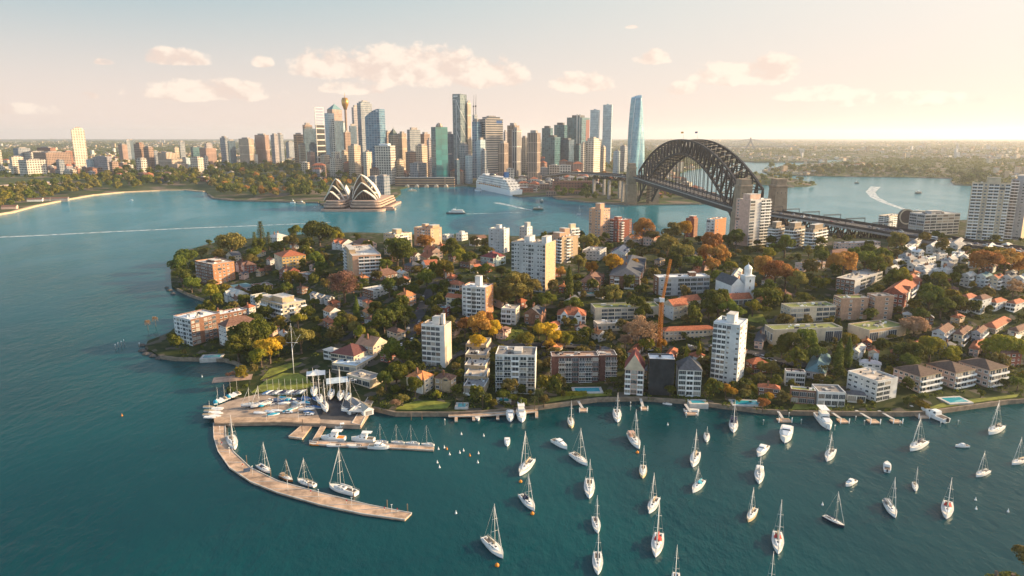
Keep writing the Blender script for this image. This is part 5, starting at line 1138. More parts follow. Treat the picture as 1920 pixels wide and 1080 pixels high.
# ---------------------------------------------------------------- trees: a few of each kind, then copies
LEAF = {'g': leafmat('leaf_green', (.055, .083, .012), (.205, .21, .028)), 'd': leafmat('leaf_dark_green', (.042, .066, .012), (.15, .16, .025)), 'o': leafmat('leaf_olive', (.105, .095, .022), (.30, .245, .06)),
        'l': leafmat('leaf_yellow_green', (.11, .115, .012), (.34, .27, .03)), 'y': leafmat('leaf_gold', (.32, .17, .012), (.62, .37, .035)), 'r': leafmat('leaf_rust', (.27, .125, .027), (.52, .26, .07)),
        'b': leafmat('leaf_bare_pink', (.22, .125, .07), (.44, .27, .17)), 'p': leafmat('leaf_palm', (.05, .07, .02), (.18, .18, .06))}
BARK = pmat('bark', (.12, .085, .06), .95, .3, 1.2)
def quads(me_name, P_, Nn, size, mat_, rng, stretch=1.0):
    n = len(P_); t = np.cross(Nn, rng.normal(size=(n, 3))); t /= np.linalg.norm(t, axis=1, keepdims=True) + 1e-9; b = np.cross(Nn, t)
    s = (size * rng.uniform(.65, 1.35, n))[:, None]; t = t * s * stretch; b = b * s
    V = np.stack([P_ - t - b * .6, P_ + t * .9 - b * .5, P_ + t * .7 + b * .7, P_ - t * .8 + b * .6], 1).reshape(-1, 3)
    Fc = np.arange(4 * n).reshape(n, 4)
    me = bpy.data.meshes.new(me_name); me.vertices.add(4 * n); me.loops.add(4 * n); me.polygons.add(n)
    me.vertices.foreach_set('co', V.ravel()); me.loops.foreach_set('vertex_index', Fc.ravel()); me.polygons.foreach_set('loop_start', np.arange(n) * 4); me.polygons.foreach_set('loop_total', np.full(n, 4))
    me.materials.append(mat_); me.update(calc_edges=True); return me
def unit(v): return v / (np.linalg.norm(v, axis=1, keepdims=True) + 1e-9)
def crown(seed, kind, n=2600):
    rng = np.random.default_rng(seed)
    if kind in ('round', 'dome', 'open'):
        nb = {'round': 17, 'dome': 24, 'open': 20}[kind]; R0, RZ, zc = {'round': (5, 4.1, 6.1), 'dome': (6.4, 3.2, 4.6), 'open': (5, 4.6, 6.0)}[kind]
        d = unit(rng.normal(size=(nb, 3))); d[:, 2] = np.abs(d[:, 2]) * rng.choice([1, 1, 1, -.55], nb); d = unit(d)
        k = rng.uniform(.45, .78, nb)[:, None]; C = d * k * np.array([R0, R0, RZ]); br = rng.uniform(.27, .46, nb) * R0
        w_ = br ** 2 / np.sum(br ** 2); idx = rng.choice(nb, n, p=w_); u = unit(rng.normal(size=(n, 3))); u[:, 2] = np.where(u[:, 2] < -.45, -u[:, 2], u[:, 2])
        rad = br[idx] * (rng.uniform(.80, 1.06, n) if kind != 'open' else rng.uniform(.2, 1.15, n)); Pq = C[idx] + u * rad[:, None] * np.array([1, 1, .82])
        Nq = unit(u * .9 + rng.normal(size=(n, 3)) * (.45 if kind != 'open' else .9)); Pq[:, 2] += zc; Pq[:, 2] = np.maximum(Pq[:, 2], 1.0)
        return Pq, Nq, (.30 if kind != 'open' else .2), C + np.array([0, 0, zc])
    if kind == 'cypress':
        z = rng.uniform(0, 1, n); r = 1.7 * np.sin(np.clip(z * .96 + .04, 0, 1) ** .6 * math.pi) ** .7 * rng.uniform(.7, 1.08, n); a = rng.uniform(0, 6.283, n)
        u = np.stack([np.cos(a), np.sin(a), np.full(n, .3)], 1); Pq = np.stack([r * np.cos(a), r * np.sin(a), .6 + z * 12], 1); return Pq, unit(u + rng.normal(size=(n, 3)) * .4), .26, None
    if kind == 'pine':
        tiers = 13; t = rng.integers(0, tiers, n); z = 2.2 + t * .95; R_ = 3.1 * (1 - t / (tiers + 1.5)) + .5; a0 = rng.integers(0, 7, n) * .897 + t * .4; a = a0 + rng.normal(size=n) * .2; r = R_ * rng.uniform(.1, 1, n) ** .7
        Pq = np.stack([r * np.cos(a), r * np.sin(a), z + r * .12 + rng.normal(size=n) * .14], 1); Nq = unit(np.stack([np.cos(a) * .4, np.sin(a) * .4, np.ones(n)], 1) + rng.normal(size=(n, 3)) * .5); return Pq, Nq, .22, None
    if kind == 'palm':
        nf = 22; f = rng.integers(0, nf, n); s = rng.uniform(.05, 1, n); a = f * 2.399; e = .9 - (f / nf) * 1.5; L = 3.2
        r = L * s * np.cos(e * (1 - s * .4)); z = L * s * np.sin(e) - 1.9 * s ** 2 + 8.2; Pq = np.stack([r * np.cos(a), r * np.sin(a), z], 1) + rng.normal(size=(n, 3)) * .09
        return Pq, unit(np.stack([-.3 * np.cos(a), -.3 * np.sin(a), np.ones(n)], 1) + rng.normal(size=(n, 3)) * .6), .2, None
    if kind == 'bush':
        nb = 8; C = np.stack([rng.normal(size=nb) * .8, rng.normal(size=nb) * .8, rng.uniform(.5, 1.3, nb)], 1); idx = rng.integers(0, nb, n); u = unit(rng.normal(size=(n, 3))); u[:, 2] = np.abs(u[:, 2])
        return C[idx] + u * rng.uniform(.6, .95, n)[:, None], unit(u + rng.normal(size=(n, 3)) * .5), .16, None
def trunk(seed, kind, C):
    rng = random.Random(seed); m_ = MB()
    hgt_ = {'round': 5.2, 'dome': 3.6, 'open': 5.5, 'cypress': 11, 'pine': 14, 'palm': 8.3, 'bush': .9}[kind]; r = {'palm': .22, 'cypress': .25, 'bush': .12}.get(kind, .42)
    p = Vector((0, 0, -1.5)); top = Vector((rng.uniform(-.3, .3), rng.uniform(-.3, .3), hgt_)); mid = p.lerp(top, .5) + Vector((rng.uniform(-.2, .2), rng.uniform(-.2, .2), 0))
    m_.tube(p, mid, r * 1.25, r, 7); m_.tube(mid, top, r, r * .45, 7)
    if C is not None:
        for k in range(8 if kind == 'open' else 5):
            c = Vector(C[k * 2 % len(C)]); b = mid.lerp(top, rng.uniform(.2, .9)); m_.tube(b, b.lerp(c, .92), r * .42, r * .12, 5)
    elif kind == 'palm':
        for k in range(0): pass
    return m_.mesh('trunk', BARK)
VAR = {}
for kind, nv, nq in (('round', 7, 3000), ('dome', 3, 4200), ('open', 4, 3600), ('cypress', 2, 1500), ('pine', 2, 1900), ('palm', 2, 1300), ('bush', 3, 420)):
    VAR[kind] = []
    for v in range(nv):
        Pq, Nq, sz, C = crown(100 * len(kind) + v * 7 + 1, kind, nq); VAR[kind].append((quads('crown', Pq, Nq, sz, LEAF['g'], np.random.default_rng(v)), trunk(v + 3, kind, C)))
HT = {'round': 10.2, 'dome': 8.0, 'open': 10.5, 'cypress': 12.6, 'pine': 15, 'palm': 10, 'bush': 2}
RAD = {'round': 5.2, 'dome': 6.8, 'open': 5.3, 'cypress': 1.75, 'pine': 3.3, 'palm': 3, 'bush': 1.7}
CZ = {'round': 6.1, 'dome': 4.8, 'open': 6, 'cypress': 6.5, 'pine': 8, 'palm': 8, 'bush': 1}
KIND = {'g': ('round', 'g', 'mid-green leafy tree'), 'd': ('round', 'd', 'dark green dense tree'), 'o': ('round', 'o', 'olive-coloured tree'), 'l': ('round', 'l', 'yellow-green sunlit tree'), 'y': ('round', 'y', 'golden autumn tree'), 'r': ('round', 'r', 'rusty orange plane tree'),
        'b': ('open', 'b', 'bare pinkish tree'), 'f': ('dome', 'o', 'broad domed fig'), 'k': ('dome', 'd', 'broad dark fig'), 'c': ('cypress', 'd', 'narrow dark cypress'), 'n': ('pine', 'd', 'tall tiered pine'), 'p': ('palm', 'p', 'feathery palm'),
        's': ('bush', 'g', 'small green shrub'), 't': ('bush', 'l', 'small yellow-green shrub'), 'u': ('bush', 'b', 'pinkish shrub'), 'q': ('cypress', 'l', 'narrow yellow-green conifer'), 'P': ('palm', 'b', 'dry-crowned palm'), 'e': ('dome', 'b', 'umbrella-shaped bare-limbed tree')}
TREES = []; tr_ = random.Random(21); TREEXY = []
def put_tree(k, loc, r, hs=1.0, name=None):
    shape, leaf, words = KIND[k]; cm, tm = tr_.choice(VAR[shape]); s = r / RAD[shape]
    root = empty(name or {'palm': 'palm_tree', 'pine': 'pine_tree', 'cypress': 'cypress_tree', 'bush': 'shrub', 'dome': 'fig_tree'}.get(shape, 'tree'), loc, tr_.uniform(0, 6.28), (s, s, s * hs))
    inst('crown', cm, root, mats=[LEAF[leaf]])
    if shape != 'bush' or r > 3: inst('trunk', tm, root)
    TREEXY.append((loc[0], loc[1], r)); return root
def tree(k, x, y, rx, hs=None):
    shape = KIND[k][0]; g = ground(x, y + rx * CZ[shape] / RAD[shape] * .97); r = rx * 1.1 * depth(g) / F
    hs = hs or tr_.uniform(.95, 1.25); o = put_tree(k, g, r, hs); TREES.append((o, k, x, y + rx)); return o
TL = '''f438,460,31 n491,440,10 n479,454,7 n505,452,7 g555,440,12 k600,442,28 k622,442,20 l634,449,12 d350,484,20 d338,502,18 d344,520,17 g360,532,15 d372,505,14 o378,478,11 o412,478,13 g478,476,14 g486,464,11 d470,482,10
g520,464,12 o548,458,14 g580,458,12 g575,476,14 g594,490,16 d603,503,14 o470,492,12 b503,505,9 l396,549,15 g410,562,10 l548,531,17 g538,546,12 g458,562,13 d480,602,15 d493,585,10 l560,602,14 b648,540,27 d462,634,30
g448,652,24 g485,632,26 y506,655,24 y522,648,18 l490,668,18 o566,638,22 c670,588,6 o655,602,15 g640,612,14 o665,620,13 l676,628,12 d720,602,22 d708,582,17 d742,592,19 g700,632,16 p760,602,8 d745,474,24 k757,482,24 r797,455,16 g722,500,13 l690,466,11 o660,476,13
g850,472,17 l862,482,15 l834,510,18 g800,525,16 d812,543,12 d730,542,15 d775,545,12 o890,458,10 d910,472,12 d880,490,14 g910,512,13 o968,542,32 o995,548,22 o945,556,20 g1022,570,18 d1000,575,12 c1066,535,8 g1075,574,17 o1085,497,13
y1110,507,12 r1052,512,10 y1148,500,17 y1187,498,14 g1185,477,9 r1205,436,20 o1220,446,13 d1140,466,9 o1108,457,15 o1095,455,12 y1283,432,15 o1258,443,18 o1250,468,22 o1275,482,22 d1262,498,18 d1300,494,18 r1332,462,19 r1345,484,20 r1322,480,17 r1335,500,14
d1380,446,16 d1365,452,12 g1345,520,13 l1370,502,12 r1430,508,20 r1452,512,24 r1472,518,20 o1492,530,18 d1440,542,15 y1407,538,11 g1424,553,14 g1470,464,17 g1450,470,14 l1440,480,13 o1515,474,9 d1540,488,15 r1580,504,24 r1562,498,15 g1620,494,18 g1642,502,18 l1655,494,15
o1680,458,17 g1600,478,12 g1625,474,13 g1650,480,16 l1688,524,17 g1665,528,12 l1760,524,15 d1740,562,23 d1762,574,20 g1790,568,19 d1722,592,15 r1840,500,26 r1880,496,24 l1860,484,22 l1830,484,16 r1908,500,18 b1898,544,15
r900,614,22 r872,614,16 y926,618,16 r912,602,14 y895,642,15 r790,622,13 o845,604,9 o1010,622,12 y1025,622,21 y1044,636,15 l985,644,17 l1060,642,12 y1030,646,12 b1200,632,28 b1184,618,18 l1212,648,14 b1172,640,15 y1240,648,10 d1190,574,18 d1210,584,14 o1150,558,17 g1125,588,8
g1345,568,23 g1365,580,19 g1328,580,17 l1410,578,14 g1385,592,13 d1480,648,24 g1508,644,22 d1530,662,17 g1465,654,15 l1590,640,17 c1570,668,8 c1588,666,7 e1712,612,26 g1720,668,22 d1690,662,18 l1742,656,21 l1780,670,18 d1702,684,17 l1880,650,24 l1855,656,20 l1905,660,20
g745,704,20 d724,712,18 g766,694,14 g778,724,17 o755,748,12 b742,756,10 d735,664,22 d758,668,16 l820,742,8 l859,708,7 p868,742,8 p855,744,7 p905,742,9 l926,756,8 g960,748,9 g979,757,9 p1010,738,9 o1020,750,10 p1002,748,7 y1360,732,12 y1374,738,9 o1396,738,10 r1430,757,11 y1442,746,9
d1306,694,9 d1326,694,10 q1309,664,5 q1286,668,4 o1446,692,14 o1428,692,11 p1540,692,8 p1552,688,7 l1666,698,9 d1728,746,9 d1702,754,9 g1838,738,7 g1906,718,13 d1882,718,9 d1256,732,10 P278,606,5 P292,600,5 u446,700,7 u430,703,6 d1150,715,8 d1060,700,7 g1142,736,6'''
for it in TL.split():
    a, b, c = it[1:].split(','); tree(it[0], float(a), float(b), float(c))
NHAND = len(TREES)
# gardens between the houses: filled where no house, road, lawn or tree stands
NOGO = []      # discs kept clear
def nogo_px(pts, r):
    for x, y in pts: g = ground(x, y); NOGO.append((g.x, g.y, r))
nogo_px([(600, 700), (560, 700), (530, 720), (640, 700), (680, 690), (660, 660), (620, 680), (700, 660), (600, 740), (500, 740), (650, 740), (550, 690), (690, 720)], 17)
nogo_px([(800, 765), (840, 762), (770, 768), (1170, 745), (1100, 735), (1800, 750), (1850, 745), (1760, 757), (1700, 760)], 11)
nogo_px([(800, 560), (790, 590), (775, 620), (760, 650), (750, 680), (950, 655), (1000, 650), (1080, 655), (1180, 668), (1270, 650), (1330, 660), (1400, 662), (1480, 685), (1560, 695), (1640, 692)], 6)
def clear(x, y, r, f1=.62, f2=.75):
    for (a, b, c) in NOGO:
        if (x - a) ** 2 + (y - b) ** 2 < (c + r * .6) ** 2: return False
    for (a, b, c) in TREEXY:
        if (x - a) ** 2 + (y - b) ** 2 < (f1 * (c + r)) ** 2: return False
    for q in FOOT:
        cx, cy = sum(p[0] for p in q) / 4, sum(p[1] for p in q) / 4
        if (x - cx) ** 2 + (y - cy) ** 2 < 55 ** 2:
            inside = True
            for i in range(4):
                e = (q[(i + 1) % 4][0] - q[i][0], q[(i + 1) % 4][1] - q[i][1]); s = e[0] * (y - q[i][1]) - e[1] * (x - q[i][0]); L = math.hypot(*e)
                if s / L < -r * f2: inside = False
            if inside: return False
    return True
cnt = 0
for k in range(6000):
    px, py = tr_.uniform(322, 1925), tr_.uniform(455, 772)
    g = ground(px, py)
    if g.z < 1.5 or g.y < 200 or not pip(PEN, [g.x], [g.y])[0] or float(pdist(PEN, [g.x], [g.y])[0]) < 6: continue
    r = tr_.uniform(2.6, 5.6)
    # do not stand a tree in front of a house's lower half
    if not clear(g.x, g.y, r): continue
    if not clear(g.x, g.y + r * 1.6, r * .5): r = max(1.9, r * .55)
    kd = tr_.choice('ggddddoolggs')
    if kd == 's': r = tr_.uniform(1.6, 2.6)
    o = put_tree(kd, g, r, tr_.uniform(.8, 1.1)); TREES.append((o, kd, px, py)); cnt += 1
    if cnt >= 70: break
print('fill trees', cnt)
# low garden growth nobody could count
rng = np.random.default_rng(5); PP = []
while len(PP) < 2600:
    px, py = rng.uniform(322, 1925), rng.uniform(452, 776); g = ground(px, py)
    if g.z < 1.5 or not pip(PEN, [g.x], [g.y])[0]: continue
    bad = any((g.x - a) ** 2 + (g.y - b) ** 2 < c * c for a, b, c in NOGO)
    if bad: continue
    PP.append((g.x, g.y, g.z, rng.uniform(.8, 2.0) * (1 + g.y / 1500)))
PP = np.array(PP); nper = 15; C = np.repeat(PP, nper, 0); u = unit(rng.normal(size=(len(C), 3))); u[:, 2] = np.abs(u[:, 2])
Pq = C[:, :3] + u * C[:, 3:4] * np.array([1.1, 1.1, .8])
tag(inst('undergrowth', quads('undergrowth', Pq, unit(u + rng.normal(size=u.shape) * .5), .5, LEAF['d'], rng)), kind='stuff')
# a tree on our own headland, just reaching into the picture
for (x, y, rx, k) in ((1898, 1090, 42, 'g'), (1935, 1050, 34, 'o'), (1862, 1112, 32, 'o')):
    d_ = 205; p = atD(x, y, d_); r = rx * depth(p) / F; z0 = 3.5; s = (p.z - z0) / CZ['round']; cm, tm = VAR['round'][0 if k == 'g' else 3]
    root = empty('tree', (p.x, p.y, z0), 1.3, (r / 5.2, r / 5.2, s)); inst('crown', cm, root, mats=[LEAF[k]]); inst('trunk', tm, root)
    tag(root, {1898: 'leafy green tree poking up into the bottom right corner', 1935: 'olive-brown tree top cut by the right edge at the bottom corner', 1862: 'olive tree top just showing at the bottom edge by the corner'}[x], 'tree')
# beyond the 300 that show largest, trees go into one mass per place
class Mass:
    def __init__(s): s.P, s.N, s.S, s.M = [], [], [], []
    def add(s, p, r, kd, n, rng, hs=1.0, size=None):
        shape, leaf, _ = KIND[kd]; Pq, Nq, sz, C = crown(int(rng.integers(0, 1 << 30)), shape, n); k = r / RAD[shape]; a = rng.uniform(0, 6.28); ca, sa = math.cos(a), math.sin(a)
        s.P.append(np.stack([p[0] + k * (Pq[:, 0] * ca - Pq[:, 1] * sa), p[1] + k * (Pq[:, 0] * sa + Pq[:, 1] * ca), p[2] + k * hs * Pq[:, 2]], 1)); s.N.append(np.stack([Nq[:, 0] * ca - Nq[:, 1] * sa, Nq[:, 0] * sa + Nq[:, 1] * ca, Nq[:, 2]], 1))
        s.S.append(np.full(n, size or sz * k * (2600 / n) ** .5)); s.M.append(np.full(n, 'gdolyrb'.index(leaf) if leaf in 'gdolyrb' else 0))
    def build(s, name):
        P_, N_, Z_, M_i = np.vstack(s.P), np.vstack(s.N), np.concatenate(s.S), np.concatenate(s.M); me = quads(name, P_, N_, Z_, LEAF['g'], np.random.default_rng(1))
        for k in 'dolyrb': me.materials.append(LEAF[k])
        me.polygons.foreach_set('material_index', M_i.astype(np.int32)); return tag(inst(name, me), kind='stuff')
rng = np.random.default_rng(77); MS = Mass(); cnt = 0
for k in range(16000):
    px, py = tr_.uniform(322, 1925), tr_.uniform(452, 772); g = ground(px, py)
    if g.z < 1.5 or g.y < 200 or not pip(PEN, [g.x], [g.y])[0] or float(pdist(PEN, [g.x], [g.y])[0]) < 5: continue
    r = 1.7 + 5.2 * tr_.random() ** 1.7
    if not clear(g.x, g.y, r, .5, .45): continue
    MS.add(g, r, tr_.choice('ggdddooolg'), 520, rng, tr_.uniform(.75, 1.4)); TREEXY.append((g.x, g.y, r)); cnt += 1
    if cnt >= 800: break
print('mass trees', cnt)
MS.build('garden_foliage')
GW = Mass(); GK = random.Random(9)
def far_wood(n, x0, x1, f0, f1, kinds='ggdddool', r=(7, 12)):
    """trees between two picture rows given as functions of x"""
    for k in range(n):
        x = GK.uniform(x0, x1); y = GK.uniform(f0(x), f1(x)); p = far_ground(x, y); GW.add(p, GK.uniform(*r), GK.choice(kinds), 420, rng, GK.uniform(.9, 1.4))
lerp = lambda xs, ys: (lambda x: float(np.interp(x, xs, ys)))
far_wood(150, -10, 235, lerp([0, 60, 120, 235], [358, 350, 342, 326]), lerp([0, 60, 120, 170, 235], [393, 380, 367, 361, 355]), 'ggoodlo')
far_wood(150, 235, 430, lerp([235, 430], [322, 306]), lerp([235, 300, 390, 430], [354, 351, 352, 362]), 'ggddoodl')
far_wood(190, 395, 610, lerp([395, 600], [308, 310]), lerp([395, 440, 600], [364, 372, 373]), 'ggddolddor', (7, 13))
far_wood(70, 560, 700, lerp([560, 690], [316, 322]), lerp([560, 690], [366, 350]), 'gddolr')
far_wood(90, 1040, 1182, lerp([1040, 1085, 1180], [352, 340, 332]), lerp([1085, 1110, 1180], [372, 376, 374]), 'dddg', (5, 9))
far_wood(26, 1205, 1290, lerp([1205, 1290], [356, 355]), lerp([1205, 1290], [377, 374]), 'ggdl', (4, 7))
far_wood(34, 1110, 1215, lerp([1110, 1215], [304, 304]), lerp([1110, 1215], [318, 320]), 'oorg', (7, 11))
far_wood(70, 1440, 1790, lerp([1440, 1790], [314, 322]), lerp([1440, 1790], [327, 333]), 'ggdoo', (9, 14))
far_wood(30, 1785, 1880, lerp([1785, 1880], [330, 330]), lerp([1785, 1880], [344, 349]), 'dddg', (9, 14))
far_wood(60, 0, 440, lerp([0, 440], [285, 280]), lerp([0, 440], [325, 305]), 'ggdoo', (8, 13))
far_wood(30, 945, 1190, lerp([945, 1190], [318, 318]), lerp([945, 1190], [345, 340]), 'ggdoor', (5, 9))
GW.build('harbour_woods')
IT = Mass()
for k in range(70):
    x = GK.uniform(1385, 1525); yb = np.interp(x, [1385, 1440, 1478, 1515, 1530], [338, 346, 349, 348, 346]); yt = np.interp(x, [1385, 1440, 1480, 1520], [328, 331, 337, 343]); y = GK.uniform(yt, yb); p = at(x, y, 6)
    IT.add((p.x, p.y, float(isl_h(np.array([p.x]), np.array([p.y]))[0])), GK.uniform(4, 8), GK.choice('ggdol'), 400, rng)
IT.build('island_trees')
# far suburbs: houses and woods as two masses, in patches
patchy = lambda x, y: math.sin(x * .0031 + 1.7 * math.sin(y * .0013)) * math.cos(y * .0019 + 1.3 * math.sin(x * .0017)) + .5 * math.sin(x * .009 + y * .004)
rng = np.random.default_rng(12); Q = []
while len(Q) < 13000:
    px = rng.uniform(-40, 1960); D = 2150 * math.exp(rng.uniform(0, 2.1) ** 1.0); u = (px - CX) / F; x, y = u * D, D
    if not pip(FAR, [x], [y])[0]: continue
    if patchy(x, y) > .25 and rng.random() < .75: continue
    if 560 < px < 1200 and D < 2900: continue
    Q.append((x, y))
Q = np.array(Q); Zq = far_h(Q[:, 0], Q[:, 1]); nper = 16; sc = np.clip(Q[:, 1] / 2600, .9, 4) * rng.uniform(5, 10, len(Q))
C = np.repeat(np.c_[Q, Zq], nper, 0); S_ = np.repeat(sc, nper)[:, None]; u = unit(rng.normal(size=(len(C), 3))); u[:, 2] = np.abs(u[:, 2])
tag(inst('far_woods', quads('far_woods', C + u * S_ * np.array([1.2, 1.2, .9]), unit(u + rng.normal(size=u.shape) * .4), 3.0, LEAF['d'], rng)), kind='stuff')
hb = [MB(), MB(), MB()]
n = 0
while n < 4200:
    px = rng.uniform(-40, 1960); D = 2250 * math.exp(rng.uniform(0, 1.9)); u = (px - CX) / F; x, y = u * D, D
    if not pip(FAR, [x], [y])[0] or (440 < px < 1200 and D < 3200) or patchy(x, y) < -.1: continue
    k = D / 3500; z = farz(x, y); a = rng.uniform(-.6, .6); w_, d_, h_ = rng.uniform(9, 24) * max(.8, k ** .7), rng.uniform(9, 18), rng.uniform(5, 10) * (1 + (rng.random() < .06) * 3.0)
    b = hb[rng.integers(0, 3)]; b.cbox((x, y, z + h_ / 2 - 2), (w_, d_, h_ + 4), a, 0)
    if rng.random() < .6: b.cbox((x, y, z + h_ + .6), (w_ + 1, d_ + 1, 1.2), a, 1)
    n += 1
for b, m, rf in zip(hb, (CREAM, SAND, PALE), (TILE, GREY, BRTILE)): tag(b.build('far_houses', [m, rf]), kind='stuff')
# ---------------------------------------------------------------- boats
RED = pmat('red_canvas', (.45, .05, .04), .8, .1); BLUEC = pmat('blue_canvas', (.03, .12, .30), .8, .1); NAVYC = pmat('navy_canvas', (.02, .03, .07), .8, .1); TEALC = pmat('teal_canvas', (.03, .30, .42), .8, .1); TANC = pmat('tan_canvas', (.42, .32, .20), .8, .1)
GEL = pmat('white_gelcoat', (.78, .77, .74), .3, .03, spec=.5); DECKM = pmat('boat_deck', (.66, .62, .54), .6, .06); TEAK = pmat('teak', (.34, .19, .09), .7, .15, 2); ALU = pmat('mast_alloy', (.66, .62, .56), .4, .05); DHULL = pmat('dark_hull', (.03, .035, .05), .3, .1, spec=.5); COAM = pmat('cockpit_shade', (.12, .10, .085), .8); GREYC = pmat('grey_canvas', (.22, .24, .26)); WOODH = pmat('varnished_hull', (.30, .13, .05), .4, .15)
ANTIF = pmat('antifouling', (.05, .07, .14), .7, .1)
def hull_rings(L, B, fb, n=13, stern=.72, full=.5):
    R_ = []
    for i in range(n):
        t = i / (n - 1); x = -L / 2 + L * t
        w = B / 2 * (stern + (1 - stern) * math.sin(min(t / full, 1) * math.pi / 2)) if t < full else B / 2 * max(.015, math.cos((t - full) / (1 - full) * math.pi / 2) ** .72)
        z = fb * (1 + .28 * t * t); R_.append((x, w, z))
    return R_
def hull_mesh(L, B, fb, mats, **k):
    m_ = MB(); rr_ = hull_rings(L, B, fb, **k)
    m_.loft([[(x, -w * .55, -.3), (x, -w * .86, .18), (x, -w, z), (x, w, z), (x, w * .86, .18), (x, w * .55, -.3)] for x, w, z in rr_], 0, True, False)
    for i, f in enumerate(m_.f):
        if len(f) == 4 and all(m_.v[j][2] < .2 for j in f): m_.m[i] = 1
    return m_.mesh('hull', list(mats) + [ANTIF]), rr_
def deck_mesh(rr_, mats, up=.015):
    m_ = MB(); m_.loft([[(x, -w * .9, z + up), (x, w * .9, z + up)] for x, w, z in rr_], 0, False, False, False); return m_.mesh('deck', mats)
YL = 12.0
HM, HR = hull_mesh(YL, 3.7, 1.15, [GEL]); DM = deck_mesh(HR, [DECKM])
m_ = MB(); m_.loft([[(x, -w, 1.2), (x, w, 1.2), (x, w * .82, z), (x, -w * .82, z)] for x, w, z in ((-1.3, 1.15, 1.75), (.2, 1.1, 1.8), (2.0, .8, 1.72), (3.4, .3, 1.5))], 0)
for sg in (-1, 1): m_.face([(-1.0, sg * 1.10, 1.42), (1.6, sg * .9, 1.42), (1.6, sg * .84, 1.62), (-1.0, sg * 1.02, 1.66)][::sg], 1)
m_.box(-.9, .2, -.35, .35, 1.78, 1.86, 1); m_.box(1.2, 1.9, -.3, .3, 1.74, 1.8, 1); CABM = m_.mesh('cabin', [GEL, GLASS])
m_ = MB(); m_.box(-5.2, -1.35, -.85, .85, 1.17, 1.26, 0); m_.box(-5.3, -1.3, -1.15, -.88, 1.2, 1.52, 1); m_.box(-5.3, -1.3, .88, 1.15, 1.2, 1.52, 1); m_.tube((-4.2, -.5, 1.7), (-4.2, .5, 1.7), .07, None, 5, 1); m_.box(-4.3, -4.1, -.1, .1, 1.2, 2.0, 1); COCKM = m_.mesh('cockpit', [COAM, GEL])
m_ = MB(); m_.tube((1.0, 0, 1.3), (.85, 0, 17), .13, .075, 7); MASTM = m_.mesh('mast', [ALU])
m_ = MB(); m_.tube((0, -1.25, 0), (0, 1.25, 0), .055, .055, 5); SPRM = m_.mesh('spreader', [ALU])
m_ = MB(); m_.tube((.8, 0, 2.45), (-4.2, 0, 2.35), .09, .08, 6); BOOMM = m_.mesh('boom', [ALU])
m_ = MB(); m_.loft([[(x, r * math.cos(a), 2.62 + r * 1.1 * math.sin(a)) for a in np.linspace(0, 6.283, 8, endpoint=False)] for x, r in ((.7, .34), (-.5, .3), (-2.5, .24), (-4.1, .14))], 0, True, True); COVM = m_.mesh('sail_cover', [TANC])
m_ = MB()
for (p, q) in (((5.8, 0, 1.5), (.9, 0, 16.6)), ((-5.9, 0, 1.3), (.85, 0, 16.9)), ((.6, -1.7, 1.3), (.9, -1.2, 8.0)), ((.9, -1.2, 8.0), (.86, 0, 16.4)), ((.6, 1.7, 1.3), (.9, 1.2, 8.0)), ((.9, 1.2, 8.0), (.86, 0, 16.4))): m_.tube(p, q, .028, None, 4)
RIGM = m_.mesh('rigging', [ALU])
m_ = MB(); m_.tube((5.75, 0, 1.65), (.95, 0, 15.8), .11, .06, 6); FURLM = m_.mesh('furled_jib', [GEL])
m_ = MB()
for sg in (-1, 1):
    pr = None
    for x, w, z in HR[::2]:
        m_.tube((x, sg * w * .96, z), (x, sg * w * .96, z + .6), .025, None, 4)
        if pr: m_.tube(pr, (x, sg * w * .96, z + .6), .02, None, 4)
        pr = (x, sg * w * .96, z + .6)
RAILM = m_.mesh('guard_rail', [ALU])
m_ = MB(); m_.loft([[(x, r * math.cos(a), 1.5 + r * .8 * math.sin(a)) for a in np.linspace(0, math.pi, 7)] for x, r in ((-.3, .9), (-1.2, 1.2), (-2.3, 1.15))], 0, False, False, False); DODM = m_.mesh('spray_hood', [NAVYC])
m_ = MB(); m_.box(-5.4, -1.4, -1.3, 1.3, 1.5, 1.62, 0); m_.loft([[(x, -1.45, 2.3), (x, -1.1, 2.75), (x, 1.1, 2.75), (x, 1.45, 2.3)] for x in (-5.0, -2.2)], 0, False, False, False); AWNM = m_.mesh('cockpit_awning', [WHITE])
def yacht(loc, L, rz, mast, label, hull=None, cover=None, awn=None, hood=None, furl=True, group=None, sp=2, z=0.0, mastm=None, bare=False):
    if cover in (GEL, WHITE): cover = [GEL, BLUEC, GREYC, NAVYC, TANC, GEL, TEALC][int(abs(loc[0] * 3.7 + loc[1])) % 7]
    s = L / YL; root = empty('sailing_yacht', (loc[0], loc[1], z), rz, (s, s, s)); tag(root, label, 'sailing yacht', group)
    inst('hull', HM, root, mats=[hull]); inst('deck', DM, root); inst('cabin', CABM, root); inst('cockpit', COCKM, root)
    ms = mast / s / 17.0
    mo = inst('mast', MASTM, root, scale=(1, 1, ms), loc=(0, 0, 1.3 - 1.3 * ms), mats=[mastm])
    for k in range(sp): inst('spreader', SPRM, mo, (.93, 0, 17 * (.42 + .26 * k)), 0, (1, 1.0 - .25 * k, 1))
    inst('boom', BOOMM, root); inst('sail_cover', COVM, root, mats=[cover]); inst('rigging', RIGM, root, scale=(1, 1, ms)); inst('guard_rail', RAILM, root)
    if furl: inst('furled_jib', FURLM, root, scale=(1, 1, ms))
    if awn: inst('cockpit_awning', AWNM, root, mats=[awn])
    if hood: inst('spray_hood', DODM, root, mats=[hood])
    return root
MHM, MR = hull_mesh(9, 3.1, 1.25, [GEL], stern=.9, full=.55); MDM = deck_mesh(MR, [DECKM])
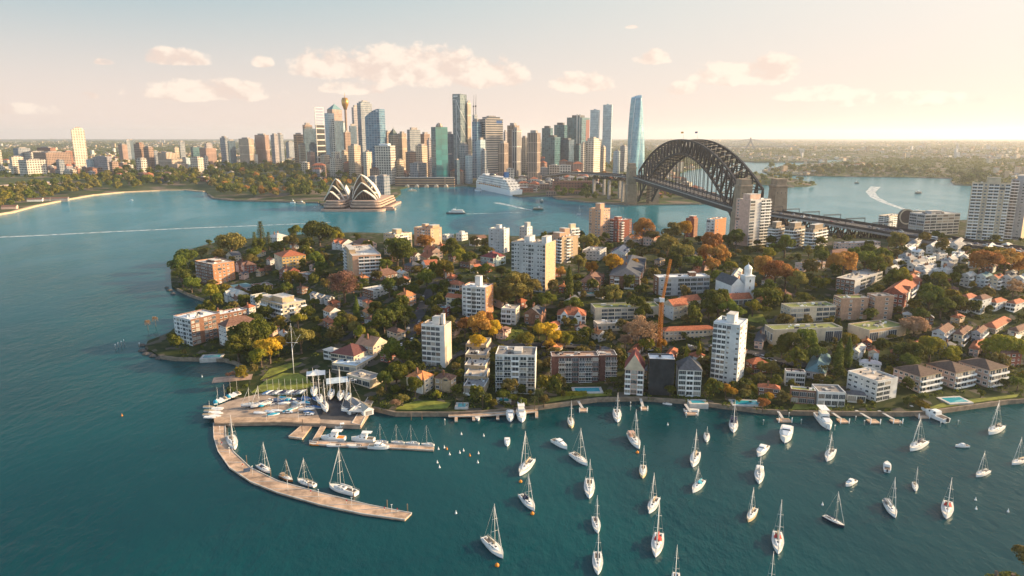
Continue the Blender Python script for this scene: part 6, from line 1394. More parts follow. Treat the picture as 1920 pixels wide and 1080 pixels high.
m_ = MB(); m_.loft([[(x, -w, 1.2), (x, w, 1.2), (x, w * .85, z), (x, -w * .85, z)] for x, w, z in ((-1.6, 1.25, 2.5), (.2, 1.2, 2.55), (1.2, 1.05, 2.2), (2.8, .6, 1.6))], 0)
for sg in (-1, 1): m_.face([(-1.4, sg * 1.2, 1.75), (1.0, sg * 1.04, 1.75), (.9, sg * 1.0, 2.2), (-1.4, sg * 1.1, 2.3)][::sg], 1)
m_.face([(.55, -.9, 2.42), (.55, .9, 2.42), (1.25, .88, 2.2), (1.25, -.88, 2.2)][::-1], 1); MCM = m_.mesh('cabin', [GEL, GLASS])
m_ = MB(); m_.box(-4.1, -1.7, -1.05, 1.05, 1.24, 1.34, 0); MCK = m_.mesh('cockpit', [COAM])
m_ = MB(); m_.box(-1.9, .6, -1.0, 1.0, 2.5, 2.9, 0); m_.box(-3.6, .2, -1.1, 1.1, 3.7, 3.8, 0)
for x in (-1.7, .1):
    for sg in (-.95, .95): m_.tube((x, sg, 2.8), (x, sg, 3.75), .05, None, 4)
m_.tube((-1.4, 0, 3.8), (-1.5, 0, 5.4), .06, .03, 4); FBM = m_.mesh('flybridge', [GEL])
m_ = MB(); m_.box(-5.0, -4.5, -.3, .3, .4, 1.5, 0); OBM = m_.mesh('outboard_motor', [DARK])
def motorboat(loc, L, rz, label, fly=False, ob=False, hull=None, group=None, cabin=True, name='motor_boat', cat='motor boat', z=0.0, cock=None):
    s = L / 9; root = empty(name, (loc[0], loc[1], z), rz, (s, s, s)); tag(root, label, cat, group)
    inst('hull', MHM, root, mats=[hull]); inst('deck', MDM, root); inst('cockpit', MCK, root, mats=[cock])
    if cabin: inst('cabin', MCM, root)
    if fly: inst('flybridge', FBM, root)
    if ob: inst('outboard_motor', OBM, root)
    return root
def ends(bx, by, sx, sy, z=0.0):
    a, b = at(bx, by, z), at(sx, sy, z); d = a - b; c = (a + b) / 2; return c, d.length, math.atan2(d.y, d.x)
def Y(bx, by, sx, sy, my, label, **k):
    """a yacht with its bow and stern at picture points and its masthead at row my"""
    c, L, rz = ends(bx, by, sx, sy); L = clampm(L, 6.5, 15.5); mp_ = c + Vector((math.cos(rz), math.sin(rz), 0)) * L * .07
    mast = clampm(z_for(mp_.x, mp_.y, my), 6, 22); return yacht(c, L, rz, mast, label, **k)
def M_(bx, by, sx, sy, label, **k):
    c, L, rz = ends(bx, by, sx, sy); return motorboat(c, clampm(L, 4, 18), rz, label, **k)
GB = None
Y(973, 895, 999, 864, 809, 'white yacht with a tan boom cover, orange buoy off its bow, moored upper left', hood=None, cover=TANC)
Y(1002, 959, 977, 931, 890, 'white yacht with a navy-striped cockpit close behind an orange buoy', hood=NAVYC, cover=NAVYC)
Y(943, 1048, 908, 1012, 945, 'large white yacht alone at the bottom, lowest orange buoy off its bow', cover=WHITE)
Y(1101, 874, 1071, 853, 803, 'white yacht with a yellow-brown boom, bow to the lower right, below the white cabin cruiser', cover=TANC)
Y(1105, 936, 1105, 903, 863, 'white yacht with bow pointing straight down the picture at the centre of the moorings', cover=GEL)
Y(1121, 1001, 1115, 973, 929, 'white yacht just above another whose masthead overlaps its bow', cover=GEL)
Y(1121, 1079, 1120, 1040, 998, 'white yacht at the bottom edge, its masthead crossing the bow of the one above', cover=NAVYC)
Y(1199, 844, 1180, 816, 769, 'white yacht with a pinkish awning over its stern, small orange buoy off its bow', awn=pmat('pinkish_canvas', (.55, .36, .28)), cover=GEL)
Y(1205, 898, 1206, 876, 836, 'slim yellowish yacht between two larger white ones, small and narrow', cover=TANC, hull=pmat('cream_gelcoat', (.66, .50, .28), .4))
Y(1299, 877, 1307, 852, 806, 'white yacht whose bow almost touches the mast of the blue-covered one below', cover=TANC)
Y(1299, 925, 1318, 904, 876, 'white yacht with a bright blue cockpit cover', cover=TEALC, hood=TEALC, awn=None)
Y(1217, 964, 1232, 937, 887, 'white yacht just behind the red-decked one', cover=GEL)
Y(1229, 1046, 1236, 1005, 937, 'long white yacht with red canvas in the cockpit', cover=RED, hood=RED, awn=None)
Y(1264, 1112, 1268, 1078, 1021, 'bare mast rising at the bottom edge, right of the red-decked yacht', cover=GEL)
Y(1072, 804, 1069, 787, 752, 'white yacht near the lawn bank below the dark brick block, bow to us', cover=TANC, hull=pmat('cream_gelcoat', (.66, .50, .28)))
Y(1158, 793, 1156, 772, 738, 'white yacht close to the bank below the narrow red-roofed house', cover=GEL)
Y(1375, 812, 1375, 791, 752, 'yacht with a dark navy deck cover in front of the white waterfront tower', cover=NAVYC, hood=NAVYC, awn=NAVYC)
Y(1325, 830, 1325, 815, 801, 'small daysailer with a dark furled sail, smallest of the moored yachts', cover=DARK, furl=False, sp=1)
Y(1423, 908, 1424, 882, 856, 'white yacht with a flat white deck cover just below the small fishing boat', awn=WHITE, cover=WHITE)
Y(1550, 866, 1562, 846, 812, 'white yacht with a dark grey sail left up its mast', cover=DARK, furl=True)
Y(1403, 980, 1416, 957, 914, 'cream-decked yacht, leftmost of the lower right group', cover=TANC, hull=pmat('cream_gelcoat', (.66, .50, .28)))
Y(1459, 1040, 1457, 1002, 937, 'long white yacht with orange-red cushions, lowest whole yacht in the right half', cover=TANC, hood=RED)
Y(1443, 1120, 1446, 1088, 1033, 'lone masthead at the bottom edge in the right half', cover=GEL)
Y(1583, 990, 1544, 970, 921, 'dark-hulled yacht lying crosswise with a tall white forestay', hull=DHULL, cover=NAVYC)
Y(1679, 972, 1660, 943, 895, 'white yacht with a grey deck cover, bow to the lower right', cover=GEL, awn=pmat('grey_canvas', (.22, .24, .26)))
Y(1774, 974, 1777, 945, 897, 'white yacht with two wide spreaders and a red-brown cockpit, lower right', cover=TANC, hood=RED)
Y(1717, 922, 1714, 907, 875, 'small white yacht with a brown cockpit between two larger ones', cover=TANC, sp=1)
Y(1706, 847, 1735, 831, 782, 'white yacht with a navy sail cover, bow to the left, below the twin-engined launch', cover=NAVYC)
Y(1852, 817, 1880, 801, 752, 'white yacht with its bow to the left, close to the sunny lawn at the right', cover=DARK)
Y(1830, 895, 1853, 885, 846, 'white yacht with a strong backstay, second from the right edge', cover=WHITE)
Y(1897, 872, 1922, 864, 820, 'white yacht cut by the right edge', cover=GEL)
M_(951, 838, 951, 824, 'small white motor boat near the scattered floats', ob=True)
M_(1063, 843, 1037, 828, 'white cabin cruiser with a dark windscreen', cock=COAM)
M_(1471, 832, 1476, 806, 'white motor yacht under a full white cover, bow to us', name='motor_yacht')
M_(1421, 857, 1436, 840, 'white fishing boat with a small wheelhouse and aerial', fly=False)
M_(1663, 870, 1663, 886, 'small white half-cabin boat with its stern and outboard to us', ob=True)
M_(1586, 913, 1603, 903, 'little white runabout between the moored yachts', ob=True)
M_(1791, 838, 1816, 838, 'flat white launch lying crosswise at the right', hull=None)
M_(1556, 808, 1534, 781, 'big white flybridge cruiser at the bank in front of the glass-fronted house', fly=True, name='motor_yacht')
M_(1726, 772, 1775, 793, 'long white launch with two outboards at the bank below the sunny pool', ob=True, name='motor_yacht')
M_(957, 792, 956, 774, 'white sailing boat hull berthed bow-out at the timber jetties', cabin=True)
Y(959, 793, 958, 775, 735, 'white yacht berthed at the timber jetties beside a motor cruiser', cover=GEL) if False else None
M_(979, 793, 976, 772, 'white motor cruiser berthed at the timber jetties', fly=True)
M_(897, 790, 893, 779, 'small covered boat at the left jetty arm', cabin=False)
M_(1311, 772, 1282, 771, 'cream launch at the short jetty with a blue gangway', cabin=False)
M_(1260, 760, 1243, 757, 'small open white tender by the bank', cabin=False, ob=True)
# buoys and floats
BUOY = pmat('orange_buoy', (.70, .22, .02), .5, .1)
m_ = MB(); m_.lathe([(.05, -.35), (.45, -.2), (.62, .15), (.55, .5), (.25, .72), (.08, .76), (.08, 1.0)], 12); BUOYM = m_.mesh('buoy', [BUOY])
m_ = MB(); m_.lathe([(.2, -.2), (.38, .05), (.3, .4), (.12, .6), (.06, 1.2), (.02, 1.25)], 9); FLOATM = m_.mesh('float', [GEL])
for x, y, l in ((976, 904, 'upper yacht of the left pair'), (998, 964, 'navy-cockpit yacht'), (932, 1061, 'large lone yacht at the bottom'), (1195, 849, 'pinkish-awninged yacht')):
    tag(inst('mooring_buoy', BUOYM, None, at(x, y), 0, (1.25,) * 3), 'round orange mooring buoy off the bow of the ' + l, 'buoy')
for k, (x, y) in enumerate(((869, 846), (881, 855), (896, 868), (897, 851), (843, 853), (838, 843), (865, 815), (907, 818), (855, 963), (822, 843), (824, 877), (833, 840), (1252, 797), (1542, 947), (1829, 938), (1890, 960), (1830, 955), (820, 868), (862, 850), (229, 780), (379, 707))):
    c = 'yellow' if k in (1, 5, 19) else 'white'
    tag(inst('mooring_float', FLOATM, None, at(x, y), 0, (1.2,) * 3, [BUOY if c == 'yellow' else None]), f'small {c} mooring float on the open water', 'float', f'small {c} mooring floats')

# ---------------------------------------------------------------- ferries, the liner and wakes
def ferry(px, py, L, rz, label, hullm, lev=2):
    p = at(px, py); root = empty('ferry', p, rz); tag(root, label, 'ferry'); q = MB(); rr_ = hull_rings(L, L * .26, 2.4, stern=.85, full=.6)
    q.loft([[(x, -w * .8, -.4), (x, -w, z), (x, w, z), (x, w * .8, -.4)] for x, w, z in rr_], 0); q.build('hull', [hullm], root)
    for k in range(lev):
        q = MB(); a, b, w = -L * .42 + k * L * .06, L * (.36 - .13 * k), L * .115 - k * .4; z0 = 2.5 + 2.6 * k
        q.box(a, b, -w, w, z0, z0 + .9, 0); q.box(a + .1, b - .1, -w + .1, w - .1, z0 + .9, z0 + 1.9, 1); q.box(a - .3, b + .3, -w - .2, w + .2, z0 + 1.9, z0 + 2.5, 0); q.build('deckhouse', [CREAM if lev < 2 else WHITE, GLASS], root)
    q = MB(); z0 = 2.5 + 2.6 * lev; q.box(L * .02, L * .16, -1.8, 1.8, z0, z0 + 2.2); q.build('wheelhouse', [WHITE], root); q = MB(); q.tube((0, 0, z0), (0, 0, z0 + 6), .2, .1, 5); q.build('mast', [WHITE], root)
    return root
GREENH = pmat('green_hull', (.02, .06, .045), .4, .1, spec=.5)
ferry(855, 401, 38, R(180), 'dark-hulled white ferry trailing a wake to the right, in front of the quay', DHULL, 2)
ferry(1009, 394, 22, R(-8), 'small cream and green ferry with a wake behind it', GREENH, 1)
ferry(1016, 379, 17, R(-75), 'small dark ferry end-on near the liner', GREENH, 1)
ferry(773, 359, 26, R(195), 'cream ferry leaving the quay wharves', CREAM, 1)
ferry(1722, 363, 20, R(10), 'white ferry on the pale water beyond the bridge road', DHULL, 1)
ferry(1606, 344, 14, R(170), 'tiny dark ferry on the far pale water', DHULL, 1)
ferry(1722, 400, 34, R(170), 'long low ferry behind the blue-glass waterfront block', DHULL, 1)
ferry(896, 358, 24, R(140), 'white harbour cruiser beside the bow of the liner', GEL, 2)
ferry(565, 383, 22, R(-20), 'tan ferry tied up on the left of the opera house', CREAM, 1)
ferry(549, 381, 12, R(0), 'small white launch beside the tan ferry', GEL, 1)
c, L, rz = ends(893, 351, 968, 367); liner = empty('cruise_ship', (c.x, c.y, 0), rz); tag(liner, 'big white cruise ship at the wharf, its stern towards us', 'cruise ship'); L = clampm(L, 200, 330); B_ = 38
LINERF = facade('liner_decks', (.74, .72, .68), (.10, .11, .12), (.2, .2, .2), 9, 6.2, 3.6)
q = MB(); q.loft([[(x, -w * .9, -2), (x, -w, z * 1.0), (x, w, z * 1.0), (x, w * .9, -2)] for x, w, z in hull_rings(L, B_, 15, 13, .9, .62)], 0); q.build('hull', [GEL], liner)
for k, (a, b, w, z0, z1) in enumerate(((-.47, .36, 17.5, 15, 21), (-.45, .34, 18.2, 21, 27), (-.42, .32, 17, 27, 33), (-.38, .29, 16, 33, 38), (-.30, .26, 13, 38, 42))):
    q = MB(); q.loft([[(x, -ww, z0), (x, -ww, z1), (x, ww, z1), (x, ww, z0)] for x, ww in ((a * L, w * .82), (a * L + 8, w), (b * L - 10, w), (b * L, w * .6))], 0); q.build('deck_tier', [LINERF], liner)
q = MB(); q.loft([[(x - z * .25, y, z) for x, y in ((-8, -5), (8, -4), (8, 4), (-8, 5))] for z in (42, 56)], 0); q.cbox((-86 + 70, 0, 50), (4, 12, 10)); fo = q.build('funnel', [BLUEC], liner); fo.location = (-L * .24, 0, 0)
q = MB(); q.box(L * .15, L * .22, -10, 10, 42, 45); q.tube((L * .18, 0, 45), (L * .18, 0, 58), 1, .3, 5); q.build('radar_mast', [WHITE], liner)
q = MB(); q.lathe([(9, 42), (9, 46), (6, 48), (.1, 49)], 14, (L * .05, 0)); q.build('observation_lounge', [GLASS], liner)
for k in range(11):
    for sg in (-1, 1):
        q = MB(); x = -L * .28 + k * L * .05; q.loft([[(x + dx, sg * 18.9 + r * math.cos(a), 18 + r * math.sin(a)) for a in np.linspace(0, 6.283, 7, endpoint=False)] for dx, r in ((-4, .4), (-3, 1.5), (3, 1.5), (4, .4))]); q.build('lifeboat', [pmat('lifeboat_orange', (.55, .20, .03))], liner)
# foam
def foam_mat():
    m = bpy.data.materials.new('foam'); m.use_nodes = True; t = m.node_tree; b = t.nodes['Principled BSDF']; b.inputs['Base Color'].default_value = (.8, .8, .78, 1); b.inputs['Roughness'].default_value = .9
    uv = N(t, 'ShaderNodeUVMap'); c = N(t, 'ShaderNodeTexCoord'); n = N(t, 'ShaderNodeTexNoise'); n.inputs['Scale'].default_value = .12; n.inputs['Detail'].default_value = 5; t.links.new(c.outputs['Object'], n.inputs['Vector'])
    tr = N(t, 'ShaderNodeBsdfTransparent'); mx = N(t, 'ShaderNodeMixShader'); t.links.new(MA(t, 'MULTIPLY', SS(t, n.outputs[0], .25, .6), .55), mx.inputs[0]); t.links.new(tr.outputs[0], mx.inputs[1]); t.links.new(b.outputs[0], mx.inputs[2]); t.links.new(mx.outputs[0], t.nodes['Material Output'].inputs[0]); return m
FOAM = foam_mat()
def wake(pts, w0, w1, z=.03):
    P2 = [at(x, y) for x, y in pts]; rows = []
    for i, p in enumerate(P2):
        d = (P2[min(i + 1, len(P2) - 1)] - P2[max(i - 1, 0)]).normalized(); nr = Vector((-d.y, d.x, 0)); w = w0 + (w1 - w0) * i / (len(P2) - 1); rows.append([(p.x + nr.x * w, p.y + nr.y * w, z), (p.x - nr.x * w, p.y - nr.y * w, z)])
    q = MB(); q.loft(rows, 0, False, False, False); return tag(q.build('wake', FOAM), kind='stuff')
wake([(875, 401), (920, 400), (975, 398)], 3.2, 2.0); wake([(998, 394), (980, 391), (955, 385), (930, 380)], 3, 8, .034)
wake([(-30, 446), (60, 442), (200, 435), (350, 428), (480, 423), (620, 417)], 5.5, 3)
wake([(1697, 393), (1660, 380), (1640, 370), (1632, 360), (1642, 350)], 5, 14, .034)
Y(1089, 402, 1081, 402, 385, 'small white yacht under bare mast out in the harbour below the steel arch', cover=GEL)
M_(250, 376, 243, 376, 'tiny launch crossing the wide cove on the left'); M_(592, 389, 588, 389, 'tiny white launch just left of the opera house')
# ---------------------------------------------------------------- the yacht club, its hardstand, jetties and the bank
def pxz(pts, z): return [tuple(at(x, y, z))[:2] for x, y in pts]
PAVE = pmat('worn_concrete', (.36, .27, .20), .9, .2, .15)
q = MB(); q.prism(pxz([(399, 775), (403, 792), (520, 790), (598, 793), (640, 796), (676, 797), (690, 775), (701, 750), (703, 735), (690, 722), (640, 735), (560, 735), (500, 735), (470, 742), (430, 752), (405, 762)], 2.2), -2, 2.2, 0); tag(q.build('hardstand', PAVE), kind='structure')
q = MB(); q.prism(pxz([(600, 786), (660, 789), (688, 760), (698, 744), (690, 726), (640, 739), (560, 739), (500, 740), (540, 752), (590, 762)], 2.21), 2.0, 2.21, 0); tag(q.build('tarmac', ASPH), kind='structure')  # asphalt patch, its dark tone also standing in for the yard's shaded half
q = MB(); q.prism(pxz([(401, 782), (402, 793), (520, 790.5), (600, 793.5), (600, 784), (520, 782)], 2.35), 1.6, 2.35, 0); tag(q.build('boardwalk', TIMBER), kind='structure')
SAWN = pmat('jetty_boards', (.45, .31, .21), .88, .3, .16)
def jetty(outer, inner, z, label, name='pontoon', piles=True, m=SAWN, th=1.1):
    """a floating walkway between two picture lines"""
    o_, i_ = [at(x, y, z) for x, y in outer], [at(x, y, z) for x, y in inner]; root = empty(name, o_[0]); tag(root, label, name); org = o_[0]
    q = MB(); q.loft([[(a.x - org.x, a.y - org.y, -th), (b.x - org.x, b.y - org.y, -th), (b.x - org.x, b.y - org.y, 0), (a.x - org.x, a.y - org.y, 0)] for a, b in zip(o_, i_)], 0, True); q.build('deck', [m], root)
    q = MB()
    for k in range(0, len(o_), 2):
        a, b = o_[k] - org, i_[k] - org; q.beam(a + Vector((0, 0, -.03)), b + Vector((0, 0, -.03)), .22)
    for L_ in (o_, i_):
        for a, b in zip(L_[:-1], L_[1:]): q.beam(a - org + Vector((0, 0, .02)), b - org + Vector((0, 0, .02)), .35)
    q.build('edge_beam', [PALE], root)
    return root, o_, i_
def dens(pts, k=3):
    out = []
    for (a, b) in zip(pts[:-1], pts[1:]): out += [(a[0] + (b[0] - a[0]) * j / k, a[1] + (b[1] - a[1]) * j / k) for j in range(k)]
    return out + [pts[-1]]
root, o_, i_ = jetty(dens([(400, 793), (401, 820), (409, 846), (430, 876), (470, 903), (520, 923), (600, 946), (680, 963), (759, 974)]), dens([(422, 793), (424, 825), (439, 848), (470, 877), (522, 902), (602, 924), (690, 946), (740, 956), (772, 962)]), .75, 'long curved timber pontoon sweeping out from the yacht club', 'pontoon')
m_ = MB(); m_.lathe([(.22, -2), (.2, 3.6), (.24, 3.65), (.24, 3.9), (.05, 4.2)], 8, m=0); PILEM = m_.mesh('pile', [pmat('pile_timber', (.20, .15, .11), .9, .2, 1)])
m_ = MB(); m_.lathe([(.22, -2), (.2, 2.6), (.3, 2.62), (.3, 3.3), (.05, 3.55)], 8, m=0); WPILEM = m_.mesh('pile', [GEL])
def pile(x, y, label, grp=None, white=False, h=1.0): return tag(inst('mooring_pile', WPILEM if white else PILEM, None, at(x, y), 0, (1, 1, h)), label, 'pile', grp)
for k in range(2, len(i_) - 1, 3):
    p = i_[k]; tag(inst('mooring_pile', PILEM, None, (p.x + .5, p.y + .5, 0)), 'timber pile along the inner edge of the curved pontoon', 'pile', 'piles along the curved pontoon')
m_ = MB(); m_.tube((0, 0, 0), (0, 0, 1.3), .1, None, 6, 0); m_.box(-.18, .18, -.12, .12, 1.0, 1.7, 1); PEDM = m_.mesh('service_pedestal', [WHITE, RED])
for k, (x, y) in enumerate(((416, 835), (455, 876), (583, 926), (650, 944), (721, 958), (745, 960))):
    p = at(x, y, .75); tag(inst('service_pedestal', PEDM, None, p), 'white service post with a red box on the curved pontoon', 'service post', 'service posts on the curved pontoon')
q = MB(); q.cbox((0, 0, .6), (2.6, 1.4, 1.1), .5); q.cbox((0, 0, 1.2), (2.8, 1.6, .12), .5); tag(q.build('dock_locker', [pmat('locker_blue', (.05, .08, .13))], None, at(463, 884, .75)), 'dark blue locker on the bend of the curved pontoon', 'locker')
jetty(dens([(580, 826), (640, 829), (720, 832), (814, 838)]), dens([(581, 832), (640, 836), (720, 839), (813, 844)]), .7, 'straight timber pontoon lined with motor boats', 'pontoon')
jetty([(541, 818), (567, 822)], [(575, 789), (591, 790)], .9, 'wide ramped pontoon with a blue slipway mat below the boardwalk', 'pontoon')
jetty([(584, 828), (595, 829)], [(604, 795), (613, 796)], 1.0, 'narrow gangway from the hardstand to the straight pontoon', 'gangway', th=.4)
jetty([(676, 797), (700, 752)], [(660, 793), (690, 745)], 2.3, 'sloping pale wharf edge right of the boat sheds', 'wharf')
for (a, b, l) in (((568, 800), 0, 'left pile of the ramped pontoon'), ((567, 813), 0, 'outer pile of the ramped pontoon'), ((474, 768), 0, 'thick timber pile on the edge of the boardwalk, left one'), ((539, 778), 0, 'thick timber pile on the edge of the boardwalk, right one')): pile(*a, l)
for (x, y) in ((771, 788), (791, 787), (834, 797)): pile(x, y, 'single timber pile in the shallows off the small sunny lawn', 'piles off the small sunny lawn', white=(x == 834))
for (x, y) in ((1431, 796), (1502, 795), (1620, 797), (1604, 789), (1687, 798), (1763, 800), (1796, 797), (1549, 805), (1565, 806), (1287, 783), (1305, 784), (1460, 782), (1479, 782), (1182, 762), (1182, 769)): pile(x, y, 'white-capped mooring pile off the bank', 'white-capped piles off the bank', True, .8)
# yachts at the pontoons
Y(441, 846, 432, 820, 780, 'white yacht tied up inside the top of the curved pontoon', cover=TANC, awn=None)
Y(508, 888, 484, 875, 829, 'white yacht with a dark cockpit at the bend of the curved pontoon', cover=GEL, hood=NAVYC)
Y(549, 904, 526, 893, 861, 'varnished wooden ketch with brown awnings at the curved pontoon', hull=WOODH, awn=pmat('tan_awning', (.40, .28, .18)), cover=TANC, mastm=TEAK)
Y(558, 902, 591, 913, 859, 'white yacht third along the curved pontoon, between the wooden ketch and the tall sloop', cover=GEL)
Y(618, 914, 669, 929, 839, 'largest white sloop at the curved pontoon with a very tall mast', cover=DECKM)
M_(602, 824, 647, 826, 'white flybridge cruiser with an orange stern at the straight pontoon', fly=True, name='motor_yacht', cock=BUOY); M_(659, 826, 702, 828, 'white flybridge cruiser, larger of two at the straight pontoon', fly=True, name='motor_yacht')
M_(730, 842, 691, 840, 'white cabin launch with an orange deck outside the straight pontoon', cock=TANC); M_(580, 834, 598, 835, 'orange rescue dinghy at the end of the straight pontoon', cabin=False, hull=BUOY, cock=BUOY); M_(612, 837, 638, 837, 'small open white runabout at the straight pontoon', cabin=False, ob=True); M_(650, 838, 677, 838, 'pale open runabout beside the cabin launch', cabin=False, ob=True)
for (bx, by, sx, sy, my, l) in ((703, 829, 727, 831, 794, 'grey-masted racing yacht first along the straight pontoon'), (733, 830, 758, 832, 795, 'grey-masted racing yacht second along the straight pontoon'), (760, 832, 786, 834, 796, 'grey-masted racing yacht third along the straight pontoon'), (790, 834, 814, 836, 797, 'old yacht with a cluttered deck at the tip of the straight pontoon')): Y(bx, by, sx, sy, my, l, cover=GEL, mastm=GREY, furl=False)
M_(659, 800, 628, 803, 'white launch with an awning below the boat sheds', cabin=True, hull=None)
def on_stand(bx, by, sx, sy, my, label, **k):
    c, L, rz = ends(bx, by, sx, sy, 3.0); mast = clampm(z_for(c.x, c.y, my) - 3.2, 6, 20); o = yacht(c, clampm(L, 7, 13), rz, mast, label, z=3.4, **k)
    s = o.scale[0]; q = MB()
    for x in (-3, 0, 3):
        for sg in (-1, 1): q.tube((x, sg * 1.9, -1.2 / s), (x, sg * 1.2, .2), .09, None, 5)
    q.loft([[(-2.5, -.1, -1.1 / s), (-2.5, .1, -1.1 / s), (-2.5, .2, -.2), (-2.5, -.2, -.2)], [(1.5, -.1, -1.1 / s), (1.5, .1, -1.1 / s), (1.8, .2, -.2), (1.8, -.2, -.2)]]); q.build('cradle', [DARK], o); return o
for (a, l, kw) in (((602, 765, 597, 740, 692, 'white yacht standing on the hardstand, bow to us, nearest of the pair', ), 0, dict(cover=NAVYC)), ((588, 748, 590, 728, 690, 'white yacht standing on the hardstand behind another'), 0, dict(cover=GEL)), ((619, 752, 623, 735, 693, 'grey yacht on the hardstand beside the tent canopy', ), 0, dict(cover=BLUEC, hull=GREYW)), ((637, 755, 641, 736, 688, 'white yacht on the hardstand nearest the club terrace'), 0, dict(cover=GEL)),
    ((640, 772, 684, 773, 708, 'long white yacht lying beside the boat sheds'), 0, dict(cover=GEL)), ((470, 766, 508, 757, 724, 'white yacht under repair on the boardwalk side of the hardstand'), 0, dict(cover=WHITE)), ((452, 763, 490, 760, 728, 'older white yacht at the left of the hardstand'), 0, dict(cover=TANC)), ((560, 771, 590, 768, 730, 'low white yacht at the middle of the hardstand'), 0, dict(cover=GEL))):
    on_stand(*a, **kw)
# dinghies
m_ = MB(); m_.loft([[(x, -w, 0), (x, -w * 1.15, .5), (x, w * 1.15, .5), (x, w, 0)] for x, w in ((-2.4, .7), (-.5, .85), (1.2, .65), (2.5, .08))], 0); DGH = m_.mesh('hull', [GEL])
m_ = MB(); m_.loft([[(x, -w, .5), (x, 0, .5 + h), (x, w, .5)] for x, w, h in ((-2.45, .85, .3), (0, 1.0, .5), (1.3, .72, .35), (2.55, .1, .1))], 0, True, False, False); DGC = m_.mesh('cover', [BLUEC])
m_ = MB(); m_.tube((.6, 0, .4), (.6, 0, 6.6), .06, .035, 5); DGM = m_.mesh('mast', [ALU])
def dinghy(x, y, rz, cov, label, grp, mast=False, z=2.35):
    p = at(x, y, z); o = empty('dinghy', p, rz, (1.25,) * 3); tag(o, label, 'dinghy', grp); inst('hull', DGH, o)
    if cov: inst('cover', DGC, o, mats=[cov])
    if mast: inst('mast', DGM, o)
rd = random.Random(4); CV = [(BLUEC, 'blue'), (NAVYC, 'navy'), (pmat('grey_canvas', (.22, .24, .26)), 'grey'), (WHITE, 'white'), (TEALC, 'turquoise')]
for k in range(13):
    c, n_ = CV[[0, 3, 1, 2, 3, 1, 1, 2, 3, 2, 1, 2, 3][k]]; dinghy(500 + k * 5.6, 737 - k * .1, R(70 + rd.uniform(-6, 6)), c, f'{n_}-covered dinghy in the row along the club lawn', f'{n_}-covered dinghies along the club lawn', mast=k % 2 == 0)
for k in range(9): dinghy(392 + rd.uniform(-2, 18), 764 + k * 2.4, R(rd.uniform(-8, 8)), None if k % 3 else TANC, ('bare' if k % 3 else 'tan-covered') + ' dinghy stacked on the left corner of the hardstand', ('bare' if k % 3 else 'tan-covered') + ' dinghies on the left corner', mast=k in (2, 6))
for k in range(8): dinghy(404 + k * 6, 755 - k * 2.5, R(125 + rd.uniform(-8, 8)), [TEALC, None, None, TANC][k % 4], ('turquoise-covered', 'bare', 'bare', 'tan-covered')[k % 4] + ' dinghy under the masts by the old shelter', ('turquoise-covered', 'bare', 'bare', 'tan-covered')[k % 4] + ' dinghies by the old shelter', mast=k % 2 == 1)
for k, (x, y) in enumerate(((540, 771), (533, 757), (556, 763), (570, 756), (545, 753), (580, 774), (520, 771), (549, 767), (563, 749), (575, 747), (513, 778), (487, 775))):
    c, n_ = CV[[4, 3, 2, 3, 1, 0, 3, 2, 1, 0, 4, 3][k]]; dinghy(x, y, R(rd.uniform(-30, 60)), c, f'{n_}-covered dinghy among the boats on the open hardstand', f'{n_}-covered dinghies on the open hardstand', mast=k % 3 == 0)
for (x, y, a) in ((580, 778, 5), (541, 774, 0), (508, 752, 8)):
    tag(inst('car', CARM[0][1], None, at(x, y, 2.25), R(a)), {580: 'white car on the right part of the hardstand', 541: 'white car beside the turquoise covers on the hardstand', 508: 'white van-like car behind the boats on the hardstand'}[x], 'car')
for (x, y, z_) in ((540, 758, 5.2), (490, 770, 3.5)):
    p = at(x, y, 2.25); q = MB(); q.tube((0, 0, 0), (0, 0, 3.2), .05); q.lathe([(1.7, 2.8), (.9, 3.2), (.03, 3.5)], 8); tag(q.build('parasol', [TEALC], None, p), 'turquoise parasol ' + ('over the middle of the hardstand' if x == 540 else 'at the boardwalk end of the hardstand'), 'parasol')
# old shelter with a tilted roof, flag mast, tent canopy
g = ground(437, 722); sh = empty('boat_shelter', g, R(12)); tag(sh, 'open shelter with a rusty sloping roof at the left edge of the club', 'shelter')
q = MB(); q.face([(-11, -3.2, 3.3), (11, -3.2, 3.9), (11, 3.2, 5.0), (-11, 3.2, 4.4)]); q.face([(-11, -3.2, 3.1), (-11, 3.2, 4.2), (11, 3.2, 4.8), (11, -3.2, 3.7)]); q.build('roof', [pmat('rusty_sheet', (.38, .25, .18), .9, .2)], sh)
for x in (-10, -3.5, 3.5, 10):
    q = MB(); q.tube((x, -2.8, -1), (x, -2.8, 3.5), .12); q.build('post', [DARK], sh)
g = ground(551, 701); fl = empty('flag_mast', g); tag(fl, 'tall white ship-style flag mast with a yard on the club lawn', 'flag mast')
h_ = z_for(g.x, g.y, 606) - g.z; q = MB(); q.tube((0, 0, -1), (0, 0, h_ * .6), .22, .18, 8); q.tube((.15, 0, h_ * .55), (.15, 0, h_), .14, .07, 7); q.build('pole', [GEL], fl)
q = MB(); q.tube((-3.6, 0, h_ * .62), (3.6, 0, h_ * .62), .1, .1, 6); q.build('yard', [GEL], fl); q = MB(); q.tube((0, 0, h_ * .5), (5.5, 0, h_ * .78), .1, .06, 6); q.build('gaff', [GEL], fl)
q = MB(); q.tube((0, 0, h_), (-3.6, 0, h_ * .62), .025, None, 4); q.tube((0, 0, h_), (3.6, 0, h_ * .62), .025, None, 4); q.build('rigging', [GEL], fl)
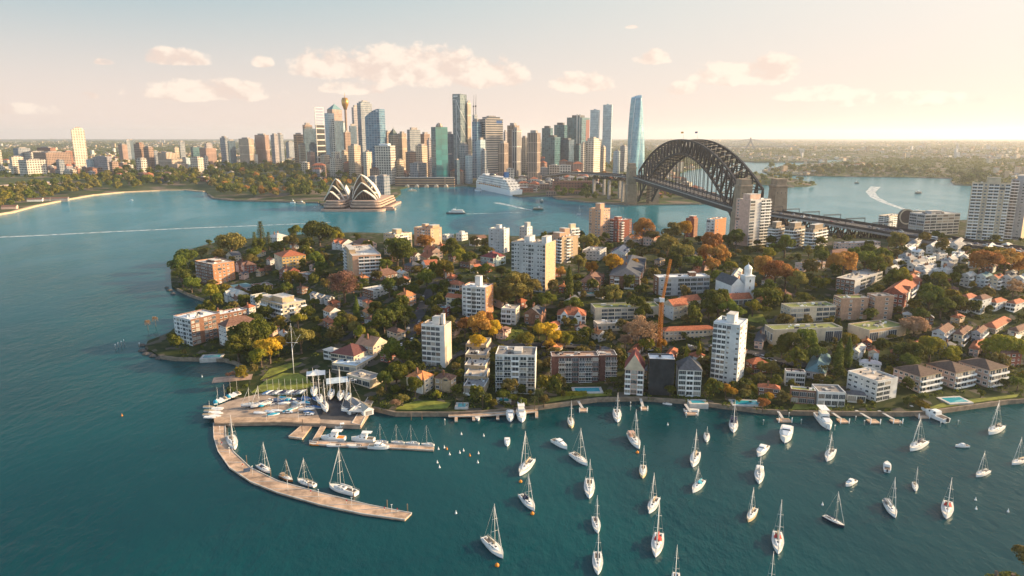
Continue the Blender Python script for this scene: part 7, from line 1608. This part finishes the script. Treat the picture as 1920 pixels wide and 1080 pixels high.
def canopy(x, y, wpx, label, m, peak=True, hh=4.2):
    g = ground(x, y); w_ = wpx * depth(g) / F / 2; o = empty('canopy', g, R(15)); tag(o, label, 'canopy'); q = MB(); n = 8
    P_ = lambda i, j: (w_ * (i / n * 2 - 1), w_ * .8 * (j / n * 2 - 1), hh + (2.4 * (1 - max(abs(i / n * 2 - 1), abs(j / n * 2 - 1))) ** 1.6 if peak else .35 * (i / n)))
    for i in range(n):
        for j in range(n): q.face([P_(i, j), P_(i + 1, j), P_(i + 1, j + 1), P_(i, j + 1)], 0, True)
    q.build('fabric', [m], o)
    for sx in (-1, 1):
        for sy in (-1, 1): q = MB(); q.tube((w_ * .95 * sx, w_ * .76 * sy, -2), (w_ * .95 * sx, w_ * .76 * sy, hh + .05), .1); q.build('post', [GEL], o)
canopy(593, 712, 34, 'peaked white tent canopy at the edge of the club lawn', WHITE)
canopy(633, 724, 40, 'flat pale blue canopy below the club terrace', pmat('pale_blue_roof', (.50, .58, .62), .6), False, 3.5)
for (x, y, l) in ((1455, 600, 'left'), ): pass
# clubhouse: terraces and wings
B('yacht club terrace wing with a glazed front and pale flat roof', 'the club terrace wing', 668, 700, 622, 708, 688, 20, CREAM, CREAM, rm=pmat('pale_blue_roof', (.50, .58, .62)), left='gggg', right='gg')
Hh('yacht club main wing under a broad maroon hipped roof', 'the maroon-roofed clubhouse', 664, 684, 620, 697, 668, 24, CREAM, CREAM, roof='hip', rm=pmat('maroon_roof', (.13, .05, .045), .8, .15, .8), left='ggg', right='ww')
Hh('cream yacht club tower wing catching the sun behind the maroon roof', 'the cream club wing', 700, 668, 668, 725, 650, 30, CREAM, SAND, roof='gable', rm=pmat('peach_tile', (.42, .22, .13), .8, .15), chim=1)
B('yacht club pavilion with a pale lantern roof at the left end of the terrace', 'the club pavilion', 626, 676, 606, 640, 660, 35, WHITE, WHITE, roof='hip', rm=PALE, left='gg', right='gg', rh=1.6)
B('yacht club car deck with a retaining front below the terrace', 'the club car deck', 694, 729, 650, 719, 715, 35, CREAM, CREAM, rm=GREY, left='ggg', right='x', fl=4)
for k, (x, y) in enumerate(((657, 770), (668, 764), (684, 772))):
    c = at(x, y, 2.2); o = empty('boat_shed', c, R(35), (.82, .82, .82)); tag(o, f'{("slate-roofed", "grey-roofed", "glass-roofed")[k]} boat shed at the right end of the hardstand', 'boat shed'); q = MB(); q.box(-3.4, 3.4, -6.5, 6.5, -.3, 3, 0); q.build('wall', [WHITE], o); q = MB(); hip_roof(q, -3.4, 3.4, -6.5, 6.5, 3.15, 2.2, .4, True); q.build('roof', [(SLATE, GREY, GLASS)[k], WHITE], o); q = MB(); q.face([(-2.2, -6.53, 0), (2.2, -6.53, 0), (2.2, -6.53, 2.6), (-2.2, -6.53, 2.6)]); q.build('door', [GREY], o)
tag(inst('car', CARM[1][1], None, at(662, 714, 7), R(10)), 'silver car parked on the club car deck', 'car')
# lawns, pools, roads, sea walls
def patch(name, pts, m, lift=.25, pitch=3.0):
    P2 = [ground(x, y) for x, y in pts]; poly = [(p.x, p.y) for p in P2]; A_ = np.array(poly); gx, gy = np.meshgrid(np.arange(A_[:, 0].min(), A_[:, 0].max(), pitch), np.arange(A_[:, 1].min(), A_[:, 1].max(), pitch)); k = pip(A_, gx, gy) & (pdist(A_, gx, gy) > .8)
    return tri_land(name, poly, list(zip(gx[k], gy[k])), lambda x, y: np.maximum(pen_h(x, y), 2.0) + lift, m, 0.0)
patch('lawn', [(738, 768), (775, 769), (838, 766), (846, 756), (815, 752), (780, 752), (760, 758)], LAWN); patch('lawn', [(470, 737), (520, 731), (556, 731), (590, 724), (575, 708), (560, 700), (530, 700), (498, 714)], LAWN)
patch('lawn', [(488, 712), (510, 704), (560, 684), (566, 680), (540, 682), (505, 693)], LAWN); patch('lawn', [(1752, 767), (1805, 758), (1905, 745), (1912, 739), (1860, 746), (1820, 748), (1770, 755), (1742, 765)], LAWN)
patch('lawn', [(1024, 755), (1095, 744), (1148, 742), (1145, 736), (1090, 737), (1032, 747)], LAWN); patch('lawn', [(1484, 768), (1560, 769), (1560, 760), (1490, 758)], LAWN); patch('lawn', [(1390, 745), (1425, 742), (1418, 722), (1395, 722)], LAWN); patch('lawn', [(1400, 602), (1440, 608), (1430, 590), (1405, 590)], LAWN); patch('lawn', [(940, 640), (985, 632), (980, 618), (945, 618)], LAWN)
def pool(x, y, wpx, dpx, rz, label):
    g = ground(x, y); w_ = wpx * depth(g) / F; o = empty('swimming_pool', (g.x, g.y, g.z + .75), R(rz)); tag(o, label, 'swimming pool'); d = dpx; q = MB(); q.box(-w_ / 2 - 1.6, w_ / 2 + 1.6, -d / 2 - 1.6, d / 2 + 1.6, -3.5, 0, 0); q.build('paving', [PALE], o)
    q = MB(); q.box(-w_ / 2, w_ / 2, -d / 2, d / 2, -.4, .03, 0); q.build('water_surface', [POOL], o)
pool(1101, 733, 46, 6, 2, 'bright blue swimming pool in front of the dark brick waterfront block'); pool(398, 670, 30, 6, 10, 'teal swimming pool on the shore below the white-bayed brick block'); pool(1398, 757, 45, 6, -4, 'long turquoise pool at the waterfront right of the white waterfront tower'); pool(1790, 752, 38, 7, 8, 'turquoise pool with white paving on the sunny lawn at the right')
pool(1308, 756, 24, 4, -2, 'small dark blue pool in front of the grey mansard house'); pool(866, 762, 14, 5, 0, 'small dark pool on the terrace of the stepped stack'); pool(1110, 551, 44, 6, 3, 'pale lap pool on the deck of the turreted house'); pool(945, 752, 18, 4, 0, 'small bright blue pool cover below the white balconied block')
def road(pts, w_): strip('road', [ground(x, y) for x, y in pts], w_, ASPH, hgt)
road([(748, 690), (757, 660), (768, 630), (782, 600), (795, 572), (806, 548), (815, 530), (822, 512)], 8); road([(748, 690), (800, 698), (850, 668), (900, 655), (960, 651), (1020, 648), (1100, 652), (1180, 666), (1235, 668), (1300, 654), (1350, 660), (1420, 664), (1480, 684), (1560, 695), (1640, 700), (1700, 700), (1800, 690), (1950, 680)], 8); road([(640, 640), (660, 630), (690, 600), (640, 585), (600, 612)], 6)
PARK = random.Random(8)
def parked(pts, n, where):
    P2 = [ground(x, y) for x, y in pts]
    for k in range(n):
        i = PARK.randrange(len(P2) - 1); t = PARK.random(); a, b = P2[i], P2[i + 1]; p = a.lerp(b, t); d = (b - a).normalized(); sd_ = PARK.choice((-1, 1)); x, y = p.x - d.y * 3.0 * sd_, p.y + d.x * 3.0 * sd_; c, me = PARK.choice(CARM)
        tag(inst('car', me, None, (x, y, hgt(x, y) + .42), math.atan2(d.y, d.x)), f'{c} car parked {where}', 'car', f'{c} cars parked {where}')
parked([(757, 660), (768, 630), (782, 600), (795, 572), (806, 548)], 16, 'along the shady street'); parked([(1020, 648), (1100, 652), (1180, 666), (1300, 654), (1420, 664), (1480, 684), (1640, 700)], 22, 'along the road behind the waterfront row'); parked([(620, 600), (640, 590), (680, 600)], 4, 'in the small car park by the cypress')
def seawall(i0, i1, label):
    p = [Vector(PEN[k]) for k in range(i0, i1 + 1)]; q = shore_line(p, -2, 2.5, -.9); o = q.build('sea_wall', STONE); tag(o, label, 'sea wall')
seawall(0, 9, 'sandstone sea wall under the gardens on the right'); seawall(9, 17, 'sandstone sea wall in front of the waterfront row'); seawall(17, 19, 'sandstone sea wall under the small sunny lawn'); seawall(26, 30, 'low rock wall below the white-bayed block'); seawall(36, 39, 'sandstone wall in the small cove')
# little jetties along the bank
def dock(x, y, wpx, d, label, gx=None):
    p = at(x, y, .8); w_ = wpx * depth(p) / F; o = empty('jetty', p, 0); tag(o, label, 'jetty'); q = MB(); q.box(-w_ / 2, w_ / 2, -d / 2, d / 2, -.7, 0); q.build('deck', [SAWN], o); q = MB(); q.loft([[(-.7, d / 2, -.1), (.7, d / 2, -.1), (.7, d / 2, .15), (-.7, d / 2, .15)], [(-.7 + (gx or 0), d / 2 + 8, 1.4), (.7 + (gx or 0), d / 2 + 8, 1.4), (.7 + (gx or 0), d / 2 + 8, 1.65), (-.7 + (gx or 0), d / 2 + 8, 1.65)]]); q.build('gangway', [PALE], o)
    for sx in (-1, 1): q = MB(); q.tube((sx * w_ / 2, -d / 2, -3), (sx * w_ / 2, -d / 2, 1.6), .22); q.lathe([(.3, 1.6), (.3, 1.9), (.05, 2.1)], 8, (sx * w_ / 2, -d / 2)); q.build('pile', [GEL], o)
for (x, y, w_, d, l, gx) in ((1093, 768, 14, 4, 'short jetty with a pale gangway below the dark brick block', -2), (1207, 765, 12, 4, 'short jetty below the narrow red-roofed house', 0), (1470, 787, 24, 4, 'square-ended jetty below the spreading red house', 0), (1580, 788, 16, 5, 'jetty just right of the big flybridge cruiser', -3), (1637, 789, 18, 5, 'jetty below the oblique white block, left one', -4), (1680, 789, 17, 4, 'jetty below the oblique white block, right one', -4), (1728, 779, 20, 5, 'pale jetty at the bow of the twin-engined launch', 0), (1296, 775, 22, 3, 'jetty with the cream launch alongside', -1)): dock(x, y, w_, d, l, gx)
jetty([(841, 781), (905, 780), (960, 776), (1008, 772)], [(842, 776), (905, 775), (960, 771), (1008, 767)], 1.3, 'long timber jetty along the bank with short arms', 'jetty', th=.5)
for x, y in ((855, 790), (888, 788), (933, 786), (1006, 783)):
    jetty([(x - 2, y), (x + 3, y)], [(x - 2, y - 11), (x + 3, y - 11)], 1.1, {855: 'first short arm of the long timber jetty', 888: 'second short arm of the long timber jetty', 933: 'third short arm of the long timber jetty', 1006: 'last short arm of the long timber jetty'}[x], 'jetty', th=.5)
for x, y in ((217, 655), (222, 652), (228, 649), (233, 646), (262, 652)): pile(x, y, 'white timber pile of the old boat steps off the left rocks', 'piles off the left rocks', True, 1.1)
# rocks at the left shore
def rock(x, y, r, label, grp):
    p = at(x, y); n_ = np.random.default_rng(int(x * 9)); q = MB(); q.loft([[(p.x * 0 + rr_ * math.cos(a) * n_.uniform(.8, 1.2), rr_ * .7 * math.sin(a) * n_.uniform(.8, 1.2), z) for a in np.linspace(0, 6.283, 9, endpoint=False)] for z, rr_ in ((-1, r * 1.1), (.4, r), (1.0, r * .75), (1.5, r * .3))]); tag(q.build('rock', [pmat('rock', (.12, .10, .085), .95, .3, .6)], None, p), label, 'rock', grp)
for x, y, r in ((268, 658, 3), (276, 664, 4), (288, 668, 3.4), (300, 672, 3), (266, 648, 2.6), (318, 545, 3), (324, 551, 2.5), (313, 540, 2)): rock(x, y, r, 'dark shore rock ' + ('below the palms' if x < 310 and y > 600 else 'at the left tip'), 'dark shore rocks ' + ('below the palms' if x < 310 and y > 600 else 'at the left tip'))
# hedges
def hedge(x0, y0, x1, y1, hh, label):
    a, b = ground(x0, y0), ground(x1, y1); n = int((b - a).length * 60); n_ = np.random.default_rng(int(x0)); t = n_.uniform(0, 1, n); d = (b - a).normalized(); z = n_.uniform(0, hh, n); s_ = n_.choice([-1.2, 1.2], n); top = n_.random(n) < .35; z = np.where(top, hh, z); s_ = np.where(top, n_.uniform(-1.2, 1.2, n), s_)
    Pq = np.stack([a.x + (b.x - a.x) * t - d.y * s_, a.y + (b.y - a.y) * t + d.x * s_, a.z + (b.z - a.z) * t + z], 1); Nq = unit(np.stack([-d.y * s_, d.x * s_, np.where(top, 2.0, .1)], 1) + n_.normal(size=(n, 3)) * .4); o = inst('hedge', quads('hedge', Pq, Nq, .34, LEAF['l'], n_)); tag(o, label, 'hedge')
hedge(1049, 640, 1103, 640, 7, 'big clipped hedge below the white-gabled red house'); hedge(1740, 769, 1710, 752, 3, 'clipped hedge between the sunny lawn and the dark planting'); hedge(1052, 742, 1100, 741, 2.2, 'low clipped hedge below the bright blue pool'); hedge(1400, 718, 1425, 742, 2.5, 'yellowish hedge round the lawn beside the white waterfront tower')
# the tower crane at the building site
g = ground(1236, 662); cr = empty('tower_crane', g); tag(cr, 'orange lattice tower crane rising from the building site', 'crane'); OR = pmat('crane_orange', (.55, .21, .03), .6, .1)
def lattice(q, p, t, w0, n):
    p, t = Vector(p), Vector(t); d = (t - p).normalized(); a = d.orthogonal().normalized(); b = d.cross(a); c = [(a * sx + b * sy) * w0 / 2 for sx, sy in ((-1, -1), (1, -1), (1, 1), (-1, 1))]
    for k in range(4): q.beam(p + c[k], t + c[k], .28)
    for j in range(n):
        u, v = p.lerp(t, j / n), p.lerp(t, (j + 1) / n)
        for k in range(4): q.beam(u + c[k], v + c[(k + 1) % 4], .18)
h1 = z_for(g.x, g.y, 565) - g.z; h2 = z_for(g.x, g.y, 487) - g.z; q = MB(); lattice(q, (0, 0, -1), (0, 0, h1), 2.0, 22); q.build('mast', [OR], cr); q = MB(); lattice(q, (.5, 0, h1 + 1), (5.0, 2, h2), 1.1, 20); q.build('jib', [OR], cr); q = MB(); q.cbox((0, 0, h1 + 1), (3, 3, 2.6)); q.build('cab', [WHITE], cr); q = MB(); q.cbox((-3, 0, h1 + .8), (4, 2, 1.6)); q.build('counterweight', [GREY], cr)
# the chapel
g = ground(1404, 562); ch = empty('chapel', g, R(12)); tag(ch, 'white chapel with a square tower and domed lantern', 'chapel'); CH = CREAM; k_ = depth(g) / F; tw_ = 19 * k_; h1 = z_for(g.x, g.y, 519) - g.z; h2 = z_for(g.x, g.y, 497) - g.z
q = MB(); q.box(-tw_ / 2, tw_ / 2, 0, tw_, -6, h1, 0); q.box(-tw_ / 2 - .4, tw_ / 2 + .4, -.4, tw_ + .4, h1, h1 + .6, 0); q.build('tower', [WHITE], ch); q = MB(); q.lathe([(tw_ * .36, h1 + .6), (tw_ * .36, h1 + (h2 - h1) * .6), (tw_ * .42, h1 + (h2 - h1) * .62), (tw_ * .3, h1 + (h2 - h1) * .8), (.2, h2), (.1, h2 + 1.5)], 10, (0, tw_ / 2), 0, False); q.build('lantern', [WHITE], ch)
q = MB(); q.box(-tw_ / 2 - 25 * k_, -tw_ / 2, 2, 26, -6, h1 * .62, 0); q.build('nave', [WHITE], ch); q = MB(); hip_roof(q, -tw_ / 2 - 25 * k_, -tw_ / 2 - .1, 2, 26, h1 * .62 + .15, 5.5, .5, True); q.build('roof', [SLATE, WHITE], ch)
for (x, z_) in ((0, h1 * .45), (0, h1 * .75)): inst('window', win_mesh('win'), ch, (x, 0, z_), 0, (1.3, 1, 2.4))
for x in (-1.4, 0, 1.4): inst('window', win_mesh('win'), ch, (-tw_ / 2 - 12.5 * k_ + x, 2, h1 * .2), 0, (.8, 1, 2.4))
# the round fairground building beyond the bridge road, the quay, the far cable bridge
p = atD(1699, 420, 850); o = empty('fairground_gate', (p.x, p.y, p.z)); tag(o, 'round-arched dark fairground building behind the bridge road', 'building'); q = MB(); n = 20; q.loft([[(9 * math.cos(a), y, 9 * math.sin(a) + 9) for a in np.linspace(0, 6.283, n, endpoint=False)] for y in (0, 5)]); q.box(-9, 9, .5, 4.5, -26, 8); q.build('drum', [pmat('fair_dark', (.09, .07, .06))], o); q = MB(); q.loft([[(r * math.cos(a), y, r * math.sin(a) + 9) for a in np.linspace(0, 6.283, n, endpoint=False)] for r, y in ((9.6, -.3), (8.0, -.3))], 0, False); q.build('rim', [CREAM], o)
p = far_pt(1406, 6200); o = empty('cable_bridge', p); tag(o, 'far cable-stayed bridge with one A-shaped pylon in the haze', 'bridge'); zt = z_for(p.x, p.y, 258) - p.z; q = MB()
for sg in (-1, 1): q.beam((sg * 50, 0, -10), (sg * 12, 0, zt * .55), 11); q.beam((sg * 12, 0, zt * .55), (0, 0, zt * .8), 10)
q.beam((0, 0, zt * .75), (0, 0, zt), 9); q.build('pylon', [GREY], o); q = MB()
q.box(-420, 420, -9, 9, 28, 34); q.build('deck', [GREY], o); q = MB()
for k in range(-9, 10):
    if k: q.beam((0, 0, zt * .9), (k * 44, 0, 34), 1.6)
q.build('cables', [PALE], o)
def slab(x0, x1, y0, D, ytop, m, label, name='building', cat='building', d=22, rm=None):
    a, b = far_pt(x0, D), far_pt(x1, D); z0 = 2.0; zt = z_for(a.x, a.y, ytop); q = MB(); q.box(a.x, b.x, D, D + d, -2, zt, 0, 1); o = q.build(name, [m, rm or PALE]); tag(o, label, cat); return o
slab(741, 852, 0, 2090, 333, ORBAND, 'long low railway station along the quay with an elevated road', 'quay_station', 'station', 30); slab(735, 1010, 0, 2070, 339.5, GREY, 'raised concrete roadway running along the quay', 'viaduct', 'viaduct', 8) if False else None
for k, x in enumerate((766, 784, 802, 820, 838)):
    a = at(x, 349, 1.5); o = empty('ferry_wharf', a); tag(o, f'ferry wharf with a pale gabled roof, {("first", "second", "third", "fourth", "fifth")[k]} from the left on the quay', 'wharf'); q = MB(); q.box(-6, 6, -40, 40, -2, 0); q.build('deck', [TIMBER], o); q = MB(); q.box(-5, 5, -36, 36, 0, 3.4); q.build('wall', [CREAM], o); q = MB(); hip_roof(q, -5, 5, -36, 36, 3.5, 3, .8, True); q.build('roof', [PALE, CREAM], o)
for (xl, xr, yt, D, m, l) in ((690, 714, 331, 1800, GREYG, 'grey glass apartment slab behind the right shells, left of two'), (706, 731, 330, 1700, GREYG, 'grey ribbed apartment slab right of the shells, right of two')): T(xl, xr, yt, D, m, l, .6, 30)
slab(958, 1000, 0, 1830, 352, REDB, 'brown-brick passenger terminal at the stern of the liner', 'terminal', 'terminal', 40); slab(1036, 1112, 0, 1800, 340, REDB, 'long brick warehouse row on the point', 'warehouse', 'warehouse', 26, BRTILE); slab(1024, 1100, 0, 1745, 358, BROWNB, 'low brown wharf building on the point before the warehouse row', 'wharf_building', 'wharf', 16, BRTILE); slab(1290, 1344, 0, 1640, 362, WHITEB, 'long pale finger wharf seen under the steel arch', 'finger_wharf', 'wharf', 30, BRTILE); slab(1240, 1300, 0, 1730, 352, REDB, 'brick wharf shed left of the pale finger wharf', 'wharf_shed', 'wharf', 24, BRTILE)
a, b = atD(-6, 352, 1800), atD(128, 333, 2050); d = (b - a); o = empty('naval_wharf', (a.x, a.y, 3), math.atan2(d.y, d.x)); tag(o, 'very long pale pink wharf building on the left shore', 'wharf'); L = Vector((d.x, d.y)).length; q = MB(); q.box(0, L, 0, 26, -3, 16, 0); q.build('wall', [fm('pale_pink_wall', (.60, .47, .40), (.2, .15, .13), (.3, .24, .2), 5, 5, 2.2)], o); q = MB(); hip_roof(q, 0, L, 0, 26, 16.2, 4, .6); q.build('roof', [pmat('pale_pink_roof', (.52, .40, .34)), PALE], o)
q = MB(); zt = z_for(far_pt(1418, 5200).x, 5200, 279); pp = far_pt(1422, 5200)
tag((lambda m__: (m__.box(-16, 16, 0, 20, -5, z_for(pp.x, pp.y, 279) - pp.z, 0), m__.build('silo', [PALE], None, far_pt(1504, 5200)))[1])(MB()), 'pale square tower on the flat port land in the haze', 'tower')
for (x0, x1, y, l) in ((1485, 1530, 291, 'grey port shed beside the pale square tower'), ): slab(x0, x1, 0, 5300, y, GREY, l, 'port_shed', 'shed', 60)
# left cove details: beach, boathouse jetty
tag(shore_line([at(x, y) for x, y in FAR_PX[2:12]], -1, 2.7, -7).build('beach', pmat('sand', (.50, .37, .24), .95, .1, .1)), kind='structure')
tag(shore_line([at(x, y) for x, y in FAR_PX[12:17]], -1, 3.4, -4).build('sea_wall', STONE), 'sandstone sea wall round the garden point', 'sea wall'); tag(shore_line([at(x, y) for x, y in FAR_PX[28:34]], -1, 3.2, -4).build('sea_wall', STONE), 'sandstone sea wall round the headland under the arch', 'sea wall')
for (x, y, w_, l) in ((66, 378, 30, 'white boathouse on the left cove'), (84, 377, 22, 'dark boathouse beside the white one on the left cove'), (18, 392, 26, 'pinkish shed near the left edge of the cove'), (112, 376, 34, 'dark pier shed with poles on the left cove')):
    p = at(x, y, 2.5); q = MB(); q.box(-w_ / 2, w_ / 2, -4, 9, -3, 5, 0); hip_roof(q, -w_ / 2, w_ / 2, -4, 9, 5.12, 3, .5, True, 1, 0); tag(q.build('boathouse', [WHITE if x == 66 else (PINKW if x == 18 else GREY), BRTILE], None, p, R(20)), l, 'boathouse')
for k, (y, x) in enumerate(((40, 1187), (41, 1183))): pass
b = MB(); 
for k in range(1):
    pass
for k, (x, y, s_) in enumerate(()): pass

for k in range(18):
    x, y = rd.uniform(500, 600), rd.uniform(746, 776); c, n_ = CV[rd.randrange(5)]; dinghy(x, y, R(rd.uniform(-60, 60)), c, f'{n_}-covered dinghy among the boats on the open hardstand', f'{n_}-covered dinghies on the open hardstand', mast=rd.random() < .4)
for a, kw in (((650, 756, 655, 742, 706, 'small yacht on the hardstand left of the boat sheds'), dict(cover=BLUEC)), ((613, 776, 606, 757, 712, 'white yacht with a blue sail cover on the hardstand by the ramp'), dict(cover=BLUEC))): on_stand(*a, **kw)

m_ = MB(); m_.tube((0, 0, 0), (0, 0, 4.6), .07, .05, 6); m_.box(-.35, .35, -.1, .1, 4.5, 4.65); LAMPM = m_.mesh('light_pole', [GEL])
for k, (x, y) in enumerate(((413, 815), (431, 856), (474, 892), (540, 920), (598, 937), (660, 952), (735, 966), (500, 788), (560, 789))): tag(inst('light_pole', LAMPM, None, at(x, y, .8 if k < 7 else 2.35), .6 * k), 'slim white light pole on the ' + ('curved pontoon' if k < 7 else 'boardwalk'), 'light pole', 'light poles on the ' + ('curved pontoon' if k < 7 else 'boardwalk'))
# ---------------------------------------------------------------- wording the trees' labels by what they stand beside
PL = {}
used_refs = {}
for r_, *_ in NEARBLD: used_refs[r_] = used_refs.get(r_, 0) + 1
GOODREF = [b for b in NEARBLD if used_refs[b[0]] == 1]
drop = []
for (o, kd, px, py) in TREES:
    p = o.location; best = sorted(GOODREF, key=lambda b: (b[3][0] - p.x) ** 2 + (b[3][1] - p.y) ** 2)[0]
    dx = px - (best[2][0] + best[2][1]) / 2; hw = (best[2][1] - best[2][0]) / 2; dyw = p.y - best[3][1]
    if dx < -hw - 2: rel = 'left of'
    elif dx > hw + 2: rel = 'right of'
    else: rel = 'behind' if dyw > 0 else 'in front of'
    words = KIND[kd][2]; PL.setdefault((words, rel, best[0]), []).append((px, py, o))
ORD = ['first', 'second', 'third', 'fourth', 'fifth', 'sixth', 'seventh', 'eighth', 'ninth', 'tenth', 'eleventh', 'twelfth', 'thirteenth', 'fourteenth', 'fifteenth']
NUM = ['', 'one', 'two', 'three', 'four', 'five', 'six', 'seven', 'eight', 'nine', 'ten', 'eleven', 'twelve', 'thirteen', 'fourteen', 'fifteen']
for (words, rel, ref), L in PL.items():
    L.sort(key=lambda t: t[0]); cat = words.split()[-1]; cat = 'tree' if cat in ('fig', 'palm', 'pine', 'cypress', 'conifer') else cat
    for k, (px, py, o) in enumerate(L):
        lab = f'{words} {rel} {ref}' if len(L) == 1 else (f'{words} {rel} {ref}, {("left", "right")[k]} of two' if len(L) == 2 else f'{words} {rel} {ref}, {ORD[min(k, 14)]} from left')
        tag(o, lab, cat)
for o in S.objects:
    if '_dims' in o: del o['_dims']

import os
if os.environ.get('DBG'):
    for o in S.objects:
        if o.parent is None and len(str(o.get('label', '')).replace(',', ' ').split()) > 16: print('LONG', o.name, o['label'])
# ---------------------------------------------------------------- the hazy air
hz = bpy.data.materials.new('haze_air'); hz.use_nodes = True; t = hz.node_tree; t.nodes.clear()
pv = N(t, 'ShaderNodeVolumePrincipled'); pv.inputs['Color'].default_value = (.95, .95, 1, 1); pv.inputs['Density'].default_value = HAZE; pv.inputs['Anisotropy'].default_value = .4
oo = N(t, 'ShaderNodeOutputMaterial'); t.links.new(pv.outputs[0], oo.inputs['Volume'])
mb = MB(); mb.box(-29500, 29500, -250, 31000, -4, 420)
tag(mb.build('haze', hz), kind='stuff')
